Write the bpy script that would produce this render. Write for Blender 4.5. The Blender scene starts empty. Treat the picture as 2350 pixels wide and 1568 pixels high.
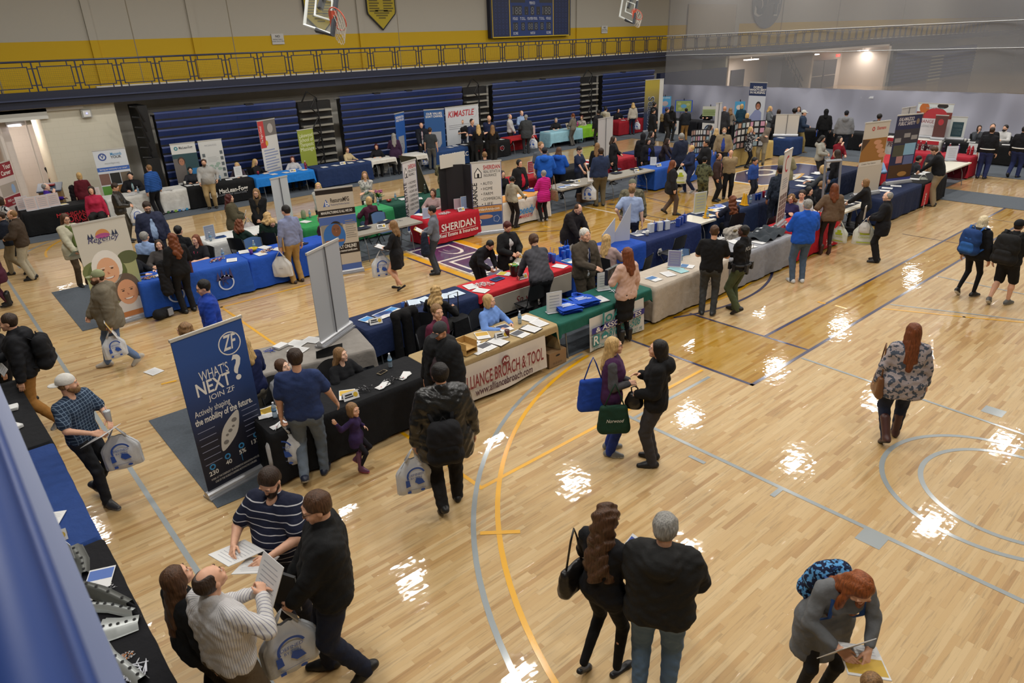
import bpy, math, random
import numpy as np
from mathutils import Vector, Matrix
random.seed(7)
C = bpy.context.scene.collection
# ---------------------------------------------------------------- camera, world, light, exposure
CAMH = 5.1
AX = np.array((0.75165201, -0.2892128, 0.5927691)); AY = np.array((-0.65888533, -0.2886209, 0.69467121))
AZ = np.cross(AX, AY); AZ /= np.linalg.norm(AZ)
FPX = 1574.09
cd = bpy.data.cameras.new('camera'); cam = bpy.data.objects.new('camera', cd); C.objects.link(cam)
cam.matrix_world = Matrix(((AX[0], -AX[1], -AX[2], 0), (AY[0], -AY[1], -AY[2], 0), (AZ[0], -AZ[1], -AZ[2], CAMH), (0, 0, 0, 1)))
cd.sensor_fit = 'HORIZONTAL'; cd.sensor_width = 36; cd.lens = FPX/2350*36
cd.clip_start = .05; cd.clip_end = 300
cd.dof.use_dof = True; cd.dof.focus_distance = 15; cd.dof.aperture_fstop = 4.0
S = bpy.context.scene; S.camera = cam
S.view_settings.view_transform = 'Standard'; S.view_settings.look = 'None'; S.view_settings.gamma = 1
S.view_settings.use_curve_mapping = False; S.view_settings.exposure = 0.0
w = bpy.data.worlds.new('world'); S.world = w; w.use_nodes = True
w.node_tree.nodes['Background'].inputs[0].default_value = (.9, .93, 1, 1); w.node_tree.nodes['Background'].inputs[1].default_value = .25
LZ = 9.0; LAMP_W = 158
def area_light(x, y, z, power, sx=.86, sy=.5, col=(1, .97, .91)):
    l = bpy.data.lights.new('lamp_light', 'AREA'); l.shape = 'RECTANGLE'; l.size = sx; l.size_y = sy; l.energy = power; l.color = col
    o = bpy.data.objects.new('lamp_light', l); o.location = (x, y, z); C.objects.link(o); return o

# ---------------------------------------------------------------- helpers
def ray(px, py):
    d = np.array((px-1175, py-784, FPX)); return np.array((d@AX, d@AY, d@AZ))
def at(px, py, z=0.0):
    r = ray(px, py); t = (z-CAMH)/r[2]; return float(r[0]*t), float(r[1]*t)
def zx(px, py, X):
    r = ray(px, py); return CAMH+float(X/r[0]*r[2])
TABS = []; CIRC = []
def inside(x, y, r=0.):
    """how deep a disc of radius r at (x, y) sits in a table"""
    best = 0
    for cx, cy, W, D, rz in TABS:
        c, s = math.cos(-rz), math.sin(-rz); u = abs((x-cx)*c-(y-cy)*s)-W/2; v = abs((x-cx)*s+(y-cy)*c)-D/2; best = max(best, r-max(u, v, 0) if max(u, v) > 0 else r-max(u, v))
    return best
def snap(x, y, mg=.12):
    b = None
    for cx, cy, W, D, rz in TABS:
        c, s = math.cos(-rz), math.sin(-rz); u = (x-cx)*c-(y-cy)*s; v = (x-cx)*s+(y-cy)*c; u2 = max(-W/2+mg, min(W/2-mg, u)); v2 = max(-D/2+mg, min(D/2-mg, v)); d = math.hypot(u-u2, v-v2)
        if b is None or d < b[0]: b = (d, cx+u2*c+v2*s, cy-u2*s+v2*c)
    return b[1], b[2]
def project(x, y, z):
    v = x*AX+y*AY+(z-CAMH)*AZ; return 1175+FPX*v[0]/v[2], 784+FPX*v[1]/v[2]
def lin(c):
    return tuple((v/12.92 if v <= .04045 else ((v+.055)/1.055)**2.4) for v in c)
MATS = {}
def nt(name):
    m = bpy.data.materials.new(name); m.use_nodes = True; t = m.node_tree
    return m, t, t.nodes['Principled BSDF']
def rgb(h):
    if isinstance(h, str): return lin(tuple(int(h[i:i+2], 16)/255 for i in (0, 2, 4)))
    return h
def mat(h, rough=.6, metal=0., bump=0., scale=40, var=0., spec=.5, trans=0.):
    """plain procedural material: sRGB hex colour, faint noise in colour and relief"""
    k = (h, rough, metal, bump, scale, var, spec, trans)
    if k in MATS: return MATS[k]
    m, t, p = nt('paint'); c = rgb(h)
    p.inputs['Base Color'].default_value = (*c, 1); p.inputs['Roughness'].default_value = rough
    p.inputs['Metallic'].default_value = metal; p.inputs['Specular IOR Level'].default_value = spec
    if trans: p.inputs['Transmission Weight'].default_value = trans
    if bump or var:
        tc = t.nodes.new('ShaderNodeTexCoord'); n = t.nodes.new('ShaderNodeTexNoise'); n.inputs['Scale'].default_value = scale
        n.inputs['Detail'].default_value = 3; t.links.new(tc.outputs['Object'], n.inputs['Vector'])
        if bump:
            b = t.nodes.new('ShaderNodeBump'); b.inputs['Strength'].default_value = bump; b.inputs['Distance'].default_value = .01
            t.links.new(n.outputs['Fac'], b.inputs['Height']); t.links.new(b.outputs['Normal'], p.inputs['Normal'])
        if var:
            r = t.nodes.new('ShaderNodeMapRange'); r.inputs[1].default_value = .3; r.inputs[2].default_value = .7
            r.inputs[3].default_value = 1-var; r.inputs[4].default_value = 1+var; t.links.new(n.outputs['Fac'], r.inputs[0])
            h2 = t.nodes.new('ShaderNodeHueSaturation'); h2.inputs['Color'].default_value = (*c, 1)
            t.links.new(r.outputs[0], h2.inputs['Value']); t.links.new(h2.outputs[0], p.inputs['Base Color'])
    MATS[k] = m; return m
def cloth(h, pat=None, h2='ffffff', sc=1.):
    """fabric; pat = stripes / pins / plaid / camo / floral / leather / quilt / fur"""
    k = ('cloth', h, pat, h2, sc)
    if k in MATS: return MATS[k]
    m, t, p = nt('fabric'); N = t.nodes.new; L = t.links.new; c = rgb(h); c2 = rgb(h2)
    p.inputs['Roughness'].default_value = .32 if pat == 'leather' else .85
    p.inputs['Specular IOR Level'].default_value = .5 if pat == 'leather' else .25
    tc = N('ShaderNodeTexCoord'); n = N('ShaderNodeTexNoise'); n.inputs['Scale'].default_value = 9; n.inputs['Detail'].default_value = 4
    L(tc.outputs['Object'], n.inputs['Vector'])
    b = N('ShaderNodeBump'); b.inputs['Strength'].default_value = .55; b.inputs['Distance'].default_value = .03
    L(n.outputs['Fac'], b.inputs['Height']); L(b.outputs['Normal'], p.inputs['Normal'])
    mix = N('ShaderNodeMix'); mix.data_type = 'RGBA'; mix.inputs[6].default_value = (*c, 1); mix.inputs[7].default_value = (*c2, 1)
    fac = None
    def wave(axis, scale, width):
        wv = N('ShaderNodeTexWave'); wv.wave_type = 'BANDS'; wv.bands_direction = axis; wv.wave_profile = 'SAW'
        wv.inputs['Scale'].default_value = scale; wv.inputs['Distortion'].default_value = .25; wv.inputs['Detail'].default_value = 0; wv.inputs['Detail Scale'].default_value = 1
        L(tc.outputs['Object'], wv.inputs['Vector']); g = N('ShaderNodeMath'); g.operation = 'LESS_THAN'; g.inputs[1].default_value = width
        L(wv.outputs['Fac'], g.inputs[0]); return g.outputs[0]
    if pat == 'stripes': fac = wave('Z', 4.2*sc, .12)
    elif pat == 'pins':
        sp = N('ShaderNodeSeparateXYZ'); L(tc.outputs['Object'], sp.inputs[0]); q = N('ShaderNodeMath'); q.operation = 'ARCTAN2'; L(sp.outputs[0], q.inputs[0]); L(sp.outputs[1], q.inputs[1])
        q2 = N('ShaderNodeMath'); q2.operation = 'MULTIPLY'; q2.inputs[1].default_value = 14*sc; L(q.outputs[0], q2.inputs[0]); q3 = N('ShaderNodeMath'); q3.operation = 'FRACT'; L(q2.outputs[0], q3.inputs[0]); q4 = N('ShaderNodeMath'); q4.operation = 'LESS_THAN'; q4.inputs[1].default_value = .22; L(q3.outputs[0], q4.inputs[0]); fac = q4.outputs[0]
    elif pat == 'plaid':
        a = wave('Z', 6*sc, .16); c_ = wave('X', 6*sc, .16); mx = N('ShaderNodeMath'); mx.operation = 'MAXIMUM'; L(a, mx.inputs[0]); L(c_, mx.inputs[1]); fac = mx.outputs[0]
        mm = N('ShaderNodeMath'); mm.operation = 'MULTIPLY'; mm.inputs[1].default_value = .55; L(fac, mm.inputs[0]); fac = mm.outputs[0]
    elif pat in ('camo', 'floral'):
        v = N('ShaderNodeTexNoise'); v.inputs['Scale'].default_value = (14 if pat == 'camo' else 22)*sc; v.inputs['Detail'].default_value = 2
        L(tc.outputs['Object'], v.inputs['Vector']); g = N('ShaderNodeMath'); g.operation = 'GREATER_THAN'; g.inputs[1].default_value = .53
        L(v.outputs['Fac'], g.inputs[0]); fac = g.outputs[0]
    elif pat == 'quilt':
        wv = N('ShaderNodeTexWave'); wv.bands_direction = 'Z'; wv.inputs['Scale'].default_value = 6; L(tc.outputs['Object'], wv.inputs['Vector'])
        b2 = N('ShaderNodeBump'); b2.inputs['Strength'].default_value = .45; b2.inputs['Distance'].default_value = .03
        L(wv.outputs['Fac'], b2.inputs['Height']); L(b.outputs['Normal'], b2.inputs['Normal']); L(b2.outputs['Normal'], p.inputs['Normal'])
    r = N('ShaderNodeMapRange'); r.inputs[1].default_value = .3; r.inputs[2].default_value = .7; r.inputs[3].default_value = .94; r.inputs[4].default_value = 1.05
    L(n.outputs['Fac'], r.inputs[0]); hs = N('ShaderNodeHueSaturation'); L(r.outputs[0], hs.inputs['Value'])
    if fac is not None: L(fac, mix.inputs[0])
    else: mix.inputs[0].default_value = 0
    L(mix.outputs[2], hs.inputs['Color']); L(hs.outputs[0], p.inputs['Base Color'])
    MATS[k] = m; return m
def hairmat(h):
    k = ('hair', h)
    if k in MATS: return MATS[k]
    m, t, p = nt('hair'); N = t.nodes.new; L = t.links.new; c = rgb(h)
    tc = N('ShaderNodeTexCoord'); mp = N('ShaderNodeMapping'); mp.inputs['Scale'].default_value = (90, 90, 9); n = N('ShaderNodeTexNoise'); n.inputs['Scale'].default_value = 1; n.inputs['Detail'].default_value = 3
    L(tc.outputs['Object'], mp.inputs[0]); L(mp.outputs[0], n.inputs['Vector'])
    r = N('ShaderNodeMapRange'); r.inputs[1].default_value = .25; r.inputs[2].default_value = .75; r.inputs[3].default_value = .45; r.inputs[4].default_value = 1.5
    L(n.outputs['Fac'], r.inputs[0]); hs = N('ShaderNodeHueSaturation'); hs.inputs['Color'].default_value = (*c, 1); L(r.outputs[0], hs.inputs['Value']); L(hs.outputs[0], p.inputs['Base Color'])
    b = N('ShaderNodeBump'); b.inputs['Strength'].default_value = .7; b.inputs['Distance'].default_value = .01; L(n.outputs['Fac'], b.inputs['Height']); L(b.outputs['Normal'], p.inputs['Normal'])
    p.inputs['Roughness'].default_value = .5; p.inputs['Specular IOR Level'].default_value = .35
    MATS[k] = m; return m
def glow(h, s):
    k = ('glow', h, s)
    if k not in MATS:
        m, t, p = nt('lit'); p.inputs['Base Color'].default_value = (*rgb(h), 1); p.inputs['Emission Color'].default_value = (*rgb(h), 1); p.inputs['Emission Strength'].default_value = s; MATS[k] = m
    return MATS[k]

class MB:
    """collects simple shapes into one mesh with material slots"""
    def __init__(s): s.v = []; s.f = []; s.mi = []; s.mats = []; s.M = Matrix.Identity(4)
    def slot(s, m):
        if m not in s.mats: s.mats.append(m)
        return s.mats.index(m)
    def add(s, vs, fs, m):
        n = len(s.v); i = s.slot(m); M = s.M
        s.v += [tuple(M @ Vector(v)) for v in vs]; s.f += [tuple(n+k for k in f) for f in fs]; s.mi += [i]*len(fs); return s
    def box(s, a, b, m):
        (x0, y0, z0), (x1, y1, z1) = a, b
        v = [(x0, y0, z0), (x1, y0, z0), (x1, y1, z0), (x0, y1, z0), (x0, y0, z1), (x1, y0, z1), (x1, y1, z1), (x0, y1, z1)]
        return s.add(v, [(0, 3, 2, 1), (4, 5, 6, 7), (0, 1, 5, 4), (1, 2, 6, 5), (2, 3, 7, 6), (3, 0, 4, 7)], m)
    def cbox(s, c, d, m): return s.box([c[i]-d[i]/2 for i in range(3)], [c[i]+d[i]/2 for i in range(3)], m)
    def quad(s, pts, m): return s.add(pts, [tuple(range(len(pts)))], m)
    def tube(s, pts, r, m, n=8, cap=True, ry=None):
        pts = [Vector(p) for p in pts]; rs = r if isinstance(r, (list, tuple)) else [r]*len(pts); v = []; up = None
        for i, p in enumerate(pts):
            d = (pts[min(i+1, len(pts)-1)]-pts[max(i-1, 0)]).normalized()
            if up is None: up = Vector((0, 0, 1)) if abs(d.z) < .9 else Vector((1, 0, 0))
            a = d.cross(up).normalized(); b = a.cross(d).normalized(); up = b
            for k in range(n):
                t = 2*math.pi*k/n; v.append(p+a*math.cos(t)*rs[i]+b*math.sin(t)*rs[i]*(ry or 1))
        f = [(i*n+k, i*n+(k+1) % n, (i+1)*n+(k+1) % n, (i+1)*n+k) for i in range(len(pts)-1) for k in range(n)]
        if cap: f += [tuple(range(n))[::-1], tuple((len(pts)-1)*n+k for k in range(n))]
        return s.add(v, f, m)
    def lathe(s, prof, m, c=(0, 0, 0), n=16):
        v = [(c[0]+r*math.cos(2*math.pi*k/n), c[1]+r*math.sin(2*math.pi*k/n), c[2]+z) for r, z in prof for k in range(n)]
        f = [(i*n+k, i*n+(k+1) % n, (i+1)*n+(k+1) % n, (i+1)*n+k) for i in range(len(prof)-1) for k in range(n)]
        f += [tuple(range(n))[::-1], tuple((len(prof)-1)*n+k for k in range(n))]
        return s.add(v, f, m)
    def grid(s, fn, nu, nv, m):
        v = [fn(i/nu, j/nv) for j in range(nv+1) for i in range(nu+1)]
        f = [(j*(nu+1)+i, j*(nu+1)+i+1, (j+1)*(nu+1)+i+1, (j+1)*(nu+1)+i) for j in range(nv) for i in range(nu)]
        return s.add(v, f, m)
    def ell(s, c, r, m, n=12, k=8):
        return s.grid(lambda u, v: (c[0]+r[0]*math.cos(2*math.pi*u)*math.sin(math.pi*v), c[1]+r[1]*math.sin(2*math.pi*u)*math.sin(math.pi*v), c[2]-r[2]*math.cos(math.pi*v)), n, k, m)
    def text(s, txt, x, z, size, m, y=0., bold=False, w=None, align='CENTER', shear=0, rot=0, sx=1.):
        """lettering in the local XZ plane facing -Y"""
        g = text_mesh(txt, bold, shear)
        if not g: return s
        vs, fs, (x0, x1, y0, y1) = g; k = size/.72; kx = k*sx
        if w: kx = w/(x1-x0)
        ox = {'CENTER': (x0+x1)/2, 'LEFT': x0, 'RIGHT': x1}[align]; cr, sr = math.cos(rot), math.sin(rot)
        out = []
        for a, b in vs:
            a = (a-ox)*kx; b = b*k; out.append((x+a*cr-b*sr, y, z+a*sr+b*cr))
        return s.add(out, fs, m)
    def poly(s, pts, m, y=0.): return s.add([(a, y, b) for a, b in pts], [tuple(range(len(pts)))], m)
    def disc(s, x, z, rx, rz, m, y=0., n=20, a0=0, a1=360):
        return s.poly([(x+rx*math.cos(math.radians(a0+(a1-a0)*i/n)), z+rz*math.sin(math.radians(a0+(a1-a0)*i/n))) for i in range(n if a1-a0 == 360 else n+1)], m, y)
    def ring(s, x, z, r0, r1, m, y=0., n=28, a0=0, a1=360, kz=1):
        v = []
        for i in range(n+1):
            t = math.radians(a0+(a1-a0)*i/n)
            for r in (r0, r1): v.append((x+r*math.cos(t), y, z+r*kz*math.sin(t)))
        return s.add(v, [(2*i, 2*i+1, 2*i+3, 2*i+2) for i in range(n)], m)
    def rect(s, x0, z0, x1, z1, m, y=0.): return s.poly([(x0, z0), (x1, z0), (x1, z1), (x0, z1)], m, y)
    def mesh(s, name, smooth=False):
        me = bpy.data.meshes.new(name); me.from_pydata([tuple(v) for v in s.v], [], s.f)
        for m in s.mats: me.materials.append(m)
        me.polygons.foreach_set('material_index', s.mi)
        if smooth: me.polygons.foreach_set('use_smooth', [True]*len(s.f))
        me.update(); return me
    def build(s, name, parent=None, smooth=False, loc=None, rz=0): return obj(name, s.mesh(name, smooth), parent, loc, rz)
_tc = {}
def text_mesh(txt, bold, shear):
    k = (txt, bold, shear)
    if k in _tc: return _tc[k]
    c = bpy.data.curves.new('t', 'FONT'); c.body = txt; c.size = 1; c.shear = shear; c.resolution_u = 3
    if bold: c.offset = .018
    o = bpy.data.objects.new('t', c); me = o.to_mesh()
    vs = [(v.co.x, v.co.y) for v in me.vertices]; fs = [tuple(p.vertices) for p in me.polygons]
    o.to_mesh_clear(); bpy.data.objects.remove(o); bpy.data.curves.remove(c)
    _tc[k] = (vs, fs, (min(v[0] for v in vs), max(v[0] for v in vs), min(v[1] for v in vs), max(v[1] for v in vs))) if vs else None
    return _tc[k]
def obj(name, me, parent=None, loc=None, rz=0):
    o = bpy.data.objects.new(name, me); C.objects.link(o)
    if parent: o.parent = parent
    if loc is not None: o.location = loc
    if rz: o.rotation_euler = (0, 0, rz)
    return o
def tag(o, label, cat, group=None, kind=None):
    o['label'] = label; o['category'] = cat
    if group: o['group'] = group
    if kind: o['kind'] = kind
    return o
def thing(name, label, cat, loc=(0, 0, 0), rz=0, group=None):
    o = bpy.data.objects.new(name, None); C.objects.link(o); o.empty_display_size = .1
    o.location = loc; o.rotation_euler = (0, 0, rz); return tag(o, label, cat, group)
def struct(name, mb, smooth=False):
    o = mb.build(name, smooth=smooth); o['kind'] = 'structure'; return o
def dup(root, loc, rz, label=None):
    r = root.copy(); C.objects.link(r); r.location = loc; r.rotation_euler = (0, 0, rz)
    if label: r['label'] = label
    for ch in list(root.children):
        c = ch.copy(); C.objects.link(c); c.parent = r
        for g in ch.children:
            d = g.copy(); C.objects.link(d); d.parent = c
    return r
WT = mat('e4e1da', .6)
# ---------------------------------------------------------------- the hall
def floor_mat(tint, dark=1.0):
    m, t, p = nt('hardwood'); N = t.nodes.new; L = t.links.new
    g = N('ShaderNodeNewGeometry'); sp = N('ShaderNodeSeparateXYZ'); L(g.outputs['Position'], sp.inputs[0])
    def mth(op, a, b=None, c=None):
        n = N('ShaderNodeMath'); n.operation = op
        for i, v in enumerate((a, b, c)):
            if v is None: continue
            if hasattr(v, 'name'): L(v, n.inputs[i])
            else: n.inputs[i].default_value = v
        return n.outputs[0]
    def wn(a, b):
        c = N('ShaderNodeCombineXYZ'); L(a, c.inputs[0])
        if b is not None: L(b, c.inputs[1])
        n = N('ShaderNodeTexWhiteNoise'); n.noise_dimensions = '3D'; L(c.outputs[0], n.inputs['Vector']); return n.outputs['Value']
    yr = mth('DIVIDE', sp.outputs[1], .054); row = mth('FLOOR', yr); fr = mth('FRACT', yr)
    off = wn(row, None); xs = mth('ADD', mth('DIVIDE', sp.outputs[0], .66), mth('MULTIPLY', off, 7.3)); seg = mth('FLOOR', xs); fx = mth('FRACT', xs)
    rnd = wn(row, seg)
    cr = N('ShaderNodeValToRGB'); L(rnd, cr.inputs[0]); e = cr.color_ramp.elements
    cols = ['c79d5c', 'cfa96a', 'd2ae72', 'dab980', 'ccA566', 'd5b278']
    e[0].position = 0; e[0].color = (*[c*dark for c in lin((.72, .55, .31))], 1); e[1].position = 1; e[1].color = (*[c*dark for c in rgb(cols[5])], 1)
    for i, pos in enumerate((.12, .3, .5, .7, .88)):
        q = e.new(pos); q.color = (*[c*dark for c in rgb(cols[i])], 1)
    cmb = N('ShaderNodeCombineXYZ'); L(mth('MULTIPLY', sp.outputs[0], 2.2), cmb.inputs[0]); L(mth('MULTIPLY', sp.outputs[1], 38), cmb.inputs[1]); L(mth('MULTIPLY', rnd, 40), cmb.inputs[2])
    no = N('ShaderNodeTexNoise'); no.inputs['Scale'].default_value = 1; no.inputs['Detail'].default_value = 4; no.inputs['Roughness'].default_value = .65; L(cmb.outputs[0], no.inputs['Vector'])
    st = N('ShaderNodeMapRange'); st.inputs[1].default_value = .3; st.inputs[2].default_value = .48; st.inputs[3].default_value = .72; st.inputs[4].default_value = 1.0; L(no.outputs['Fac'], st.inputs[0])
    gap = mth('MULTIPLY', mth('GREATER_THAN', fr, .03), mth('GREATER_THAN', fx, .006))
    gv = mth('MULTIPLY_ADD', gap, .12, .88)
    hs = N('ShaderNodeHueSaturation'); hs.inputs['Saturation'].default_value = tint; L(cr.outputs[0], hs.inputs['Color']); L(mth('MULTIPLY', st.outputs[0], gv), hs.inputs['Value'])
    L(hs.outputs[0], p.inputs['Base Color']); p.inputs['Roughness'].default_value = .42; p.inputs['Specular IOR Level'].default_value = .35
    p.inputs['Coat Weight'].default_value = 1.0; p.inputs['Coat Roughness'].default_value = .045; p.inputs['Coat IOR'].default_value = 1.5
    cup = mth('MULTIPLY', mth('POWER', mth('ABSOLUTE', mth('SUBTRACT', fr, .5)), 2.0), 1.0)
    tl = mth('MULTIPLY', mth('SUBTRACT', fr, .5), mth('SUBTRACT', rnd, .5))
    n2 = N('ShaderNodeTexNoise'); n2.inputs['Scale'].default_value = 2.2; n2.inputs['Detail'].default_value = 2; L(g.outputs['Position'], n2.inputs['Vector'])
    n3 = N('ShaderNodeTexNoise'); n3.inputs['Scale'].default_value = 9; n3.inputs['Detail'].default_value = 1; L(g.outputs['Position'], n3.inputs['Vector'])
    hgt = mth('ADD', mth('ADD', mth('MULTIPLY', cup, .06), mth('MULTIPLY', tl, .11)), mth('ADD', mth('MULTIPLY', n2.outputs['Fac'], .6), mth('MULTIPLY', n3.outputs['Fac'], .2)))
    b = N('ShaderNodeBump'); b.inputs['Strength'].default_value = .55; b.inputs['Distance'].default_value = .012; L(hgt, b.inputs['Height'])
    L(b.outputs['Normal'], p.inputs['Coat Normal'])
    return m
def line_mat(h):
    m, t, p = nt('court_paint'); p.inputs['Base Color'].default_value = (*rgb(h), 1); p.inputs['Roughness'].default_value = .4
    p.inputs['Coat Weight'].default_value = 1; p.inputs['Coat Roughness'].default_value = .12; return m
F = MB(); wood = floor_mat(.92, .88); amber = floor_mat(1.22, .68)
F.quad([(-8, -8, 0), (110, -8, 0), (110, 32, 0), (-8, 32, 0)], wood)
LG, LY, LN, LW = line_mat('929a9c'), line_mat('e6a90a'), line_mat('25264e'), line_mat('e9e4d8')
for a, b in (((8.98, 4.77), (10.79, 11.8)), ((10.79, 4.77), (24.1, 5.62)), ((10.79, 7.3), (20, 15.1))):
    F.quad([(a[0], a[1], .0012), (b[0], a[1], .0012), (b[0], b[1], .0012), (a[0], b[1], .0012)], amber)
_z = [.002]
def line(m, wd, *pts):
    _z[0] += .00006
    for a, b in zip(pts, pts[1:]):
        a, b = Vector(a), Vector(b); d = (b-a).normalized(); n = Vector((-d.y, d.x))*wd/2; e = d*wd/2
        F.quad([(*(a-n-e), _z[0]), (*(b-n+e), _z[0]), (*(b+n+e), _z[0]), (*(a+n-e), _z[0])][::1], m)
def arc(m, wd, c, r, a0, a1, n=40):
    line_pts = [(c[0]+r*math.cos(math.radians(a0+(a1-a0)*i/n)), c[1]+r*math.sin(math.radians(a0+(a1-a0)*i/n))) for i in range(n+1)]
    _z[0] += .00006; v = []
    for i in range(n+1):
        t = math.radians(a0+(a1-a0)*i/n)
        for q in (r-wd/2, r+wd/2): v.append((c[0]+q*math.cos(t), c[1]+q*math.sin(t), _z[0]))
    F.add(v, [(2*i, 2*i+1, 2*i+3, 2*i+2) for i in range(n)], m)
line(LG, .06, (1.10, -6), (1.10, 20.4)); arc(LG, .06, (4.4, 21.4), 2.9, 125, 185); arc(LY, .06, (4.9, 21.8), 2.7, 130, 180)
line(LY, .055, (4.22, 5.62), (4.22, 14.43), (8.95, 14.43)); line(LY, .055, (8.85, 5.62), (4.22, 5.62))
line(LG, .06, (6.86, 5.5), (6.86, -6)); line(LG, .055, (6.9, 5.4), (8.72, 5.4))
arc(LY, .06, (8.82, 1.21), 6.16, 98, 200); arc(LG, .06, (8.48, 1.38), 6.07, 95, 200)
arc(LG, .06, (8.63, 1.33), 1.24, 0, 215); arc(LG, .06, (8.69, 1.2), .955, 0, 215)
line(LN, .06, (8.98, 14.5), (8.98, 4.78), (24.1, 4.78)); line(LN, .06, (10.79, 4.8), (10.79, 7.2)); line(LN, .06, (10.79, 5.62), (24.1, 5.62))
arc(LN, .06, (12.2, 11.2), 4.28, 245, 312); arc(LY, .06, (12.2, 11.4), 4.15, 250, 303)
line(LY, .05, (13.6, 4.72), (14.2, 3.5), (15, 2)); line(LG, .05, (13.93, 4.7), (14.9, 2.4)); line(LG, .05, (16.33, 4.7), (16.3, 1)); line(LG, .05, (10.42, 4.7), (10.2, 0))
line(LN, .03, (19.32, 6.6), (19.32, 5.25)); line(LN, .03, (22.45, 5.5), (22.45, 4.8)); line(LW, .06, (16.06, 11.8), (16.06, 15))
arc(LN, .04, (15.1, 16.3), 3.2, 215, 240); line(LN, .04, (16.5, 14.5), (16.48, 12.2), (16.5, 11)); line(LN, .04, (18.45, 14.5), (18.1, 12.4)); line(LY, .04, (18.2, 14.5), (17.8, 12.2))
for a, b in (((6.64, 4.07), (6.64, 4.25)), ((6.66, 3.1), (6.8, 3.1)), ((2.19, 11.5), (2.36, 11.47)), ((13.09, 5.76), (13.09, 5.66)), ((13.13, 5.42), (13.12, 5.24)), ((13.5, 14.2), (13.5, 14.0)), ((3.7, 4.95), (4.0, 4.7))):
    line(LG if a[0] in (6.64, 6.66) else LY, .06, a, b)
for a in ((6.72, 1.98), (10.67, 1.98), (5.9, 19.6)): F.quad([(a[0]-.12, a[1]-.13, .0022), (a[0]+.12, a[1]-.13, .0022), (a[0]+.12, a[1]+.13, .0022), (a[0]-.12, a[1]+.13, .0022)], LG)
# team name lettering painted along the baseline, and the painted emblem at the far end
def ground_text(txt, x, y, h, wdt, m, z, off=0, flip=1):
    vs, fs, bb = text_mesh(txt, True, 0); n = len(F.v); k = h/.72; kw = wdt/(bb[1]-bb[0])
    F.add([(x+b*k+off, y-flip*((a-bb[0])*kw), z) for a, b in vs], fs, m)
FN = line_mat('34305c')
F.quad([(9.02, 10.8, .0024), (9.2, 10.8, .0024), (9.2, 14.9, .0024), (9.02, 14.9, .0024)], LY)
for i, ch in enumerate('PPERS'):
    y = 16.2-i*1.28
    F.quad([(9.28, y-1.27, .0025+i*1e-4), (10.72, y-1.27, .0025+i*1e-4), (10.72, y, .0025+i*1e-4), (9.28, y, .0025+i*1e-4)], LW)
    F.quad([(9.33, y-1.24, .0028+i*1e-4), (10.67, y-1.24, .0028+i*1e-4), (10.67, y-.04, .0028+i*1e-4), (9.33, y-.04, .0028+i*1e-4)], FN)
    ground_text(ch, 9.52, y-.18, .95, .9, LW, .0036); ground_text(ch, 9.59, y-.27, .8, .72, FN, .0038)
F.quad([(10.72, 13.1, .0024), (10.95, 13.1, .0024), (10.95, 15, .0024), (10.72, 15, .0024)], LY)
cx, cy = 25.0, 13.2
for r, m, z in ((2.6, LY, .0030), (2.45, LW, .0032), (2.3, FN, .0034)):
    F.add([(cx+r*1.1*math.cos(math.pi*(i+.5)/4), cy+r*.62*math.sin(math.pi*(i+.5)/4), z) for i in range(8)], [tuple(range(8))], m)
ground_text('A', cx-.95, cy-.1, 1.5, 1.0, LY, .0037); ground_text('A', cx-.75, cy-.2, 1.1, .75, LW, .0039); ground_text('O', cx-.95, cy+1.2, 1.5, 1.1, LW, .0037)
for x, y in ((3.55, 14.9), (16.9, 14.6)): F.add([(x+.11*math.cos(i*.393), y+.11*math.sin(i*.393), .003) for i in range(16)], [tuple(range(16))], mat('4a4238', .5))
struct('floor', F)
# grey tarpaulin runners laid under the tables
TM = mat('4d545c', .9, bump=.3, scale=30, var=.1)
def runner(label, x0, y0, x1, y1, z=.006):
    m = MB(); m.box((x0, y0, .004), (x1, y1, z+.004), TM); tag(m.build('floor_runner'), label, 'floor mat')
runner('dark grey floor runner under the nearest island of tables', 1.65, 7.5, 24.1, 10.35)
runner('dark grey floor runner under the middle island of tables', 1.72, 15.1, 27, 18.3)
runner('long dark grey floor runner in front of the blue bleachers', -1, 23.8, 28.95, 26.5)
runner('dark grey floor runner along the foot of the divider curtain', 29, -6, 34.3, 26.6)
runner('short dark grey floor runner joining the nearest island to the right wall side', 24.12, -4, 25.9, 7.9)
runner('dark grey floor runner bridging from the nearest island to the curtain', 25.92, 7.9, 28.98, 10.4)
# walls
WG = mat('b5b0a4', .8, bump=.08, scale=6); WY = mat('cba512', .75, bump=.08, scale=6); WU = mat('e2ded4', .85); NAVY = mat('1b2136', .45); BLK = mat('0e0e10', .5)
def block_mat(h, h2):
    m, t, p = nt('painted_block'); N = t.nodes.new; L = t.links.new
    tc = N('ShaderNodeNewGeometry'); sp = N('ShaderNodeSeparateXYZ'); L(tc.outputs['Position'], sp.inputs[0]); cb = N('ShaderNodeCombineXYZ'); L(sp.outputs[0], cb.inputs[0]); L(sp.outputs[2], cb.inputs[1])
    b = N('ShaderNodeTexBrick'); b.inputs['Scale'].default_value = 1; b.inputs['Brick Width'].default_value = .4; b.inputs['Row Height'].default_value = .2; b.inputs['Mortar Size'].default_value = .006
    b.inputs['Color1'].default_value = b.inputs['Color2'].default_value = (*rgb(h), 1); b.inputs['Mortar'].default_value = (*rgb(h2), 1)
    L(cb.outputs[0], b.inputs[0]); L(b.outputs[0], p.inputs[0]); p.inputs['Roughness'].default_value = .6; return m
BW = block_mat('d2cdbb', 'cbc6b4'); PW = block_mat('d6ccc3', 'd0c6bc')
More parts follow.
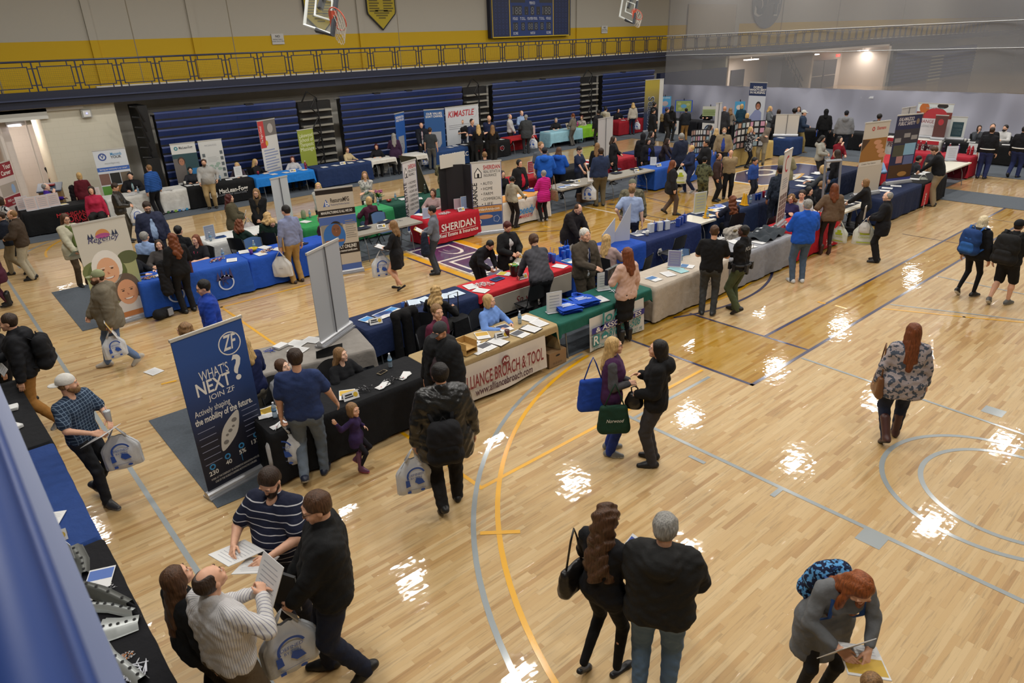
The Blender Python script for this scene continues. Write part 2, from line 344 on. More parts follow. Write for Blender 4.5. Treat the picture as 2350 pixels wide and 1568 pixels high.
m = MB(); m.box((5.9, 28.9, 0), (42.2, 29.1, 3.9), WU); m.box((67.3, 28.9, 0), (110, 29.1, 3.9), WU); struct('wall_back', m)
m = MB(); m.box((-8, 29.5, 5.38), (110, 29.7, 9.6), WG); m.box((-8, 29.5, 3.4), (110, 29.7, 5.38), WY)
for x in (6.28, 9.77, 16.96, 30.75, 39.2, 53, 62, 75): m.box((x-.12, 29.42, 3.7), (x+.12, 29.5, 5.38), WY); m.box((x-.12, 29.42, 5.38), (x+.12, 29.5, 9.6), WG)
for x in (3.2, 7.6, 11.2, 18.9, 27): m.box((x, 29.494, 3.4), (x+.03, 29.5, 9.6), mat('8f8673', .8))
struct('wall_upper_back', m)
m = MB(); m.box((3.72, 27.3, 0), (5.95, 27.45, 3.5), BW); m.box((5.8, 27.45, 0), (5.95, 29, 3.5), BW); m.box((3.72, 27.45, 0), (3.85, 29.3, 3.5), BW); struct('wall_left_block', m)
m = MB(); m.box((-8, 30.4, 0), (5.9, 30.55, 3.4), PW); m.box((2.62, 27.7, 0), (2.85, 30.4, 3.3), PW); m.box((-8, 27.2, 3.1), (3.95, 27.9, 3.42), mat('cfcfc8', .5)); m.box((-8, 27.2, 3.32), (5, 30.5, 3.44), mat('c9c4b8', .7)); struct('wall_corridor', m)
m = MB()
for x in (2.55, 3.35): m.tube([(x, 27.6, 0), (x, 27.6, 3.3)], .02 if x > 3 else .09, mat('d8cfc6', .5))
struct('trim_1', m)
m = MB(); m.box((-8, -8, 9.6), (110, 32, 9.8), mat('a3a3a0', .9)); struct('ceiling', m)
m = MB(); m.box((-8.2, -8, 0), (-8, 32, 9.6), WG); struct('wall_left', m)
m = MB(); m.box((-8, -8.2, 0), (110, -8, 9.6), WG); struct('wall_near', m)
m = MB(); m.box((110, -8, 0), (110.2, 32, 9.6), WG); struct('wall_right', m)
# running track balcony above the bleachers
m = MB(); m.box((-8, 27.0, 3.72), (110, 27.12, 3.93), NAVY); m.box((-8, 27.0, 3.45), (110, 27.08, 3.70), NAVY); m.box((-8, 26.9, 3.68), (110, 27.3, 3.72), mat('39415c', .35)); m.box((-8, 27.08, 3.5), (110, 29.5, 3.68), mat('3a3a3e', .7)); struct('balcony_back', m)
RB = mat('232a45', .4)
rail = thing('balcony_railing', 'long dark blue balcony railing with wire mesh panels against the yellow wall', 'railing', (0, 27.04, 0))
m = MB(); m.tube([(-6, 0, 4.80), (104, 0, 4.80)], .03, RB); m.build('top_rail', rail)
m = MB(); z0, z1 = 4.02, 4.66
pw = 1.2
m.box((.12, -.015, z0), (pw-.12, .015, z0+.03), RB); m.box((.12, -.015, z1-.03), (pw-.12, .015, z1), RB)
for x in (.12, pw-.15): m.box((x, -.015, z0), (x+.03, .015, z1), RB)
for x in (.22, pw-.25): m.box((x, -.015, z1), (x+.03, .015, 4.79), RB); m.box((x, -.015, 3.93), (x+.03, .015, z0), RB)
for z in (4.10, 4.58): m.box((0, -.01, z), (.14, .01, z+.03), RB); m.box((pw-.14, -.01, z), (pw, .01, z+.03), RB)
g = mat('6a5e28', .6)
for i in range(1, 16): x = .14+i*(pw-.28)/16; m.box((x-.002, -.002, z0), (x+.002, .002, z1), g)
for i in range(1, 11): z = z0+i*(z1-z0)/11; m.box((.14, -.002, z-.002), (pw-.14, .002, z+.002), g)
pm = m.mesh('mesh_panel'); m = MB(); m.box((-.02, -.02, 3.93), (.02, .02, 4.79), RB); po = m.mesh('post')
for i in range(-3, 84):
    if i < 75: o = obj('mesh_panel', pm, rail, (1.47+pw*i, 0, 0)); o = obj('post', po, rail, (1.47+pw*i, 0, 0))
# folded bleachers
SB = mat('2b3a6c', .38, bump=.05, scale=20); SB2 = mat('1f2a4e', .4)
def bleacher(label, x0, x1, group=None):
    r = thing('bleacher_bank', label, 'bleachers', (x0, 26.62, 0)); W = x1-x0; n = 10
    for i in range(n):
        z = .26+i*.285; m = MB()
        m.add([(0, .03, z), (W, .03, z), (W, -.04, z+.17), (0, -.04, z+.17), (0, .0, z+.22), (W, .0, z+.22), (0, .25, z+.22), (W, .25, z+.22)], [(0, 1, 2, 3), (3, 2, 5, 4), (4, 5, 7, 6)], SB)
        k = int(W/.46)
        for q in range(1, k): x = W*q/k; m.add([(x-.004, .023, z), (x+.004, .023, z), (x+.004, -.044, z+.17), (x-.004, -.044, z+.17)], [(0, 1, 2, 3)], SB2)
        m.build('seat_bench', r)
    m = MB(); m.box((0, .03, 0), (W, .3, 2.95), BLK); m.box((0, .3, 2.9), (W, .5, 2.97), mat('8f9090', .5))
    for q in range(1, int(W/1.6)): m.box((1.6*q, -.02, 2.95), (1.6*q+.3, .15, 3.08), BLK)
    m.build('frame', r); return r
bleacher('folded navy bleacher bank behind the grey and white table banners', 6.95, 12.1)
bleacher('folded navy bleacher bank behind the green therapeutic massage banner', 14.0, 20.2)
bleacher('folded navy bleacher bank behind the lime green table', 22.0, 28.0)
bleacher('folded navy bleacher bank beside the gold and blue sail banner', 29.75, 34.2)
m = MB()
for i in range(9): m.box((0, .0+.0, .3+i*.285), (1.3, .25, .36+i*.285), mat('8d8a80', .6))
m.box((0, .26, 0), (1.4, .5, 2.95), BLK); st = m.mesh('tread')
m = MB()
for i in range(4):
    z = .5+i*.75; m.tube([(0, 0, z-.3), (-.35, -.1, z), (-.1, -.1, z+.35), (0, 0, z+.2)], .03, BLK)
m.tube([(0, 0, .2), (0, 0, 3.1), (-.4, -.05, 3.35), (-.6, .1, 2.95)], .03, BLK); hr = m.mesh('handrail')
for x, l in ((12.3, 'beside the red and white tall banner'), (20.45, 'above the men in dark polo shirts'), (28.15, 'behind the woman in the cream sweater')):
    t = thing('bleacher_stair', 'grey stepped aisle with black handrail loops '+l, 'stairs', (x, 26.62, 0)); obj('tread', st, t); obj('handrail', hr, t, (.65, -.1, 0))
m = MB()
for i in range(7): m.tube([(0, -.1-.02*i, 3.3-i*.33), (.15+.02*i, -.25, 3.28-i*.33), (.35, -.1, 2.8-i*.33)], .035, BLK)
m.box((.25, 0, 0), (.55, 1.2, 3.3), BLK); m.box((.1, -.3, 0), (.5, 0, 1.6), BLK)
tag(m.build('bleacher_end', loc=(6.25, 26.7, 0)), 'black folded end frame of the bleachers beside the block wall', 'bleachers')
m = MB(); m.box((0, 0, .1), (20, .3, 2.9), mat('20294a', .5))
for i in range(9): m.box((0, -.05, .3+i*.29), (20, .02, .42+i*.29), SB)
tag(m.build('bleacher_bank', loc=(68, 26.7, -.1)), 'folded bleachers seen dimly through the grey mesh curtain at far right', 'bleachers')
m = MB(); m.box((0, 0, .1), (6.9, .3, 2.9), mat('20294a', .5)); tag(m.build('bleacher_bank', loc=(34.9, 26.7, -.1)), 'folded bleachers seen dimly through the mesh curtain at its left end', 'bleachers')
m = MB()
for i in range(8): m.box((0, 0, .3+i*.29), (3, .1, .36+i*.29), mat('b0a890', .6))
tag(m.build('bleacher_stair', loc=(76, 26.6, -.3)), 'pale stair treads seen dimly through the mesh curtain', 'stairs')
# lit corridor behind the curtain
m = MB(); LW2 = mat('cabfb2', .8)
m.box((42.2, 31, 0), (67.5, 31.2, 3.5), LW2); m.box((42.2, 27.1, 0), (42.4, 31, 3.5), mat('b9b4a0', .8)); m.box((66.9, 27.0, 0), (67.4, 31, 3.5), LW2); m.box((42.4, 27.0, 3.3), (67.4, 27.3, 3.6), LW2)
m.box((46, 29.4, 0), (46.2, 31, 3.4), LW2); m.box((55.9, 28.2, 0), (56.2, 31, 3.4), LW2); struct('wall_hallway', m)
def door(n, x0, x1, y, h):
    m = MB(); m.box((x0, y, 0), (x1, y+.06, h), mat('3b3b42', .5)); o = struct('door_%d' % n, m)
    m = MB(); m.box((x0+.15, y-.05, 1.0), (x1-.15, y-.02, 1.06), mat('a9a9a4', .3, .8)); m.build('push_bar', o)
door(1, 49, 50.8, 30.9, 2.2); door(2, 58.6, 60.9, 30.8, 2.3); door(3, 61, 63.3, 30.8, 2.3); door(4, 63.4, 65.7, 30.8, 2.3)
s = thing('stairway', 'dark stair with railing seen through the mesh curtain beside the hallway doors', 'stairs', (52.5, 28.8, 0))
m = MB()
for i in range(10): m.box((i*.35, 0, 0), (i*.35+.36, 1.2, 3.0-i*.3), mat('4a4a4e', .7))
m.build('step', s); m = MB()
for dz in (.5, .95): m.tube([(0, -.05, 2.9+dz), (3.6, -.05, dz)], .03, BLK)
for i in range(6): m.tube([(i*.7, -.05, 2.9-i*.57), (i*.7, -.05, 3.85-i*.57)], .02, BLK)
m.build('handrail', s)
for i, (x, y) in enumerate(((48.9, 29.3), (57.5, 29), (66.0, 28.8))):
    m = MB(); m.box((-.8, -.14, 2.93), (.8, .14, 2.99), glow('fff3ea', 9)); m.box((-.02, -.02, 2.99), (.02, .02, 3.5), WG); tag(m.build('ceiling_light', loc=(x, y, 0)), 'glowing fluorescent tube light in the hallway, number %s from the left behind the mesh' % ('one', 'two', 'three')[i], 'light')
    area_light(x, y, 2.9, 110, 1.4, .3, (1, .9, .84))
area_light(3.3, 28.8, 3.2, 60, 1.2, .3, (1, .93, .88)); area_light(-1.5, 28.9, 3.2, 70, 1.2, .3, (1, .93, .88))
m = MB(); m.box((-.3, 0, 0), (.3, .1, .22), glow('ff4030', 2.5)); m.text('EXIT', 0, .05, .12, mat('ffd0c8'), y=-.006); tag(m.build('exit_sign', loc=(63.9, 29.9, 2.55)), 'small red lit exit sign above the hallway doors', 'sign')
# divider curtain: grey vinyl below, see-through mesh above
def mesh_mat():
    m, t, p = nt('curtain_mesh'); N = t.nodes.new; L = t.links.new
    p.inputs['Base Color'].default_value = (*rgb('a3a3a6'), 1); p.inputs['Roughness'].default_value = .8
    tr = N('ShaderNodeBsdfTransparent'); mx = N('ShaderNodeMixShader'); mx.inputs[0].default_value = .45
    L(tr.outputs[0], mx.inputs[1]); L(p.outputs[0], mx.inputs[2]); L(mx.outputs[0], t.nodes['Material Output'].inputs[0]); return m
cu = thing('divider_curtain', 'tall grey gym divider curtain, solid vinyl below and see-through mesh above', 'curtain', (34.5, 0, 0))
def fold(y, z):
    return .10*math.sin(y*2.1+.5*math.sin(y*.7))*(.4+.6*(1-z/2.2)) + .05*math.sin(y*5.3+z*1.3) + .06*math.sin(y*1.1-z*2)
m = MB(); VC = mat('a6a7b6', .6); m.grid(lambda u, v: (fold(26.1-34*u, 2.25*v), 26.1-34*u, .03+2.22*v+.2*u*v), 340, 14, VC); m.build('vinyl_panel', cu, True)
m = MB(); m.grid(lambda u, v: (.02+.03*math.sin((26.1-34*u)*1.7), 26.1-34*u, 2.25+.2*u+(9.55-2.25-.2*u)*v), 60, 2, mesh_mat()); m.build('mesh_panel', cu, True)
m = MB()
for z in (4.05, 5.05): m.tube([(-.03, 26.1, z-.25), (-.03, 10, z), (-.03, -8, z+.25)], .014, mat('c9cbcc', .5))
m.build('seam_cord', cu)
m = MB(); m.box((-.03, 0, 0), (.0, .55, .09), mat('d8dade', .5)); tag(m.build('sign', loc=(34.44, 14.2, 1.95)), 'tiny pale label strip stuck to the grey curtain above the hooded man', 'sign')
# high bay lamps
HX = [1.0+6.55*k for k in range(6)]; HX[5] = 33.6; HY = [.0, 4.5, 9, 13.5, 18, 22.5]
m = MB(); m.box((-.48, -.28, .02), (.48, .28, .09), mat('d9d9d6', .5)); hb = m.mesh('housing'); m = MB()
for x in (-.5, .5): m.tube([(x, 0, .09), (x, 0, .6)], .006, mat('888888', .4))
hw = m.mesh('hanger')
for i, x in enumerate(HX):
    for j, y in enumerate(HY):
        t = thing('high_bay_lamp', 'white rectangular high bay lamp hanging from the hall ceiling', 'lamp', (x, y, LZ), 0, 'high bay lamps'); obj('housing', hb, t); obj('hanger', hw, t)
        area_light(x, y, LZ, LAMP_W, col=(1, .97, .92))
for x in (44, 56, 68, 82):
    for y in (4, 14, 23): area_light(x, y, LZ, 230)
# things on the upper wall
YB, KB = mat('b5a11c', .6), mat('14140f', .6)
def pennant(label, x, z, w, h, title):
    m = MB(); pts = lambda s: [(-w/2*s, h*.62+.0), (-w/2*s, -h*.1*s), (-w*.48*s, -h*.16), (0, -h*.5*s), (w*.48*s, -h*.16), (w/2*s, -h*.1*s), (w/2*s, h*.62)]
    m.add([(a, 0, b) for a, b in pts(1)]+[(a, .04, b) for a, b in pts(1)], [tuple(range(7)), tuple(range(7, 14))[::-1]]+[(i, i+7, (i+1) % 7+7, (i+1) % 7) for i in range(7)], KB)
    m.poly([(a*.93, b*.93) for a, b in pts(1)], YB, -.004)
    m.text(title, 0, h*.26, .17, KB, y=-.008, bold=True)
    for i in range(6):
        for s_ in (-1, 1): m.rect(s_*w*.24-w*.17, h*.16-i*.105, s_*w*.24+w*(.12 if i % 2 else .17), h*.16-i*.105+.06, mat('6b5f16', .6), -.008)
    for i, q in enumerate((.22, .26, .2, .12)): m.rect(-w*q, -h*.1-i*.1, w*q, -h*.1-i*.1+.06, mat('6b5f16', .6), -.008)
    tag(m.build('wall_pennant', loc=(x, 29.38, z)), label, 'banner')
pennant('yellow pointed championship pennant hanging clear beside the basketball hoop', 18.05, 6.45, 1.5, 1.95, '2004')
pennant('yellow pointed championship pennant partly behind the glass backboard', 15.05, 6.35, 1.45, 1.95, 'CHAMPIONS')
for i, (x, z, l) in enumerate(((13.05, 5.25, 'nearer the left hoop'), (33.0, 5.25, 'right of the scoreboard'))):
    m = MB(); m.box((-.26, 0, -.2), (.26, .02, .2), mat('c9c7c2', .6)); m.text('NO', 0, .06, .09, KB, y=-.004, bold=True); m.text('BASKETBALL', 0, -.04, .055, KB, y=-.004); m.text('WHEN TRACK OPEN', 0, -.11, .04, KB, y=-.004)
    tag(m.build('wall_notice', loc=(x, 29.45, z)), 'small white notice on the yellow wall band, the one '+l, 'sign')
sc = thing('scoreboard', 'large navy scoreboard with yellow outlines on the back wall', 'scoreboard', (27.05, 29.2, 5.0)); SN = mat('1d2950', .5); SY = mat('d8b71a', .5)
m = MB(); m.box((-2.85, 0, 0), (2.85, .25, 2.6), mat('151b33', .5)); m.build('casing', sc)
m = MB(); m.rect(-2.75, .0, 2.75, 2.6, SY, -.004); m.rect(-2.71, .05, -1.6, 2.6, SN, -.008); m.rect(-1.55, .05, 1.5, 2.6, mat('1f3a78', .5), -.008); m.rect(1.55, .05, 2.71, 2.6, SN, -.008)
DG = mat('2c2d31', .4); LT = mat('cfd3dd', .5); SG = mat('70747c', .4)
for t_, x, z, q in (('PERIOD', 0, 1.55, .13), ('FOULS', -1.2, .82, .13), ('T.O.L.', -.68, .82, .13), ('PLAYER FOUL', 0, .82, .13), ('T.O.L.', .68, .82, .13), ('FOULS', 1.17, .82, .13), ('SCORE', -1.2, .13, .12), ('MATCH', 0, .13, .12), ('SCORE', 1.17, .13, .12)): m.text(t_, x, z, q, LT, y=-.012, bold=True, w=len(t_)*.062+.02)
for t_, x, z, q, wd in (('188', -1.07, 1.08, .36, .6), (':', -.42, 1.1, .3, None), ('8', 0, 1.08, .36, None), (':', .42, 1.1, .3, None), ('188', 1.03, 1.08, .36, .6), ('18', -1.2, .36, .3, .28), ('8', -.68, .36, .3, None), ('88', -.15, .36, .3, .34), ('8', .25, .36, .3, None), ('8', .68, .36, .3, None), ('18', 1.17, .36, .3, .28)):
    ww = (wd or .2)+.06; m.rect(x-ww/2, z-.05, x+ww/2, z+q+.04, DG, -.011); m.text(t_, x, z, q, SG, y=-.014, w=wd)
m.rect(-.62, 1.95, .62, 2.5, SY, -.010); m.rect(-.57, 2.0, .57, 2.5, DG, -.012); m.text('88:88', 0, 2.06, .36, SG, y=-.014); m.rect(-1.5, 1.62, -.5, 1.88, DG, -.010); m.rect(.5, 1.62, 1.45, 1.88, DG, -.010)
for s_ in (-2.15, 2.13):
    for i in range(9):
        for j in range(4): m.ring(s_-.36+.24*j, .25+i*.26, .05, .065, mat('34457c', .5), -.012, 8, kz=1.5)
m.build('display_face', sc)
# basketball goals swung up out of the way
def hoop(label, P, up, arm):
    r = thing('basketball_goal', label, 'basketball hoop'); G_ = mat('c8ccc8', .4); p = [Vector(q) for q in P]; u = Vector(up)
    c = [p[0], p[1], p[1]+u, p[0]+u]; n = (p[1]-p[0]).cross(u).normalized()
    if n.dot(Vector((0, 0, CAMH))-p[0]) < 0: n = -n
    gl, t, pb = nt('clear_acrylic'); tr = t.nodes.new('ShaderNodeBsdfTransparent'); mx = t.nodes.new('ShaderNodeMixShader'); mx.inputs[0].default_value = .14; t.links.new(tr.outputs[0], mx.inputs[1]); pb.inputs['Base Color'].default_value = (*rgb('9fa39c'), 1); t.links.new(pb.outputs[0], mx.inputs[2]); t.links.new(mx.outputs[0], t.nodes['Material Output'].inputs[0])
    m = MB(); m.add([q+n*.01 for q in c]+[q-n*.01 for q in c], [(0, 1, 2, 3), (7, 6, 5, 4)], gl); m.build('glass_panel', r)
    m = MB(); m.tube([c[3], c[0], c[1], c[2]], .04, G_, 6); m.build('frame', r)
    e = (p[1]-p[0])
    q = [p[0]+e*.36+u*.3, p[0]+e*.92+u*.3, p[0]+e*.92+u*.75, p[0]+e*.36+u*.75]; m = MB(); m.tube([a+n*.02 for a in q+q[:1]], .025, G_, 6); m.build('target_square', r)
    m = MB(); m.tube([p[0]+e*.45-u*.02, p[1]-u*.02, p[1]+u*.9+e*.02], .055, mat('23272e', .6), 6); m.build('edge_pad', r)
    b0 = p[0]+e*.95+u*.35; a_ = Vector(arm)
    m = MB(); m.cbox((0, 0, 0), (.12, .12, .3), mat('b5452c', .5)); o = m.build('bracket', r, loc=b0+a_*.08)
    rc = b0+a_*.42; m = MB(); up2 = Vector((0, 0, 1)); s1 = a_.normalized(); s2 = (u.normalized()*.8+n*.6).normalized()
    m.tube([rc+s1*.23*math.cos(i*math.pi/10)+s2*.23*math.sin(i*math.pi/10) for i in range(21)], .012, mat('b8452c', .45), 6); m.build('rim', r)
    m = MB(); NM = mat('cfc9bd', .8)
    for i in range(12):
        for d in (-1, 1):
            pts = []
            for k in range(6):
                t_ = i*math.pi/6+d*k*.26; rr = .23*(1-.09*k); pts.append(rc+s1*rr*math.cos(t_)+s2*rr*math.sin(t_)+Vector((0, 0, -.075*k)))
            m.tube(pts, .006, NM, 4)
    m.build('net', r)
    m = MB(); m.tube([p[0]+e*.5+u*.5, p[0]+e*.5+u*1.2-n*.6+Vector((0, 0, 1.0)), p[0]+e*.4-n*1.5+Vector((0, 0, 3.0))], .07, mat('2c2f33', .5), 6); m.build('support_arm', r)
def rp(px, py, d): q = ray(px, py); q = q/np.linalg.norm(q)*d; return (float(q[0]), float(q[1]), float(q[2])+CAMH)
h1 = [rp(699, 58, 17.0), rp(763, 79, 15.9)]; hoop('left raised basketball goal with clear backboard in front of a yellow pennant', h1, Vector(rp(772, -20, 16.4))-Vector(h1[1]), Vector(rp(800, 6, 15.6))-Vector(rp(771, 6, 15.9)))
h2 = [rp(1422, 38, 31.5), rp(1454, 53, 29.8)]; hoop('right raised basketball goal near the mesh curtain edge', h2, Vector(rp(1463, -2, 30.6))-Vector(h2[1]), Vector(rp(1478, 8, 29.6))-Vector(rp(1462, 8, 29.8)))
m = MB(); em = MB(); em.box((-.15, -.12, -.13), (.15, 0, .13), mat('c9c9c4', .3, trans=.3)); em.box((-.11, -.15, -.1), (.11, -.12, .1), mat('dcdcd8', .4)); em.box((-.015, -.16, -.005), (.015, -.15, .02), glow('6a70ff', 6))
tag(em.build('emergency_light', loc=(5.05, 27.3, 3.16)), 'boxy white emergency light with a blue glow on the pale block wall', 'light')
m = MB(); m.tube([(-.35, 0, 0), (.35, .1, 0)], .07, mat('c0bdb5', .5)); m.tube([(-.3, -.05, -.05), (.05, -.05, -.06)], .02, glow('f4f0ff', 8)); tag(m.build('wall_light', loc=(3.15, 27.6, 3.0)), 'grey tube light with a lit strip above the corridor opening', 'light')
m = MB(); m.box((-.06, 0, -.15), (.06, .06, .15), mat('d6d2c4', .5)); tag(m.build('wall_box', loc=(5.25, 27.24, 1.35)), 'small pale box fixed low on the block wall beside the tourism banner', 'box')
# painted emblem high on the far wall behind the mesh
m = MB(); e1, e2 = mat('4b5a66', .6), mat('c9c9c4', .6)
m.text('34', 0, -1.0, 2.6, e2, y=-.02, bold=True); m.text('34', .06, -.9, 2.3, e1, y=-.05, bold=True); m.disc(0, -.2, 2.0, 1.7, mat('6a7078', .7), 0)
tag(m.build('wall_emblem', loc=(50.5, 29.4, 6.9)), 'dark interlocked team emblem on the upper wall, seen through the mesh', 'emblem')
m = MB(); m.box((41, 29.4, 4), (46.5, 29.45, 6.6), mat('b0a48e', .8)); m.box((46.5, 29.38, 3.9), (47, 29.5, 6.6), WG); tag(m.build('wall_opening'), 'pale lit doorway recess on the track level behind the mesh', 'doorway')
# near balcony rail beside the photographer, blurred by distance
NB = mat('2a4484', .45)
nr = thing('balcony_railing', 'very close blurred blue railing of the viewing balcony at lower left', 'railing')
NEAR = [(-.036, 4.74, .027), (-.115, 4.80, .03), (-.01, 4.62, .008)]
m = MB()
for i, (x, z, r) in enumerate(NEAR):
    m = MB(); m.tube([(x, -1.5, z), (x, 40, z)], r, NB if i != 1 else mat('2a2f45', .5), 12); m.build('rail_tube', nr, True)
m = MB(); m.box((-.14, -1.5, 3.75), (.035, 32, 3.95), mat('3f4e78', .4)); m.box((-.5, -1.5, 3.5), (-.02, 32, 3.7), mat('252b45', .5)); m.build('edge_beam', nr)
m = MB(); m.box((-3, -1.5, 3.4), (-.5, 32, 3.5), mat('3a3c44', .7)); struct('balcony_left', m)
# ---------------------------------------------------------------- organic shapes: smooth blends of round cones, turned into one surface
def smooth_mesh(prims, h, wob=0., seed=0):
    """prims: ('c',a,b,ra,rb,k) round cone, ('e',c,(rx,ry,rz),R,k) ellipsoid, ('x',...) ellipsoid cut away, ('p',point,normal) plane cut"""
    lo = np.array([1e9]*3); hi = -lo
    for p in prims:
        if p[0] == 'c': r = max(p[3], p[4]); P_ = (np.minimum(p[1], p[2])-r, np.maximum(p[1], p[2])+r)
        elif p[0] == 'e': r = max(p[2]); P_ = (np.array(p[1])-r, np.array(p[1])+r)
        else: continue
        lo = np.minimum(lo, P_[0]); hi = np.maximum(hi, P_[1])
    lo = lo-3*h; hi = hi+3*h; n = np.ceil((hi-lo)/h).astype(int)+1
    G = np.full(n, 1.0, np.float32); ax = [lo[i]+h*np.arange(n[i]) for i in range(3)]
    for p in prims:
        if p[0] == 'p':
            q, nn = np.array(p[1]), np.array(p[2]); d = (ax[0][:, None, None]-q[0])*nn[0]+(ax[1][None, :, None]-q[1])*nn[1]+(ax[2][None, None, :]-q[2])*nn[2]
            G = np.maximum(G, d.astype(np.float32)); continue
        k = p[5] if p[0] == 'c' else p[4]
        if p[0] == 'c': r = max(p[3], p[4]); l = np.minimum(p[1], p[2])-r; u = np.maximum(p[1], p[2])+r
        else: r = max(p[2]); l = np.array(p[1])-r; u = np.array(p[1])+r
        m = k+2*h; i0 = np.clip(np.floor((l-m-lo)/h).astype(int), 0, n); i1 = np.clip(np.ceil((u+m-lo)/h).astype(int)+1, 0, n)
        if (i1 <= i0).any(): continue
        sl = tuple(slice(i0[i], i1[i]) for i in range(3)); X = ax[0][sl[0]][:, None, None]; Y = ax[1][sl[1]][None, :, None]; Z = ax[2][sl[2]][None, None, :]
        if p[0] == 'c':
            a, b = np.array(p[1], float), np.array(p[2], float); ba = b-a; L2 = max(ba@ba, 1e-9)
            t = np.clip(((X-a[0])*ba[0]+(Y-a[1])*ba[1]+(Z-a[2])*ba[2])/L2, 0, 1)
            d = np.sqrt((X-a[0]-t*ba[0])**2+(Y-a[1]-t*ba[1])**2+(Z-a[2]-t*ba[2])**2)-(p[3]+(p[4]-p[3])*t)
        else:
            c = p[1]; R = p[3]; x, y, z = X-c[0], Y-c[1], Z-c[2]
            if R is not None: x, y, z = (R[0][0]*x+R[1][0]*y+R[2][0]*z, R[0][1]*x+R[1][1]*y+R[2][1]*z, R[0][2]*x+R[1][2]*y+R[2][2]*z)
            rx, ry, rz = p[2]; q = np.sqrt((x/rx)**2+(y/ry)**2+(z/rz)**2); g = np.sqrt((x/rx**2)**2+(y/ry**2)**2+(z/rz**2)**2)+1e-6; d = q*(q-1)/g
        g0 = G[sl]
        if p[0] == 'x':
            t = np.clip(.5-.5*(g0+d)/k, 0, 1); G[sl] = g0*(1-t)-d*t+k*t*(1-t)
        else:
            t = np.clip(.5+.5*(g0-d)/k, 0, 1); G[sl] = g0*(1-t)+d*t-k*t*(1-t)
    if wob:
        X, Y, Z = ax[0][:, None, None], ax[1][None, :, None], ax[2][None, None, :]; s = seed*1.7
        G += (wob*(np.sin(31*X+5*np.sin(11*Z+s)+s)*np.sin(27*Y+4*np.sin(13*Z-s))+.7*np.sin(47*Z+9*np.sin(9*X+s)+7*np.sin(8*Y)))).astype(np.float32)
    G[0] = G[-1] = 1; G[:, 0] = G[:, -1] = 1; G[:, :, 0] = G[:, :, -1] = 1
    ins = G < 0
    cnt = sum(ins[i:n[0]-1+i, j:n[1]-1+j, k:n[2]-1+k].astype(np.int8) for i in (0, 1) for j in (0, 1) for k in (0, 1))
    cell = np.argwhere((cnt > 0) & (cnt < 8))
    if not len(cell): return None
    idx = np.full(n, -1, np.int32); idx[tuple(cell.T)] = np.arange(len(cell))
    cs = [(i, j, k) for i in (0, 1) for j in (0, 1) for k in (0, 1)]; val = np.stack([G[cell[:, 0]+i, cell[:, 1]+j, cell[:, 2]+k] for i, j, k in cs], 1)
    acc = np.zeros((len(cell), 3)); num = np.zeros(len(cell))
    for a in range(8):
        for b in range(a+1, 8):
            if sum(abs(cs[a][q]-cs[b][q]) for q in range(3)) != 1: continue
            va, vb = val[:, a], val[:, b]; mk = (va < 0) != (vb < 0); t = np.where(mk, va/np.where(mk, va-vb, 1), 0)
            acc += mk[:, None]*(np.array(cs[a])+t[:, None]*(np.array(cs[b])-np.array(cs[a]))); num += mk
    V = lo+h*(cell+acc/num[:, None]); Fq = []
    for axis in range(3):
        o = [0, 0, 0]; o[axis] = 1; sa = ins[:n[0]-o[0], :n[1]-o[1], :n[2]-o[2]]; sb = ins[o[0]:, o[1]:, o[2]:]
        e = np.argwhere(sa != sb); b, c = (axis+1) % 3, (axis+2) % 3; e = e[(e[:, b] > 0) & (e[:, c] > 0)]
        eb = np.zeros(3, int); eb[b] = 1; ec = np.zeros(3, int); ec[c] = 1
        q = np.stack([idx[tuple((e-eb-ec).T)], idx[tuple((e-ec).T)], idx[tuple(e.T)], idx[tuple((e-eb).T)]], 1)
        fl = sb[tuple(e.T)]; q[fl] = q[fl][:, ::-1]; Fq.append(q)
    return V, np.concatenate(Fq)
def np_mesh(name, parts, mats, face_mat=None):
    """parts = [(V, F)]; one mesh datablock"""
    vs, fs, o = [], [], 0
    for V, Fa in parts: vs.append(V); fs.append(Fa+o); o += len(V)
    V = np.concatenate(vs); Fa = np.concatenate(fs); me = bpy.data.meshes.new(name)
    me.vertices.add(len(V)); me.vertices.foreach_set('co', V.astype(np.float32).ravel()); me.loops.add(Fa.size); me.loops.foreach_set('vertex_index', Fa.astype(np.int32).ravel())
    me.polygons.add(len(Fa)); me.polygons.foreach_set('loop_start', np.arange(0, Fa.size, 4, dtype=np.int32)); me.polygons.foreach_set('loop_total', np.full(len(Fa), 4, np.int32))
    me.polygons.foreach_set('use_smooth', np.ones(len(Fa), bool))
    for m in mats: me.materials.append(m)
    if face_mat is not None: me.polygons.foreach_set('material_index', face_mat(V, Fa).astype(np.int32))
    me.update(calc_edges=True); return me
def blob(name, prims, h, mats, parent=None, wob=0., seed=0, face_mat=None):
    r = smooth_mesh(prims, h, wob, seed)
    return obj(name, np_mesh(name, [r], mats, face_mat), parent) if r else None
def rot(ax, a):
    c, s = math.cos(a), math.sin(a)
    return np.array({'x': ((1, 0, 0), (0, c, -s), (0, s, c)), 'y': ((c, 0, s), (0, 1, 0), (-s, 0, c)), 'z': ((c, -s, 0), (s, c, 0), (0, 0, 1))}[ax])
def nrm(v): v = np.array(v, float); return v/max(np.linalg.norm(v), 1e-9)
def ik(a, b, l1, l2, pole):
    d = b-a; L = np.linalg.norm(d); Lm = (l1+l2)*.995
    if L > Lm: b = a+d/L*Lm; d = b-a; L = Lm
    u = d/L; p = np.array(pole, float); p = p-(p@u)*u; p = nrm(p); x = (l1*l1-l2*l2+L*L)/(2*L); y = math.sqrt(max(l1*l1-x*x, 0))
    return a+u*x+p*y, b
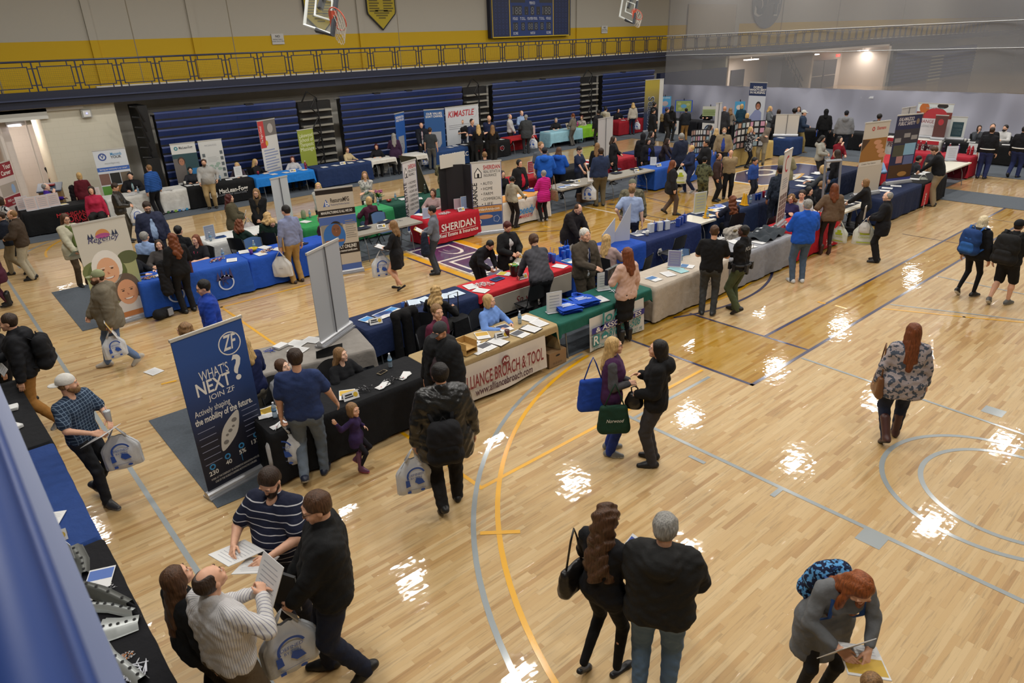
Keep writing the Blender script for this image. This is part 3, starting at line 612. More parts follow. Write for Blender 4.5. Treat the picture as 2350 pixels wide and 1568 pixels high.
SKIN = {'l': 'd9a78a', 'p': 'e3b79e', 't': 'c48e6e', 'd': '4a2e22', 'm': '8f5f45'}
HAIR = {'bk': '171311', 'db': '33241a', 'br': '4f3523', 'lb': '84633f', 'bl': 'c2a06a', 'au': '6e3a1e', 'rd': '8b4a22', 'dr': '4c1a16', 'gy': '8d8b86', 'wh': 'cfcbc2', 'pb': 'd8c8a4'}
POSE = {'dn': (.245, .03, .84), 'hold': (.11, .27, 1.10), 'low': (.14, .27, .95), 'crs': (-.07, .21, 1.16), 'crs2': (-.05, .24, 1.13), 'clasp': (.035, .23, .93), 'hip': (.23, .02, 1.02), 'pock': (.225, .09, .90), 'phone': (.10, .27, 1.2),
        'face': (.05, .17, 1.42), 'back': (.08, -.2, .98), 'tab': (.17, .36, .79), 'rch': (.2, .5, 1.0), 'pt': (.06, .34, 1.12), 'out': (.34, .34, 1.05), 'strap': (.17, .16, 1.30), 'bagdn': (.29, .05, .80)}
WRIST = {}; ROOTS = {}
def hand_prims(W, D, N, T, curl, s, fine):
    W, D, N, T = map(np.array, (W, D, N, T)); pr = []
    for i, (o, ln) in enumerate(((.027, .92), (.009, 1.0), (-.009, .95), (-.026, .78))):
        kn = W+D*.088*s+T*o*s; pr.append(('c', W+D*.012*s+T*o*.6*s, kn, .014*s, .0115*s, .012*s))
        a, p = 0., kn
        for seg, (l, cu) in enumerate(((.042, .55), (.026, .85), (.021, .6))):
            a += curl*cu+.04*i*(seg == 0); d = D*math.cos(a)+N*math.sin(a); q = p+d*l*ln*s; pr.append(('c', p, q, (.0092-.0008*seg)*s, (.0084-.0008*seg)*s, .003*s)); p = q
    b = W+D*.03*s+T*.018*s; c = b+(D*.62+T*.62+N*.28)*.042*s; e = c+(D*.8+T*.12+N*(.35+.3*curl))*.032*s; f = e+(D*.75-T*.15*curl+N*(.4+.3*curl))*.026*s
    pr += [('c', b, c, .015*s, .012*s, .01*s), ('c', c, e, .0115*s, .0095*s, .004*s), ('c', e, f, .0095*s, .008*s, .003*s)]
    if not fine: pr = [(*p[:3], p[3]*1.15, p[4]*1.15, p[5]) for p in pr]
    return pr
def lod(d): return 0 if d < 13.5 else 1 if d < 20 else 2
SHOES = {}
def shoe_mesh(kind, col, h):
    k = (kind, col, h)
    if k in SHOES: return SHOES[k]
    if kind == 'heel': pr = [('c', (0, -.05, -.02), (0, .14, -.075), .034, .026, .02), ('c', (0, .1, -.07), (0, .19, -.078), .034, .022, .02), ('c', (0, -.055, -.02), (0, -.06, -.085), .012, .008, .01), ('c', (0, -.03, -.02), (0, -.04, .14), .045, .052, .03)]
    elif kind == 'flat': pr = [('c', (0, -.05, -.072), (0, .14, -.078), .03, .033, .02), ('c', (0, .12, -.075), (0, .17, -.08), .033, .02, .02), ('x', (0, .02, -.03), (.026, .08, .03), None, .01)]
    else: pr = [('c', (0, -.055, -.055), (0, .06, -.06), .038, .042, .03), ('c', (0, .05, -.06), (0, .165, -.07), .045, .034, .03), ('c', (0, -.03, -.03), (0, .02, -.0), .042, .04, .03), ('c', (0, 0, -.03), (0, .1, -.055), .038, .035, .03)]
    if kind == 'boot': pr += [('c', (0, -.02, -.02), (0, -.02, .24), .05, .062, .03)]
    pr.append(('p', (0, 0, -.09), (0, 0, -1)))
    V, Fq = smooth_mesh(pr, h)
    sole = col.split('/')[1] if '/' in col else '1a1a1a'
    me = np_mesh('shoe', [(V, Fq)], [mat(col.split('/')[0], .45), mat(sole, .6)], lambda V, Fa: (V[Fa].mean(1)[:, 2] < -.07))
    SHOES[k] = me; return me
def person(label, head=None, feet=None, h=None, a=-90, R='dn', L='dn', top=('long', '222222'), bot=('pants', '222222'), hair=('short', 'db'), skin='l', hd=(0, 0), lean=0., sit=0, b=1., f=0, shoe=('sneaker', '1c1c1c'),
           coat=None, shirt=None, extra='', walk=0., key=None, rR=None, rL=None, z0=0., group=None):
    # height and place on the ground
    if sit or h: h = h or (1.64 if f else 1.76)
    if feet is not None and h is None:
        x, y = at(*feet); h = min(max(min((abs(project(x, y, z)[1]-head[1]), z) for z in np.linspace(.8, 2.0, 241))[1], .8), 1.95)
    s = h/1.75; A = math.radians(a); rr_ = .16 if sit else .2
    if feet is None:
        best = None
        for ds in (0, .015, -.015, .03, -.03, .05, -.05, .07, -.07, .09, -.09, .11, -.11, -.14):
            hh = h*(1+ds); x_, y_ = at(head[0], head[1], (1.75 if not sit else 1.29)*hh/1.75*math.cos(lean*.6)); pen = 3*inside(x_, y_, rr_)+sum(max(0, .36-math.hypot(x_-q[0], y_-q[1])) for q in CIRC)+.6*abs(ds)
            if sit and a < 0: n_ = math.hypot(x_, y_); pen += .8*(inside(x_+x_/n_*.5, y_+y_/n_*.5, .05) > 0)
            if best is None or pen < best[0]: best = (pen, hh)
        h = best[1]; s = h/1.75
    gx, gy = at(head[0], head[1], (1.75 if not sit else 1.29)*s*math.cos(lean*.6)) if feet is None else at(*feet)
    if feet is not None:
        best = None
        for r_ in (0, .07, .14, .2):
            for k_ in range(8 if r_ else 1):
                x_, y_ = gx+r_*math.cos(k_*.785), gy+r_*math.sin(k_*.785); pen = 3*inside(x_, y_, rr_-.04)+sum(max(0, .34-math.hypot(x_-q[0], y_-q[1])) for q in CIRC)+.5*r_
                if best is None or pen < best[0]: best = (pen, x_, y_)
        gx, gy = best[1], best[2]
    CIRC.append((gx, gy)); n = math.hypot(gx, gy); aw = (gx/n, gy/n); rt = (aw[1], -aw[0]); fd = np.array((math.cos(A)*rt[0]+math.sin(A)*aw[0], math.cos(A)*rt[1]+math.sin(A)*aw[1]))
    l = lod(n); H = (.015, .02, .026)[l]; HH = (.006, .010, .0145)[l]; seed = (gx*7+gy*3) % 6
    # skeleton, metres, facing +Y
    hipz = (.93 if not sit else .50)*s; P0 = np.array((0, 0, hipz+.04*s)); Rl = rot('x', -lean); Rm = rot('x', -lean*.5)
    def sp(y, z, M=Rl): return P0+M @ (np.array((0, y, z-.97))*s)
    def off(x): return np.array((x*s, 0, 0))
    sw = (.165 if f else .183)*(1+.25*(b-1)); bw = b
    levels = [(0, .90, .085, .098, Rm), (0, .98, .088 if f else .08, .102, Rm), (.0, 1.09, .05 if f else .068, .088 if f else .098, Rm), (0, 1.2, .07 if f else .082, .09 if f else .104, Rl), (.008, 1.32, .082 if f else .10, .095 if f else .108, Rl), (0, 1.415, .105 if f else .125, .058, Rl)]
    def torso(add, zmin=.86, zmax=2, k=.06):
        o = []
        for (y, z, w_, r_, M) in levels:
            if z < zmin or z > zmax: continue
            c = sp(y, z, M); g = bw if z < 1.4 else 1+(bw-1)*.4; o.append(('c', c-off(w_*g), c+off(w_*g), (r_*g+add)*s, (r_*g+add)*s, k*s))
        if bw > 1.12 and zmin < 1.1: o.append(('e', sp(.07*bw, 1.08, Rm), tuple(q*s*(bw-.15)*1.05+add for q in (.15, .12, .16)), None, .08*s))
        if f: o += [('e', sp(.075, 1.28)+off(q), ((.062+add)*s,)*3, None, .05*s) for q in (-.07, .07)]
        return o
    nb = sp(-.01, 1.46); hdc = sp(.02 if not lean else .035, 1.635)
    Sh = {q: sp(-.005, 1.415)+off(q*sw) for q in (-1, 1)}
    Rh = rot('z', math.radians(-hd[0])) @ rot('x', -(lean*.55+math.radians(hd[1]))); 
    if lean: hdc = nb+Rh @ (np.array((0, .03, .175))*s)
    tA_ = {'jacket': .03, 'parka': .05, 'coat': .034}.get(top[0], .014); arms = {}
    for q, pose, rr in ((1, R, rR), (-1, L, rL)):
        t = np.array(POSE[pose] if isinstance(pose, str) else pose, float); t[0] *= q
        if pose == 'crs': t = np.array((-.10*q, .20, 1.17 if q > 0 else 1.12))
        if sit and pose != 'tab' or (sit and not isinstance(pose, str)): t[2] -= .43
        if isinstance(pose, str) and t[1] > .15 and pose != 'tab' and not sit: t = (Rm @ (t-np.array((0, 0, .97))))+np.array((0, 0, .97))
        elif lean and pose in ('dn', 'bagdn'): t = t+np.array((0, math.sin(lean)*.35, 0))
        if abs(t[0]) > .2 and t[1] < .25: t[0] = q*max(abs(t[0]), .18*bw+tA_+.075)
        if bw > 1.12 and t[1] > .15: t[1] += .1*(bw-1)
        Wt = t*s; pole = (q*.55, -.7, -.35) if t[1] < .25 else (q*.75, -.35, -.6)
        el, Wr = ik(Sh[q], Wt, .285*s, .25*s, pole); arms[q] = (el, Wr, rr)
    legs = {}
    for q in (-1, 1):
        hp = P0+off(q*.09*(1+.4*(bw-1)))-np.array((0, 0, .05*s))
        if sit: an = np.array((q*.12, .42, .09/s))*s; an[2] = .09; hp = hp+np.array((0, .02, 0)); kn = np.array((q*.13*s, .42*s, .50*s)); legs[q] = (hp, kn, an, 0); continue
        an = np.array((q*.10*(1+.3*(bw-1)), q*walk, .09))*np.array((s, s, 1)); heel = 0
        if walk and q*walk < 0: heel = .55; an[2] += .07
        kn, an = ik(hp, an, .43*s, .43*s, (q*.12, 1, 0)); legs[q] = (hp, kn, an, heel)
    root = thing('person', label, 'person', (gx, gy, z0), math.atan2(-fd[0], fd[1]), group)
    if feet is None:   # put the head, not the feet, where it belongs
        tp = hdc+Rh @ (np.array((0, 0, .115))*s); wz = tp[2]; hx, hy = at(head[0], head[1], wz+z0); cz, sz = math.cos(root.rotation_euler[2]), math.sin(root.rotation_euler[2])
        root.location = (hx-(tp[0]*cz-tp[1]*sz), hy-(tp[0]*sz+tp[1]*cz), z0)
    sk = mat(SKIN[skin], .5, var=.06, scale=25, spec=.4); hm = hairmat(HAIR[hair[1]])
    kid = h < 1.3; hs = s*(1.42 if kid else 1.0)
    # body: one continuous skin surface (head and hands at finer resolution)
    short = top[0] in ('tee', 'none'); tA = {'tee': .012, 'long': .014, 'polo': .014, 'jacket': .03, 'parka': .05, 'coat': .034, 'blouse': .018, 'dress': .012, 'vest': .014}.get(top[0], .014)
    pr = torso(-.012)+[('c', sp(-.012, 1.40), hdc+Rh @ (np.array((0, -.012, -.05))*hs), .056*s, .05*s, .03*s)]
    for q in (-1, 1):
        el, Wr, _ = arms[q]; pr += [('c', Sh[q], el, .05*s*min(bw, 1.25), .04*s*min(bw, 1.2), .03*s), ('c', el, Wr, .04*s*min(bw, 1.2), .027*s, .02*s)]
        hp, kn, an, he = legs[q]; t_ = 1 if bot[0] in ('skirt', 'bare', 'shorts') and 'tights' not in extra else .55
        pr += [('c', hp, kn, .082*s*t_*min(bw, 1.2), .052*s*t_, .04*s), ('c', kn, kn+(an-kn)*.35+np.array((0, -.015*s, 0)), .05*s*t_, .054*s*t_, .03*s), ('c', kn+(an-kn)*.35+np.array((0, -.015*s, 0)), an, .054*s*t_, .034*s*t_, .03*s)]
    parts = [smooth_mesh(pr, H)]
    def hp_(x, y, z): return hdc+Rh @ (np.array((x, y, z))*hs)
    def he(x, y, z, r, k=.01, t='e'): return (t, hp_(x, y, z), tuple(q*hs for q in r), Rh, k*hs)
    fw = .93 if f else 1.
    hp = [he(0, -.012, .025, (.074, .092, .088), .02), he(0, .02, -.01, (.064*fw, .072, .085), .03), he(0, .035, -.062, (.045*fw, .05, .047), .03), he(0, .068, -.098, (.022, .02, .017), .025),
          ('c', hp_(0, -.03, -.04), nb, .05*s, .054*s, .02*s), ('c', hp_(0, .083, .02), hp_(0, .103 if not kid else .096, -.026), .008*hs, .0105*hs if not kid else .007*hs, .008*hs)]
    if l < 2: hp += [he(q*.03, .094, .012, (.018, .012, .012), .008, 'x') for q in (-1, 1)]+[he(0, .088, -.058, (.024, .012, .011), .006), he(0, .104, -.035, (.017, .008, .008), .006)]+[he(q*.03, .082, .03, (.024, .012, .008), .012) for q in (-1, 1)]+[he(q*.045, .062, -.03, (.022, .02, .02), .02) for q in (-1, 1)]
    hp += [he(q*.074, -.008, -.012, (.01, .02, .03), .006) for q in (-1, 1)]
    parts.append(smooth_mesh(hp, HH))
    key = key or label; ROOTS[key] = (*root.location, root.rotation_euler[2])
    for q in (-1, 1):
        el, Wr, rr = arms[q]; D = nrm(Wr-el); Nn = np.array((-q*.9, .15, -.35)) if D[2] < -.5 else np.array((-q*.75, -.1, -.75)); Nn = nrm(Nn-(Nn@D)*D); T = q*np.cross(D, Nn)
        if 'flatL' in extra and q < 0 or 'flatR' in extra and q > 0: curl = .1
        else: curl = rr if rr is not None else (.95 if (R if q > 0 else L) in ('hold', 'bagdn', 'phone', 'clasp', 'strap', 'low') else .38)
        parts.append(smooth_mesh([('c', Wr-D*.03*s, Wr+D*.01*s, .026*s, .024*s, .015*s)]+hand_prims(Wr, D, Nn, T, curl, s, l == 0), (.0045, .0075, .012)[l]))
        cz, sz = math.cos(root.rotation_euler[2]), math.sin(root.rotation_euler[2]); g_ = Wr+D*.085*s+Nn*.03*s; WRIST[(key, 'R' if q > 0 else 'L')] = (root.location[0]+g_[0]*cz-g_[1]*sz, root.location[1]+g_[0]*sz+g_[1]*cz, g_[2]+z0, root.rotation_euler[2])
    lipc = mat('a8625a' if skin not in 'dm' else '5e3530', .5); lz = hp_(0, .098, -.06)
    me = np_mesh('body', parts, [sk, lipc], lambda V, Fa: ((np.abs((V[Fa].mean(1)-lz) @ Rh) < np.array((.021, .017, .0065))*hs).all(1)))
    bo = obj('body', me, root)
    # face details
    if hd[0] > -170:
        ew, ed = mat('d9d4cc', .3), mat('2a211c', .3)
        k_ = ('eye', round(hs, 2), l)
        if k_ not in SHOES:
            m = MB(); m.ell((0, 0, 0), (.0125*hs, .009*hs, .0075*hs), ew, 10, 6); m.ell((0, .006*hs, 0), (.0062*hs, .0045*hs, .0062*hs), ed, 8, 6); SHOES[k_] = m.mesh('eye', True)
        for q in (-1, 1):
            o = obj('eye', SHOES[k_], root); o.matrix_local = Matrix.Translation(Vector(hp_(q*.03, .083, .011))) @ Matrix(Rh.tolist()).to_4x4()
            if l < 2:
                m = MB(); m.tube([(-.017*hs*q, -.004*hs, -.001), (0, .002*hs, .003*hs), (.016*hs*q, -.005*hs, 0)], [.0022*hs, .0034*hs, .0018*hs], hm, 6); o = m.build('eyebrow', root, True); o.matrix_local = Matrix.Translation(Vector(hp_(q*.031, .093, .034))) @ Matrix(Rh.tolist()).to_4x4()
    if 'glass' in extra:
        m = MB(); gm = mat('1b1b1d', .3)
        for q in (-1, 1): m.tube([hp_(q*.031+.024*math.cos(i*math.pi/6), .098, .009+.017*math.sin(i*math.pi/6)) for i in range(13)], .0018*hs, gm, 4); m.tube([hp_(q*.054, .096, .014), hp_(q*.077, -.0, .01)], .002*hs, gm, 4)
        m.tube([hp_(-.008, .1, .012), hp_(.008, .1, .012)], .002*hs, gm, 4); m.build('glasses', root)
    # hair
    st = hair[0]; hq = []
    if st not in ('bald', 'none', 'hood'):
        g = .004 if st in ('buzz',) else .012
        if 'cap' in extra or 'beanie' in extra: g = .003
        hq = [he(0, -.022, .032, (.078+g, .088+g, .086+g), .01)]
        if st in ('long', 'curl', 'bob', 'pony', 'bun', 'half'): hq += [he(q*.058, -.005, -.01, (.024, .05, .06), .02) for q in (-1, 1)]
        else: hq += [he(0, -.045, -.02, (.068, .055, .055), .02)]
        if st == 'bob': hq += [he(q*.06, -.01, -.06, (.03, .055, .07), .03) for q in (-1, 1)]+[he(0, -.06, -.05, (.075, .045, .08), .03)]
        if st in ('long', 'curl', 'half'):
            ln = float(hair[2]) if len(hair) > 2 else .30; th = .05 if st == 'curl' else .036; dz = -.06-ln
            hq += [('c', hp_(q*.06, -.02, -.02), sp(.0, 1.60-ln)+off(q*.10)+np.array((0, -.055-.1*lean, 0))*s, .036*s, th*s, .03*s) for q in (-1, 1)]
            hq += [('c', hp_(0, -.065, 0), sp(-.11, 1.58-ln), .055*s, (th+.012)*s, .04*s), ('c', hp_(q*.03 if (q := 1) else 0, -.06, -.02), sp(-.105, 1.60-ln*.8)+off(.06), .05*s, th*s, .03*s), ('c', hp_(-.03, -.06, -.02), sp(-.105, 1.60-ln*.8)+off(-.06), .05*s, th*s, .03*s)]
            if 'front' in extra: hq += [('c', hp_(q*.07, .02, -.03), sp(.10, 1.5-ln*.75)+off(q*.085), .03*s, .036*s, .03*s) for q in (-1, 1)]
        if st == 'pony': hq += [('c', hp_(0, -.10, .03), hp_(0, -.125, -.07), .026*hs, .03*hs, .02), ('c', hp_(0, -.125, -.07), hp_(0, -.11, -.17), .028*hs, .016*hs, .02)]
        if st == 'bun': hq += [he(0, -.115, .0, (.036, .03, .034), .012)]
        if st == 'balding': hq = [he(0, -.03, .024, (.084, .092, .096), .01), he(0, .035, .135, (.062, .105, .06), .015, 'x')]
        if st == 'afro': hq += [he(0, -.02, .04, (.105, .11, .10), .03)]
        # clear the face
        fz = .105 if st not in ('long', 'curl', 'bob') else .1
        hq += [he(0, fz, -.012 if st != 'balding' else .02, (.062, .075, .078), .012, 'x')]
        if st in ('short', 'buzz', 'balding'): hq += [he(q*.085, .012, -.035, (.028, .045, .05), .008, 'x') for q in (-1, 1)]+[he(0, -.02, -.13, (.1, .13, .06), .01, 'x')]
        w_ = {'curl': .009, 'afro': .007, 'long': .0025, 'half': .004}.get(st, .002)*s
        r = smooth_mesh(hq, HH*1.05, w_ if l < 2 else w_*.5, seed)
        if r: obj('hair', np_mesh('hair', [r], [hm]), root)
    sc_ = [e for e in extra.split() if e.startswith('scarf:')]
    if sc_: blob('scarf', [('c', sp(-.05, 1.44)-off(.05), sp(.05, 1.45)-off(.06), .05*s, .05*s, .03), ('c', sp(-.05, 1.44)+off(.05), sp(.05, 1.45)+off(.06), .05*s, .05*s, .03), ('c', sp(.1, 1.42), sp(.14, 1.02), .05*s, .05*s, .03), ('c', sp(-.07, 1.45)-off(.03), sp(-.07, 1.45)+off(.03), .05*s, .05*s, .03)], H, [cloth(sc_[0][6:])], root, .003)
    ly = [e for e in extra.split() if e.startswith('lany:')]
    if ly:
        m = MB(); cm_ = mat(ly[0][5:])
        for q in (-1, 1): m.tube([sp(.0, 1.47)+off(q*.06), sp(.13, 1.36)+off(q*.05), sp(.15, 1.2)], .006, cm_, 5)
        p_ = sp(.165, 1.15); m.cbox(p_, (.08, .01, .1), WT); m.build('lanyard', root)
    if 'beard' in extra: blob('beard', [he(0, .066, -.082, (.052, .056, .05), .02), he(0, .02, -.055, (.07, .05, .052), .02), he(0, .108, -.058, (.022, .02, .008), .006, 'x'), he(0, .112, .0, (.05, .05, .042), .01, 'x')], HH, [hairmat(HAIR['gy' if 'gbeard' in extra else hair[1]])], root, .002)
    hat = [e for e in extra.split() if e.startswith('cap') or e.startswith('beanie')]
    if hat:
        kd, c1 = hat[0].split(':')[:2]; bk = kd == 'capb'
        hq = [he(0, -.017, .034, (.088, .104, .097), .01), ('x', hp_(0, -.0, -.055), tuple(q*hs for q in (.15, .2, .08)), Rh, .01*hs)]
        if kd.startswith('cap'):
            sgn = -1 if bk else 1; hq += [he(0, sgn*.115-.01, .022 if not bk else .0, (.066, .072, .012), .012)]
        r = smooth_mesh(hq, HH)
        if r: obj('cap', np_mesh('cap', [r], [cloth(c1)]), root)
    if 'hoodup' in extra: blob('hood', [he(0, -.03, .02, (.105, .115, .125), .02), ('c', hp_(0, -.06, -.06), sp(-.05, 1.42), .08*s, .1*s, .04), he(0, .13, -.01, (.068, .1, .09), .01, 'x')], HH*1.3, [cloth(top[1])], root)
    # clothes
    def sleeve(add, end=1., fl=0.):
        o = []
        for q in (-1, 1):
            el, Wr, _ = arms[q]; m_ = min(1+(bw-1)*.5, 1.15)
            o.append(('c', Sh[q], Sh[q]+(el-Sh[q])*min(end*2, 1), (.052*m_+add)*s, (.046*m_+add+fl)*s, .018*s))
            if end > .5: o.append(('c', el, el+(Wr-el)*(end-.5)*2, (.046*m_+add)*s, (.031+add*.9+fl)*s, .014*s))
        return o
    def skirt(z1, w1, r1, add=0.):
        o = []; c0 = sp(0, .95, Rm); 
        if sit: return [('c', c0+off(q*.09), legs[q][1]-np.array((0, .03, 0)), .12*s, .085*s, .07*s) for q in (-1, 1)]
        n_ = 5
        for i in range(n_+1):
            t = i/n_; z = .95+(z1-.95)*t; c = c0*(1-t)+np.array((0, c0[1]*.6, z*s))*t; o.append(('c', c-off((.09+(w1-.09)*t)*bw), c+off((.09+(w1-.09)*t)*bw), ((.105+(r1-.105)*t)*bw+add)*s, ((.105+(r1-.105)*t)*bw+add)*s, .05*s))
        return o
    wob = (.0045, .004, .003)[l]*s
    def garment(name, kind, col, add, pat, opn=0.):
        hem = {'tee': .90, 'polo': .90, 'long': .90, 'blouse': .87, 'jacket': .88, 'vest': .9, 'parka': .80, 'coat': .72, 'dress': .60, 'tunic': .74, 'longcoat': .50}.get(kind, .9)
        o = torso(add, .86 if hem <= .87 else .95)
        if hem < .86 or kind == 'dress': o += skirt(hem, .10, .115 if kind != 'dress' else .12, add)
        elif not sit: o += [('c', sp(0, hem+.03, Rm)-off(.088*bw), sp(0, hem+.03, Rm)+off(.088*bw), (.1*bw+add)*s, (.1*bw+add)*s, .04*s)]
        o += [('c', sp(-.01, 1.43), sp(0, 1.475), .085*s, (.06+add*.5)*s, .02*s)]
        if kind in ('jacket', 'parka', 'coat', 'long') and hair[0] not in ('long', 'curl'): o += [('c', sp(-.02, 1.46), sp(-.018, 1.50), .078*s, .069*s, .015*s)]
        if kind in ('tee', 'polo'): o += sleeve(add+.006, .36, .01)
        elif kind == 'dress': o += sleeve(add, .9)
        elif kind != 'vest': o += sleeve(add, .98 if kind != 'blouse' else .85, .004)
        if not sit and hem < .95: o.append(('p', P0+Rm @ (np.array((0, 0, hem-.97-.02))*s), Rm @ np.array((0, 0, -1.))))
        if opn:
            for z in (.8, .92, 1.04, 1.16, 1.28, 1.38): o.append(('x', sp(.19*bw+add, z, Rl if z > 1.15 else Rm), (opn*s*(1.0 if z < 1.3 else .8), .13*s, .1*s), None, .015))
        if kind in ('tee', 'polo', 'blouse', 'dress', 'vest') : o.append(('x', sp(.075, 1.50), ((.06)*s, .08*s, .07*s), None, .012))
        if 'hoodie' in extra and name != 'shirt': o += [('e', sp(-.125, 1.43), (.135*s, .085*s, .10*s), None, .03*s), ('c', sp(-.09, 1.48)-off(.07), sp(-.09, 1.48)+off(.07), .05*s, .05*s, .03*s)]
        blob(name, o, H*.95, [cloth(col, *pat)], root, wob*(.6 if kind in ('tee', 'polo') else 1), seed)
    pat = tuple(top[2:]) if len(top) > 2 else ()
    if shirt:
        garment('shirt', 'long', shirt, .013, ())
        ti = [e for e in extra.split() if e.startswith('tie:')]
        if ti:
            tp_ = [sp(.125*bw+.0*z, z) for z in (1.43, 1.3, 1.15, 1.02)]; m = MB(); m.tube([p+np.array((0, .0, 0)) for p in tp_], [.014, .028, .033, .02], cloth(ti[0][4:]), 8, ry=.3); m.build('tie', root, True)
        garment('jacket', top[0] if top[0] in ('coat', 'parka') else 'jacket', top[1], tA if tA > .02 else .03, pat, .05 if ti else .075)
    elif top[0] != 'none':
        nm = {'jacket': 'jacket', 'parka': 'jacket', 'coat': 'coat', 'longcoat': 'coat', 'dress': 'dress'}.get(top[0], 'shirt')
        garment(nm, top[0], top[1], tA, pat)
        if 'vest:' in extra: vc = [e for e in extra.split() if e.startswith('vest:')][0][5:]; blob('vest', torso(.04, .9), H, [cloth(vc)], root, wob, seed)
    bp = tuple(bot[2:]) if len(bot) > 2 else ()
    if bot[0] in ('pants', 'jeans', 'shorts', 'leggings'):
        o = torso(.006 if bot[0] != 'leggings' else .0, .86, 1.0, .05); e = {'pants': (.105, .072, .064), 'jeans': (.098, .066, .056), 'leggings': (.086, .055, .038), 'shorts': (.105, .095, .09)}[bot[0]]
        for q in (-1, 1):
            hp, kn, an, he_ = legs[q]; m_ = min(bw, 1.25)
            if bot[0] == 'shorts': o.append(('c', hp, hp+(kn-hp)*1.02, .105*s*m_, .092*s*m_, .04*s)); continue
            o += [('c', hp, kn, e[0]*s*m_, e[1]*s*m_, .035*s), ('c', kn, an+np.array((0, -.005, -.03*(bot[0] != 'leggings'))), e[1]*s*m_, e[2]*s, .02*s)]
        blob('trousers' if bot[0] != 'shorts' else 'shorts', o, H*.95, [cloth(bot[1], *bp)], root, wob*(.7 if bot[0] != 'leggings' else .2), seed+1)
    elif bot[0] == 'skirt': blob('skirt', torso(.004, .9, 1.05)+skirt(.52, .06, .11), H*.95, [cloth(bot[1], *bp)], root, wob*.5, seed)
    if 'wbelt' in extra:
        m = MB(); m.tube([sp(.0, 1.03, Rm)+np.array((.2*bw*math.cos(i*.3927), .145*bw*math.sin(i*.3927), 0))*s for i in range(17)], .026, WT, 6, ry=.7); m.build('belt', root)
    if 'txt:' in extra:
        m = MB(); p_ = sp(-.142, 1.31); m.text(extra.split('txt:')[1].split()[0], p_[0], p_[2], .075, mat('a9a9a9'), y=p_[1], bold=True); m.build('printed_text', root)
    if 'tights' in extra:
        o = []
        for q in (-1, 1): hp, kn, an, he_ = legs[q]; o += [('c', hp, kn, .086*s, .056*s, .035*s), ('c', kn, an, .056*s, .038*s, .02*s)]
        blob('tights', o, H*.9, [cloth('1b191b')], root)
    if shoe:
        sm = shoe_mesh(shoe[0], shoe[1], (.009, .012, .016)[l])
        for q in (-1, 1):
            o = obj('shoe', sm, root); hp, kn, an, he_ = legs[q]; o.location = an; o.rotation_euler = (-he_, 0, -q*.18); o.scale = (s, s, 1 if s > .8 else .8)
    if sit: folding_chair(root, label, s, 'bluechair' in extra)
    return root
def chair_meshes():
    r = []
    for c in ('17181b', '4a6a94'):
        cm, fm = mat(c, .5), mat('24262a', .35, .6)
        m = MB(); m.grid(lambda u, v: ((u-.5)*.40, (v-.5)*.38, .445-.012*math.sin(math.pi*u)), 8, 2, cm); m.grid(lambda u, v: ((.5-u)*.40, (v-.5)*.38, .425), 8, 2, cm)
        m.box((-.2, -.19, .425), (-.195, .19, .445), cm); m.box((.195, -.19, .425), (.2, .19, .445), cm); m.box((-.2, .185, .425), (.2, .19, .445), cm); s1 = m.mesh('seat', True)
        m = MB(); pts = lambda u, v, o=0: ((u-.5)*.42, -.235-.05*v-.05*math.sin(math.pi*u)+o, .60+.27*v+.035*math.sin(math.pi*u)*v)
        m.grid(lambda u, v: pts(1-u, v), 8, 4, cm); m.grid(lambda u, v: pts(u, v, .014), 8, 4, cm); s2 = m.mesh('backrest', True)
        m = MB(); m.tube([(0, .22, 0), (0, -.2, .50), (0, -.27, .87)], .011, fm, 6); s3 = m.mesh('leg', True)
        m = MB(); m.tube([(0, -.25, 0), (0, .14, .43)], .011, fm, 6); s4 = m.mesh('leg', True)
        r.append((s1, s2, s3, s4))
    return r
_ch = []
def folding_chair(pr=None, of=None, s=1, blue=False, loc=None, rz=0, label=None):
    if not _ch: _ch.extend(chair_meshes())
    ms = _ch[1 if blue else 0]
    if pr is not None:
        loc = tuple(pr.location); rz = pr.rotation_euler[2]
        label = ('blue' if blue else 'black')+' folding chair under the seated '+' '.join(of.split()[:11])
    t = thing('folding_chair', ' '.join(label.split()[:16]), 'chair', (loc[0], loc[1], 0), rz)
    obj('seat', ms[0], t); obj('backrest', ms[1], t)
    for x in (-.21, .21): obj('leg', ms[2], t, (x, 0, 0)); obj('leg', ms[3], t, (x, 0, 0))
    return t
# ---------------------------------------------------------------- tables and cloths
PL = mat('8f8a80', .45, var=.05); PLW = mat('cfcabb', .45); LEG = mat('8b8f93', .35, .7)
def table(cx, cy, W, D, desc, rz=0, top=None, h=.74):
    TABS.append((cx, cy, W, D, rz)); t = thing('folding_table', desc, 'table', (cx, cy, 0), rz); m = MB(); m.box((-W/2, -D/2, h-.045), (W/2, D/2, h), top or PL); m.box((-W/2+.04, -D/2+.04, h-.06), (W/2-.04, D/2-.04, h-.045), mat('555555')); m.build('table_top', t)
    for s in (-1, 1):
        m = MB(); x = s*(W/2-.28)
        for y in (-1, 1): m.tube([(x, y*.12, h-.05), (x, y*(D/2-.13), h-.32), (x, y*(D/2-.07), .0)], .013, LEG, 6)
        m.tube([(x, -D/2+.1, .2), (x, D/2-.1, .2)], .01, LEG, 6); m.tube([(x, 0, .35), (x-s*.42, 0, h-.05)], .009, LEG, 5); m.build('leg', t)
    return t
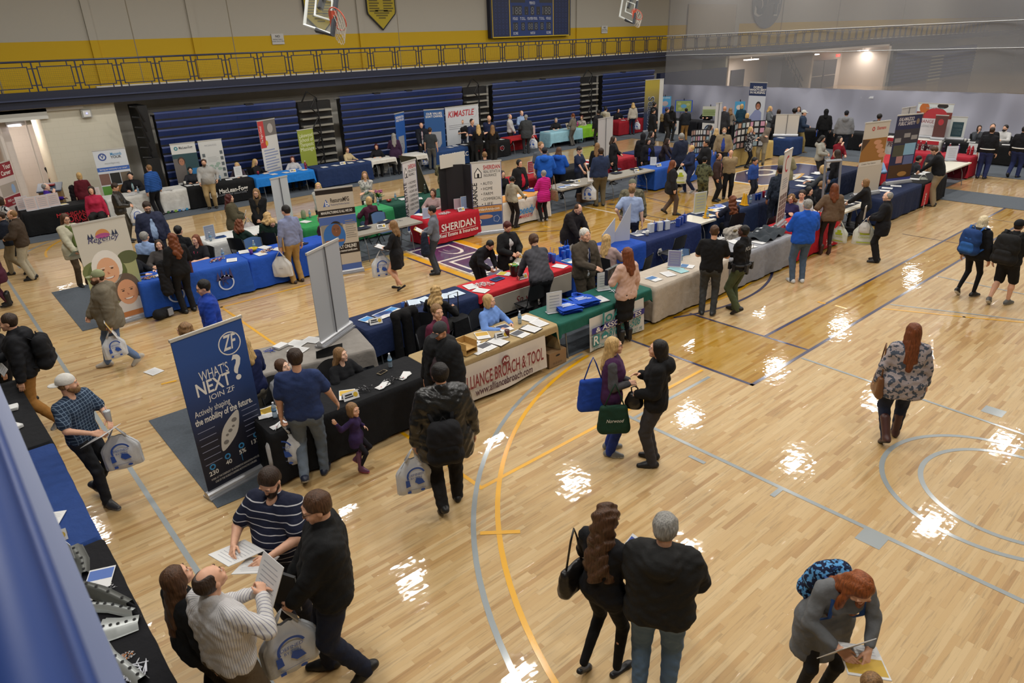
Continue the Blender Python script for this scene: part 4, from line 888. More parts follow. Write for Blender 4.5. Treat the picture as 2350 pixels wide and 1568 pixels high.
def tcloth(cx, cy, W, D, col, desc, rz=0, front=.7, back=.7, ends=.7, h=.746, logo=None, sheen=.8):
    W += .03; D += .03; m = MB(); cm = cloth(col); per = []; rc = .05; n = 14
    def seg(x0, y0, x1, y1, d, nx, ny, k):
        for i in range(k): t = i/k; per.append((x0+(x1-x0)*t, y0+(y1-y0)*t, nx, ny, d))
    def cor(cx_, cy_, a0, d0, d1):
        for i in range(5):
            a = math.radians(a0+90*i/5); t = i/5; per.append((cx_+rc*math.cos(a), cy_+rc*math.sin(a), math.cos(a), math.sin(a), d0*(1-t)+d1*t))
    a, b = W/2-rc, D/2-rc; kl = int(W/.07); kd = int(D/.08)
    seg(-a, -D/2, a, -D/2, front, 0, -1, kl); cor(a, -b, -90, front, ends); seg(W/2, -b, W/2, b, ends, 1, 0, kd); cor(a, b, 0, ends, back)
    seg(a, D/2, -a, D/2, back, 0, 1, kl); cor(-a, b, 90, back, ends); seg(-W/2, b, -W/2, -b, ends, -1, 0, kd); cor(-a, -b, 180, ends, front)
    N_ = len(per); nv = 7; vs = [(x, y, h) for x, y, *_ in per]; ph = random.random()*6; dc = {}
    for j in range(1, nv+1):
        v = j/nv
        for i, (x, y, nx, ny, d) in enumerate(per):
            s = i*.075; c_ = abs(nx*ny)*2; o = .012+.02*v*d+(.018*math.sin(s*9+ph+1.2*math.sin(s*2.3))+.008*math.sin(s*23+ph))*v*min(d/.5, 1)+.03*c_*v; vs.append((x+nx*o, y+ny*o, max(h-d*v-.05*c_*v*(d < .6), .012)))
    fs = [tuple(range(N_))]+[(j*N_+i, (j+1)*N_+i, (j+1)*N_+(i+1) % N_, j*N_+(i+1) % N_) for j in range(nv) for i in range(N_)]
    m.add(vs, fs, cm); me = m.mesh('tablecloth', True); me.polygons[0].use_smooth = False
    o = obj('tablecloth', me, None, (cx, cy, 0), rz); tag(o, desc, 'tablecloth')
    if logo: q = MB(); logo(q); q.build('printed_logo', o, loc=(0, -D/2-.055, 0))
    return o
def TC(cx, cy, W, D, col, name, where, rz=0, **k):
    table(cx, cy, W, D, ' '.join(('folding table under the %s cloth %s' % (name, where)).split()[:16]), rz); return tcloth(cx, cy, W, D, col, '%s tablecloth %s' % (name, where), rz, **k)
WT, BK, RD, BL_, GY = mat('e4e1da', .6), mat('15151a', .6), mat('b3202c', .6), mat('1f4f9e', .5), mat('8d9096', .6)
yA, yB, yC, yD, yE = 7.78, 9.80, 15.26, 17.3, 25.05
TC(3.64, yA, 2.42, .72, '16171a', 'black', 'at the nearest table, by the blue tall banner'); 
def ab_logo(m): pass
TC(6.1, yA, 2.42, .72, 'a8926a', 'tan', 'behind the white ALLIANCE BROACH banner', front=.12, ends=.62)
TC(8.55, yA, 2.38, .74, '1f5a4e', 'dark green', 'with blue tote bags on top', front=.2, ends=.24, back=.3)
def lg4(m): m.text('DETROIT', .4, .42, .07, mat('3a3a48'), bold=True); m.text('MEDICAL', .45, .34, .05, mat('3a3a48'))
TC(11.08, yA, 2.42, .74, 'b3a89a', 'cream grey', 'beside the man in the black t-shirt', logo=lg4)
TC(13.6, yA-.03, 2.42, .76, '8e8f95', 'grey', 'under the pile of dark grey t-shirts', logo=None)
def lg6(m): m.ring(.55, .42, .12, .135, WT); m.text('UNITED', .5, .22, .08, WT, bold=True); m.text('STAFFING', .5, .13, .06, WT)
TC(16.2, 7.8, 2.1, .8, 'b41f2b', 'bright red', 'between the blue jacketed man and the woman in boots', logo=lg6)
table(18.15, 7.85, 1.75, .74, 'cream topped folding table where the bald man in black sorts papers', top=PLW); tcloth(18.3, 7.95, 1.2, .55, '2e2e33', 'dark cloth runner on the cream topped table', front=.02, back=.3, ends=.02)
TC(21.0, yA, 2.7, .74, '1c2745', 'navy', 'carrying the two tall printed banners')
def lg9(m): m.box((-.95, -.004, .08), (-.45, 0, .72), RD); m.text('LINCARE', -.7, .2, .09, WT, y=-.01, rot=math.pi/2, bold=True)
TC(23.4, yA, 1.9, .74, '141416', 'black', 'with a red runner by the man holding a folder', logo=lg9)
table(25.9, 7.95, 2.3, .74, 'white topped folding table with a maroon pennant hanging off its end', top=PLW)
tcloth(27.0, 7.95, .16, .5, '5e1626', 'maroon lettered runner hanging from the white topped table', ends=.6, front=.0, back=.0)
# far side of the nearest island
TC(3.86, 9.42, 1.83, .92, '8b8680', 'light grey', 'holding the silver banner stand', rz=-.22, front=.28, ends=.42, back=.5)
TC(6.1, yB, 2.34, .70, '1d2a4d', 'navy', 'with pamphlets behind the curly haired woman', front=.5)
def lgr(m): m.text('so you can', .1, .5, .11, mat('7c1420'), shear=.3)
o = TC(8.5, yB-.03, 2.4, .72, 'bf2a33', 'red', 'with candy wrappers and a black bucket', front=.1, ends=.12); m = MB(); m.box((-1.15, -.02, .28), (1.1, 0, .66), mat('a8a093', .6)); m.text('So you can', .0, .4, .14, mat('7c1420'), y=-.025, shear=.3); tag(m.build('cloth_banner', loc=(8.5, 9.33, 0)), 'off-white fabric banner with red script hanging off the red table with candy', 'banner')
TC(10.95, yB, 2.36, .72, '1f49a5', 'bright blue', 'with a row of blue straw cups', front=.6)
def lgh(m): m.add([(-.62+.09*math.cos(i*math.pi/3), 0, .42+.1*math.sin(i*math.pi/3)) for i in range(6)], [tuple(range(6))], WT); m.text('76', -.62, .37, .1, mat('1c2745'), y=-.005, bold=True)
TC(13.2, yB, 2.1, .72, '1e2b58', 'navy', 'with a white hexagon badge and mugs', logo=lgh)
table(14.62, yB+.05, .7, .74, 'bare white table end between two navy cloths', top=PLW)
TC(16.0, 9.95, 2.2, .72, '1c2a4a', 'dark navy', 'with yellow cones and flyers'); TC(18.3, 9.95, 2.3, .72, '1c2440', 'dark navy', 'beside the red phone logo banner')
TC(20.65, 10.1, 2.2, .74, '1f2a4a', 'navy', 'covered in white papers near the blonde reader'); TC(22.9, 10.2, 2.1, .74, '1b233c', 'dark blue', 'behind the tall hand photo banner')
TC(28.3, 9.0, 2.2, .78, '9c2030', 'red', 'with water bottles in front of the marines', rz=-math.pi/2); TC(26.0, 9.95, 2.0, .74, 'a5202c', 'red', 'behind the dark haired seated woman')
# middle island, near side
DB = '2450a8'
def lgc(m):
    for x in (-.5, .55): m.ring(x, .38, .14, .17, mat('b8c4dc')); m.add([(x-.2+.09*i+(.05 if k == 1 else 0)+(.1 if k == 2 else 0), 0, .45+(.2+.05*(i % 2) if k == 1 else 0)) for i in range(4) for k in range(3)], [(3*i, 3*i+2, 3*i+1) for i in range(4)], mat('3b3560')); m.text('R', x-.02, .33, .18, mat('242858'), y=-.004)
TC(4.0, yC, 2.2, .74, DB, 'royal blue', 'right of the banner with two smiling faces', logo=lgc)
def lg2(m): m.text('Bluewater', .55, .42, .16, WT, bold=True)
TC(6.42, yC+.05, 2.5, .74, '2150b4', 'bright royal blue', 'behind the man in khaki trousers', logo=lg2)
table(8.8, yC-.02, 1.9, .76, 'bare grey folding table with dark shirts, in front of the woman in black dress')
def lgs(m): m.text('SHERIDAN', .12, .36, .2, WT, bold=True, w=1.15); m.box((-.5, -.002, .31), (.7, 0, .32), WT); m.text('Real Estate & Insurance', .12, .2, .1, WT, bold=True)
TC(10.75, yC-.02, 1.75, .74, 'b01f2e', 'crimson', 'lettered SHERIDAN', logo=lgs)
TC(13.4, yC, 1.9, .74, 'd5d0c8', 'white', 'lettered speedyQ markets', logo=lambda m: (m.text('speedy', -.05, .32, .22, mat('2c7fc4'), bold=True, shear=.3, w=.75), m.text('Q', .55, .3, .4, mat('c0303c'), bold=True), m.text('MARKETS', -.05, .2, .09, mat('c0303c'), bold=True, shear=.3)))
m = MB(); m.box((-.93, -.38, .75), (.93, .3, .756), mat('c98a3c', .7)); m.text('SPEEDYQ', .0, .0, .2, mat('2c4f9e')); tag(m.build('table_runner', loc=(13.4, yC, 0)), 'orange printed runner spread over the white speedyQ table', 'runner')
table(15.85, yC+.05, 1.95, .8, 'bare grey folding table beside the magenta coat, papers and pamphlets on it', rz=.02); table(18.2, yC-.05, 2.3, .78, 'bare grey folding table with dark folded shirts, left of the long blue cloth')
TC(20.6, yC-.05, 2.4, .74, '2350a6', 'blue', 'with a round white seal and acrylic sign', logo=lambda m: (m.ring(.85, .42, .13, .17, WT), m.disc(.85, .42, .11, .11, mat('8fa4cc'))))
TC(23.1, yC+.1, 2.3, .74, '2a4c94', 'mid blue', 'left of the tan cloth with photo boards'); TC(26.3, yC+.35, 2.9, .8, 'b29a5e', 'mustard tan', 'under the black photo board'); TC(28.95, 15.2, 1.0, .8, '1f3560', 'navy', 'with a white board standing on it')
# middle island, far side
TC(5.95, 17.35, 1.95, .85, 'c9c9c6', 'white', 'in front of the auburn haired woman in dark green', front=.7); TC(7.95, 17.1, 1.4, 1.1, '2f8a4c', 'bright green', 'with a glass jar on it')
TC(9.45, 17.3, 1.3, .9, '35915a', 'light green', 'behind the blonde seen from behind'); TC(11.3, 17.5, 2.2, .8, '1d4a3c', 'dark green', 'with pink flowers'); TC(13.2, 17.6, 1.5, .8, '1b3a33', 'deep green', 'under the black folding display')
TC(15.4, 17.4, 1.8, .8, '9a1c28', 'dark red', 'beside the woman in a black cardigan'); TC(17.7, 17.5, 2.2, .8, '17181c', 'black', 'with fanned white sheets'); TC(20.2, 17.6, 2.1, .8, '9c1f2c', 'wine red', 'right of the white standing banner'); TC(22.6, 17.7, 2.2, .8, '222b52', 'deep navy', 'behind the woman with a badge')
# along the bleachers
def mw(m): m.text('MICHIGAN', .12, .46, .12, RD, bold=True); m.text('WORKS!', .15, .27, .2, RD, bold=True, w=.75); m.text('Macomb/St. Clair', .18, .19, .07, RD); m.rect(-.1, .1, .5, .14, RD)
TC(3.33, yE, 2.2, .76, '131416', 'black', 'lettered MICHIGAN WORKS', logo=mw)
TC(5.25, yE+.1, 1.5, .74, 'c6c5bf', 'white', 'in front of the man in the black suit', front=.7)
TC(6.5, yE+.05, .85, .74, 'c9c8c3', 'off-white', 'with green and blue squares along its hem', logo=lambda m: [m.rect(-.35+.12*i, .03, -.27+.12*i, .1, mat(('3a6a3a', '1f2a55', '7fae3a', '2f6ab0', '9bb8d8', '2a8ab8')[i % 6])) for i in range(6)])
def mf(m):
    m.add([(-.35+.15*math.cos(i*math.pi/3+.52), 0, .38+.15*math.sin(i*math.pi/3+.52)) for i in range(6)], [tuple(range(6))], WT); m.add([(-.35+.11*math.cos(i*math.pi/3+.52), -.003, .38+.11*math.sin(i*math.pi/3+.52)) for i in range(6)], [tuple(range(6))], BK); m.disc(-.35, .37, .05, .05, WT, -.005)
    m.text('MacLean-Fogg', .36, .4, .16, WT, bold=True, w=1.0); m.text('COMPONENT SOLUTIONS', .3, .31, .06, GY)
TC(8.08, yE, 2.25, .76, '131416', 'black', 'lettered MacLean-Fogg', logo=mf)
TC(10.35, yE-.15, 2.2, .8, '1f76c8', 'sky blue', 'in front of the red and white banner', front=.32, ends=.5); TC(12.75, yE-.1, 2.3, .9, '1f3158', 'slate navy', 'in front of the woman in a beige cardigan')
TC(14.5, yE-.2, 1.1, .7, 'cfcdc6', 'small white', 'left of the woman in a purple coat', front=.15, ends=.3); TC(15.9, yE-.4, 1.0, .8, 'cbc9c2', 'short white', 'right of the woman in a purple coat', front=.18, ends=.3)
TC(17.85, yE-.2, 1.7, .8, '24406e', 'denim blue', 'lettered INSURANCE', logo=lambda m: (m.text('Knights of Columbus', 0, .5, .1, WT), m.text('INSURANCE', -.05, .33, .17, WT, bold=True, w=.9), m.text('YOUR SHIELD FOR LIFE', 0, .22, .06, WT), m.text('KC', .65, .38, .18, WT, bold=True)))
TC(20.0, yE-.05, 2.5, .76, '131315', 'black', 'with red target logos', logo=lambda m: (m.text('KIMASTLE', -.45, .4, .12, RD, bold=True, shear=.3), m.ring(.75, .42, .1, .12, GY), m.text('KC', .73, .37, .13, RD, bold=True)))
TC(22.2, yE, 1.6, .74, 'a8242a', 'scarlet', 'in front of two men in ties', front=.1, ends=.2); TC(25.05, yE, 2.2, .76, '8fbccb', 'pale blue', 'left of the lime green one', front=.5); TC(27.1, yE+.1, 1.7, .76, '7fb82e', 'lime green', 'in front of the bleacher aisle', front=.5); TC(30.3, yE+.25, 2.1, .8, '8f1a26', 'deep red', 'behind the woman in the cream sweater', front=.7)
# along the curtain (their long side runs across the hall)
R9 = -math.pi/2
def seal(m): m.rect(-.75, .02, .1, .72, WT); m.ring(-.33, .36, .22, .29, mat('3b4a66'), -.004); m.disc(-.33, .36, .2, .2, mat('7fa9c8'), -.004); m.poly([(-.5, .28), (-.15, .28), (-.33, .45)], mat('8a9a4a'), -.006)
TC(31.9, 22.8, 2.3, .76, '17171c', 'black', 'with a round county seal, nearer the bleachers', rz=R9, logo=seal); TC(31.9, 20.5, 2.0, .76, '1a1a1f', 'black', 'with a round county seal, under the small table easel', rz=R9, logo=seal)
TC(32.0, 17.9, 2.0, .76, '2a2c34', 'charcoal', 'left of the standing nurse banner', rz=R9); TC(32.0, 15.2, 2.1, .76, '141416', 'black', 'behind the walking man in a white cap', rz=R9); TC(32.2, 13.0, 1.9, .76, '18181b', 'black', 'behind the grey hoodie', rz=R9)
TC(31.7, 11.1, 2.1, .8, 'c9c6c0', 'white', 'lettered PEOPLE OVERCOME', rz=R9, logo=lambda m: (m.text('PEOPLE OVERCOME', 0, .4, .17, mat('5a2a30'), bold=True, shear=.25, w=1.75), m.rect(-1.05, .6, 1.05, .74, RD, -.004)))
TC(31.9, 9.4, 1.1, .8, '121214', 'black', 'beside the red topped one by the curtain', rz=R9); TC(31.9, 7.5, 2.3, .8, '151516', 'black', 'between the two marines', rz=R9)
m = MB(); m.box((-.3, 0, .1), (.3, .02, .74), mat('d5d4d2', .6)); m.text('MARINES', 0, .4, .12, mat('8d9096'), y=-.01, bold=True); o = m.build('cloth_sign', loc=(31.42, 8.75, 0), rz=R9); tag(o, 'white lettered cloth panel hanging on the black table left of the marine', 'banner')
# near left tables, seen from above beside the railing
TC(-.05, 10.35, 2.3, .8, '17181b', 'black', 'at the left edge, near the person with tan trousers', rz=-math.pi/2+.03); TC(-.02, 7.95, 2.3, .8, '26417c', 'medium blue', 'at lower left, seen from above', rz=R9, logo=None)
TC(.0, 5.4, 2.6, .8, '17171b', 'black', 'holding stamped metal car parts', rz=R9)
# ---------------------------------------------------------------- banners
def banner(label, tl, tr, h, draw, col, back=False, z0=0., rail='c9c7c0', w=None, base=True, foot=None, dist=None, kind='banner_stand', cat='banner', X=None):
    if X: h = zx(*tl, X)-z0
    while not foot and at(*tl, z0+h)[0] < 29 and max(at(*tl, z0+h)[1], at(*tr, z0+h)[1]) > 26.2: h += .02
    if foot: a, b = at(*foot[0], z0), at(*foot[1], z0)
    else: a, b = at(*tl, z0+h), at(*tr, z0+h)
    a, b = Vector(a), Vector(b); W = (b-a).length; c = (a+b)/2; ang = math.atan2((b-a).y, (b-a).x)
    if w: W = w
    if z0 > .5: c = Vector(snap(c.x, c.y, .2))
    t = thing(kind, label, cat, (c.x, c.y, z0), ang); rm = mat(rail, .35, .3)
    m = MB(); m.box((-W/2, -.004, .08), (W/2, .004, h), mat(col, .5)); m.M = Matrix.Translation((-W/2, -.005, 0))
    if draw and not back: draw(m, W, h)
    m.M = Matrix.Identity(4); m.build('printed_panel' if not back else 'panel', t)
    m = MB(); m.box((-W/2-.01, -.015, h-.015), (W/2+.01, .015, h+.02), rm); m.build('top_rail', t)
    if base:
        m = MB(); m.tube([(-W/2-.03, 0, .05), (W/2+.03, 0, .05)], .055, mat('b9bbbf', .3, .6), 12); m.box((-W/2-.03, -.09, 0), (W/2+.03, .09, .03), mat('a9abb0', .35, .6)); m.build('base', t)
    m = MB(); m.tube([(0, .03 if not back else -.03, .05), (0, .025 if not back else -.025, h)], .011, mat('6b6d72', .35, .6), 6); m.build('support_pole', t); return t
def lines(m, x0, x1, z0, z1, n, c, t=.4):
    for i in range(n): z = z1-(z1-z0)*(i+.5)/n; m.rect(x0, z-(z1-z0)/n*t/2, x0+(x1-x0)*(1 if i % 3 else .8), z+(z1-z0)/n*t/2, c, -.003)
def grad(c1, c2, h):
    m, t, p = nt('printed_gradient'); N = t.nodes.new; L = t.links.new; tc = N('ShaderNodeTexCoord'); sp = N('ShaderNodeSeparateXYZ'); L(tc.outputs['Object'], sp.inputs[0])
    r = N('ShaderNodeMapRange'); r.inputs[1].default_value = 0; r.inputs[2].default_value = h; L(sp.outputs[2], r.inputs[0]); cr = N('ShaderNodeValToRGB'); cr.color_ramp.elements[0].position = .35; cr.color_ramp.elements[0].color = (*rgb(c2), 1); cr.color_ramp.elements[1].position = .85; cr.color_ramp.elements[1].color = (*rgb(c1), 1)
    L(r.outputs[0], cr.inputs[0]); L(cr.outputs[0], p.inputs['Base Color']); p.inputs['Roughness'].default_value = .5; return m
def d_zf(m, W, H):
    m.rect(0, .08, W, H, grad('2a4f92', '171b2c', H), -.001); w = WT; k = lambda v: v*W
    m.ring(k(.76), H-.27, k(.15), k(.166), w, -.003); m.text('ZF', k(.76), H-.34, .19, w, y=-.003, bold=True, shear=.25, w=k(.21))
    m.text("WHAT'S", k(.46), H-.60, .13, w, y=-.003, w=k(.42)); m.text('NEXT', k(.42), H-.77, .17, w, y=-.003, bold=True, w=k(.5)); m.text('?', k(.8), H-.75, .33, w, y=-.003, bold=True); m.text('JOIN ZF', k(.5), H-.87, .07, w, y=-.003)
    m.text('Actively shaping', k(.33), H-1.01, .08, w, y=-.003, w=k(.52)); m.text('the mobility of the future.', k(.48), H-1.12, .085, w, y=-.003, bold=True, w=k(.86))
    g1, g2 = mat('c4c0b8', .5), mat('77736f', .5); cx, cz = k(.5), H-1.36; ca, sa = math.cos(1.0), math.sin(1.0)
    pts = [(.24*math.cos(t)*(1+.12*math.cos(2*t)), .075*math.sin(t)*(1.2-.2*math.cos(2*t))) for t in [i*math.pi/12 for i in range(24)]]
    m.poly([(cx+a*ca-b*sa, cz+a*sa+b*ca) for a, b in pts], g1, -.003)
    for a, b, r in ((-.15, 0, .035), (.14, 0, .035), (0, 0, .028), (-.06, .02, .02), (.06, -.02, .02)): m.disc(cx+a*ca-b*sa, cz+a*sa+b*ca, r, r*.8, g2, -.005)
    ln = mat('8d93ae', .5)
    for i in range(6): m.rect(k(.05), H-1.22-i*.09, k(.3), H-1.212-i*.09, ln, -.003); m.rect(k(.72), H-1.18-i*.075, k(.96), H-1.172-i*.075, ln, -.003)
    bl = mat('3c8fc8', .5)
    for x, z, t in ((.14, 1.72, '230'), (.38, 1.68, '40'), (.61, 1.63, '5%'), (.86, 1.58, '137K')): m.ring(k(x), H-z+.0, .022, .04, bl, -.003, 16); m.text(t, k(x), H-z-.11, .06, w, y=-.003, bold=True)
    m.rect(k(.58), H-1.84, k(.588), H-1.74, bl, -.003); m.text('WORK AT THE FOREFRONT OF AUTOMOTIVE INNOVATION WITH ZF,', k(.46), .22, .028, w, y=-.003, w=k(.76)); m.text("ONE OF THE WORLD'S LEADING AUTOMOTIVE SUPPLIERS.", k(.46), .17, .028, w, y=-.003, w=k(.66))
a_, b_ = at(478, 1146), at(622, 1066); ZH = 2.12
zf = banner('tall blue retractable banner reading WHAT\'S NEXT? with a car chassis picture', None, None, ZH, d_zf, '17254a', foot=((487, 1142), (618, 1070)), w=.88)
def face(m, x, z, r, skin, hair, hs=1.25, smile=True):
    m.disc(x, z+r*.25, r*1.02, r*hs, mat(hair, .6), -.003); m.disc(x, z, r*.74, r, mat(skin, .6), -.005)
    for s in (-1, 1): m.disc(x+s*r*.3, z+r*.15, r*.1, r*.05, mat('3a2a24'), -.007, 10); m.rect(x+s*r*.3-r*.15, z+r*.26, x+s*r*.3+r*.15, z+r*.3, mat(hair, .6), -.007)
    m.poly([(x-r*.06, z-.02*r), (x+r*.1, z-r*.22), (x-r*.06, z-r*.24)], mat('b9785a', .6), -.007)
    if smile: m.disc(x, z-r*.45, r*.32, r*.13, mat('e8e2da'), -.007, 12, 180, 360); m.ring(x, z-r*.42, r*.3, r*.36, mat('a8564c'), -.007, 12, 180, 360, .5)
def d_reg(m, W, H):
    m.rect(0, .08, W, H, mat('cbc7bb', .5), -.001); m.rect(0, .08, W, H*.62, mat('a9ad7c', .6), -.0015); m.disc(W*.2, H*.55, W*.25, .2, mat('6f7a4a', .6), -.002); m.disc(W*.85, H*.62, W*.2, .13, mat('5c6340', .6), -.002)
    m.disc(W*.5, H*.86, .13, .13, mat('c98a50'), -.003, 20, 0, 180); m.disc(W*.5, H*.86, .13, .05, mat('b0508a'), -.0035); m.ring(W*.5, H*.835, .2, .21, mat('4a4a78'), -.004, 28, 0, 360, .35); m.text('Regency', W*.5, H*.81, .12, mat('3a3a6a'), y=-.005, shear=.3)
    for x in (.24, .3, .7, .76): m.poly([(W*x-.03, H*.85), (W*x+.03, H*.85), (W*x, H*.9)], mat('2a3550'), -.004)
    m.disc(W*.72, .1, W*.6, .5, mat('c07a45', .6), -.0025, 24, 0, 180); m.disc(W*.4, H*.5, .36, .34, mat('5f6c3c', .6), -.0028); m.poly([(0, .08), (W*.35, .08), (W*.6, .75), (W*.1, .95), (0, .8)], mat('8a8f5e', .6), -.0026)
    m.disc(W*.4, H*.36, .3, .22, mat('a8a67c', .6), -.0029); face(m, W*.42, H*.53, .27, 'e0ab86', 'e6e3dc', 1.3); m.disc(W*.7, H*.1, .34, .3, mat('d8d2cc', .6), -.0035, 20, 0, 180); face(m, W*.68, H*.29, .26, 'dba07a', '6a5a4c', 1.25)
banner('tall banner picturing a white haired woman above a smiling man', None, None, 2.1, d_reg, 'cbc7bb', foot=((247, 752), (333, 727)), w=.95)
def d_res(m, W, H):
    c1, c2, c3 = mat('bcb2a2', .5), mat('1f1713', .5), mat('4a66a8', .5); m.rect(0, .08, W, H, c1, -.001); m.rect(0, H-.12, W, H, c2, -.002); m.rect(0, H-.62, W, H-.48, c2, -.002)
    m.poly([(W*.16, H-.4), (W*.34, H-.4), (W*.25, H-.23)], c3, -.003); m.text('b', W*.27, H-.39, .12, WT, y=-.004, bold=True); m.text('ResourceMFG', W*.62, H-.32, .1, c2, y=-.003, bold=True, w=W*.5); m.text('Manufacturing Workforce Specialists', W*.62, H-.39, .04, mat('3c4a78'), y=-.003, w=W*.5)
    m.text('MANUFACTURING IS ALL WE DO', W*.5, H-.57, .06, WT, y=-.004, w=W*.84, bold=True); m.rect(0, H-.85, W, H-.64, c3, -.002)
    m.rect(.02, .78, W*.62, H-.82, mat('8a857c', .6), -.003); m.disc(W*.36, .95, W*.3, .3, mat('2f6ab0', .6), -.004); face(m, W*.42, H-.97, .15, '7a5038', '241b18', 1.2, False); m.rect(W*.1, .8, W*.6, .86, mat('a06a48'), -.006)
    lines(m, W*.68, W*.96, .85, 1.3, 9, mat('8d867c')); m.rect(0, .5, W, .74, c2, -.003); m.text('APPLY ONLINE!', W*.62, .63, .085, WT, y=-.004, bold=True, w=W*.6); m.text('www.resourcemfg.com', W*.62, .55, .055, WT, y=-.004, bold=True, w=W*.62)
    m.rect(0, .1, W*.45, .5, c2, -.003); m.rect(W*.45, .1, W, .24, c3, -.003)
banner('beige and black banner reading ResourceMFG with a young man\'s photo', None, None, 2.05, d_res, 'bcb2a2', foot=((751, 636), (832, 622)), w=.86)
def d_sh(word, items, foot):
    def d(m, W, H):
        r, k = mat('b02030', .5), mat('1d1d22', .5); m.rect(0, .08, W, H, mat('d3d0ca', .5), -.001); m.rect(0, .08, .012, H, mat('2c3f90'), -.002); m.rect(W-.012, .08, W, H, mat('2c3f90'), -.002)
        m.poly([(W*.1, H-.42), (W*.34, H-.42), (W*.34, H-.28), (W*.22, H-.14), (W*.1, H-.28)], k, -.003); m.poly([(W*.125, H-.4), (W*.315, H-.4), (W*.315, H-.285), (W*.22, H-.175), (W*.125, H-.285)], WT, -.004); m.rect(W*.19, H-.4, W*.26, H-.3, k, -.005)
        m.text('SHERIDAN', W*.68, H-.2, .11, r, y=-.003, bold=True, w=W*.56); m.text('REAL ESTATE &', W*.68, H-.3, .075, k, y=-.003, w=W*.54); m.text('INSURANCE', W*.62, H-.4, .075, k, y=-.003, w=W*.42)
        m.text(word, W*.17, H-1.02, .15, k, y=-.003, bold=True, rot=math.pi/2, w=.95)
        for i, t in enumerate(items): m.text('\u2022 '+t, W*.3, H-.62-i*(.85/len(items)), .085 if len(items) < 7 else .07, k, y=-.003, align='LEFT', w=min(W*.66, .055*(len(t)+2)))
        if foot: m.rect(.02, .25, W-.02, .82, mat('2c4f8c', .5), -.002); m.rect(.02, .62, W-.02, .8, mat('c08a50', .5), -.003); m.text('SheridanAgency.com', W*.48, .68, .075, WT, y=-.005, bold=True, w=W*.82); m.disc(W*.4, .5, W*.26, .06, mat('c08a68'), -.004); m.ring(W*.17, .37, .06, .08, WT, -.005); m.ring(W*.78, .42, .09, .105, mat('a9b4cc'), -.005, 5)
        else: m.poly([(0, .1), (W, .1), (W, .62), (0, .4)], mat('2c4fa0', .5), -.002)
    return d
banner('white SHERIDAN banner listing REAL ESTATE down its side', (922, 375), (953, 366), 2.0, d_sh('REAL ESTATE', ['HOMES', 'FARMS', 'VACANT LAND', 'COMMERCIAL', 'LAKEFRONT', 'MOBILE HOMES', 'AUCTION'], 0), 'd3d0ca')
banner('white SHERIDAN banner listing INSURANCE down its side', None, None, 2.0, d_sh('INSURANCE', ['AUTO', 'HOME', 'FARM', 'COMMERCIAL', 'LIFE', 'HEALTH'], 1), 'd3d0ca', foot=((1088, 541), (1156, 533)), w=.86)
banner('silver blank back of a banner stand on the light grey table', (697, 573), (769, 545), 1.5, None, 'a9abae', True, z0=.755, foot=((729, 787), (795, 741)), w=.85)
banner('pale blank back of a banner behind the man in the light blue shirt', (620, 412), (658, 404), 2.0, None, 'bfc1c2', True)
banner('tall pale blank banner back left of the wine red table', (1373, 274), (1407, 268), 2.0, None, 'bcbab6', True)
banner('narrow pale banner edge behind the bearded man in a tan jacket', (1646, 237), (1655, 236), 2.0, None, 'c0c0c2', True, w=.4)
def simple(bg, hdr, hc, txt, tc='e4e1da', extra=None, n=8, lc='8d9096'):
    def d(m, W, H):
        m.rect(0, .08, W, H, mat(bg, .5), -.001); m.rect(0, H*.8, W, H, mat(hc, .5), -.002)
        for i, t in enumerate(txt): m.text(t, W*.5, H*.91-i*H*.05, H*.04, mat(tc), y=-.004, bold=True, w=min(W*.85, len(t)*H*.03))
        if extra: extra(m, W, H)
        else: lines(m, W*.1, W*.9, H*.15, H*.75, n, mat(lc))
    return d
banner('red and white tall banner reading The Right Choice', (589, 279), (629, 272), 2.15, lambda m, W, H: (m.rect(0, .08, W, H, mat('cfcdc8'), -.001), m.rect(0, H*.62, W*.32, H, mat('b83a3a'), -.002), m.rect(W*.32, H*.78, W, H, mat('6e6864'), -.002), m.disc(W*.66, H*.88, .15, .17, mat('a8a29c'), -.003), m.text('The Right Choice!', W*.17, H*.81, .12, WT, y=-.003, rot=math.pi/2, w=.6), m.disc(W*.35, H*.68, .07, .1, mat('c8a03c'), -.003), lines(m, W*.12, W*.9, H*.12, H*.6, 12, mat('8a93b0')), m.rect(W*.6, .1, W*.95, .4, mat('b83a3a'), -.003)), 'cfcdc8')
banner('olive green banner reading Lakewood School of Therapeutic Massage', (681, 300), (717, 294), 1.75, lambda m, W, H: (m.rect(0, .08, W, H, mat('8f9b3a'), -.001), [m.text(t, W*.5, H*.86-i*.17, .15, mat('dfe3c0'), y=-.003, w=min(W*.86, .1*len(t))) for i, t in enumerate(('Lakewood', 'School of', 'Therapeutic', 'Massage'))], [m.rect(W*.22, .55-i*.15, W*.95, .62-i*.15, mat('c9cf9c'), -.003) for i in range(3)]), '8f9b3a')
banner('white banner with a portrait and MacLean-Fogg header', (389, 332), (446, 326), 1.9, lambda m, W, H: (m.rect(0, .08, W, H, mat('cfd0cd'), -.001), m.ring(W*.2, H-.16, .03, .07, mat('2c7f8c'), -.003, 6), m.text('MacLean-Fogg', W*.6, H-.19, .09, mat('3a4048'), y=-.003, bold=True, w=W*.55), m.rect(0, .7, W, H-.35, mat('2c4a50'), -.002), m.rect(0, .7, W*.45, H-.5, mat('6a6460'), -.003), face(m, W*.32, H-.62, .12, 'a8765c', '4a3a34', 1.2, False), m.rect(W*.55, .95, W*.95, 1.15, mat('2c78b0'), -.003)), 'cfd0cd')
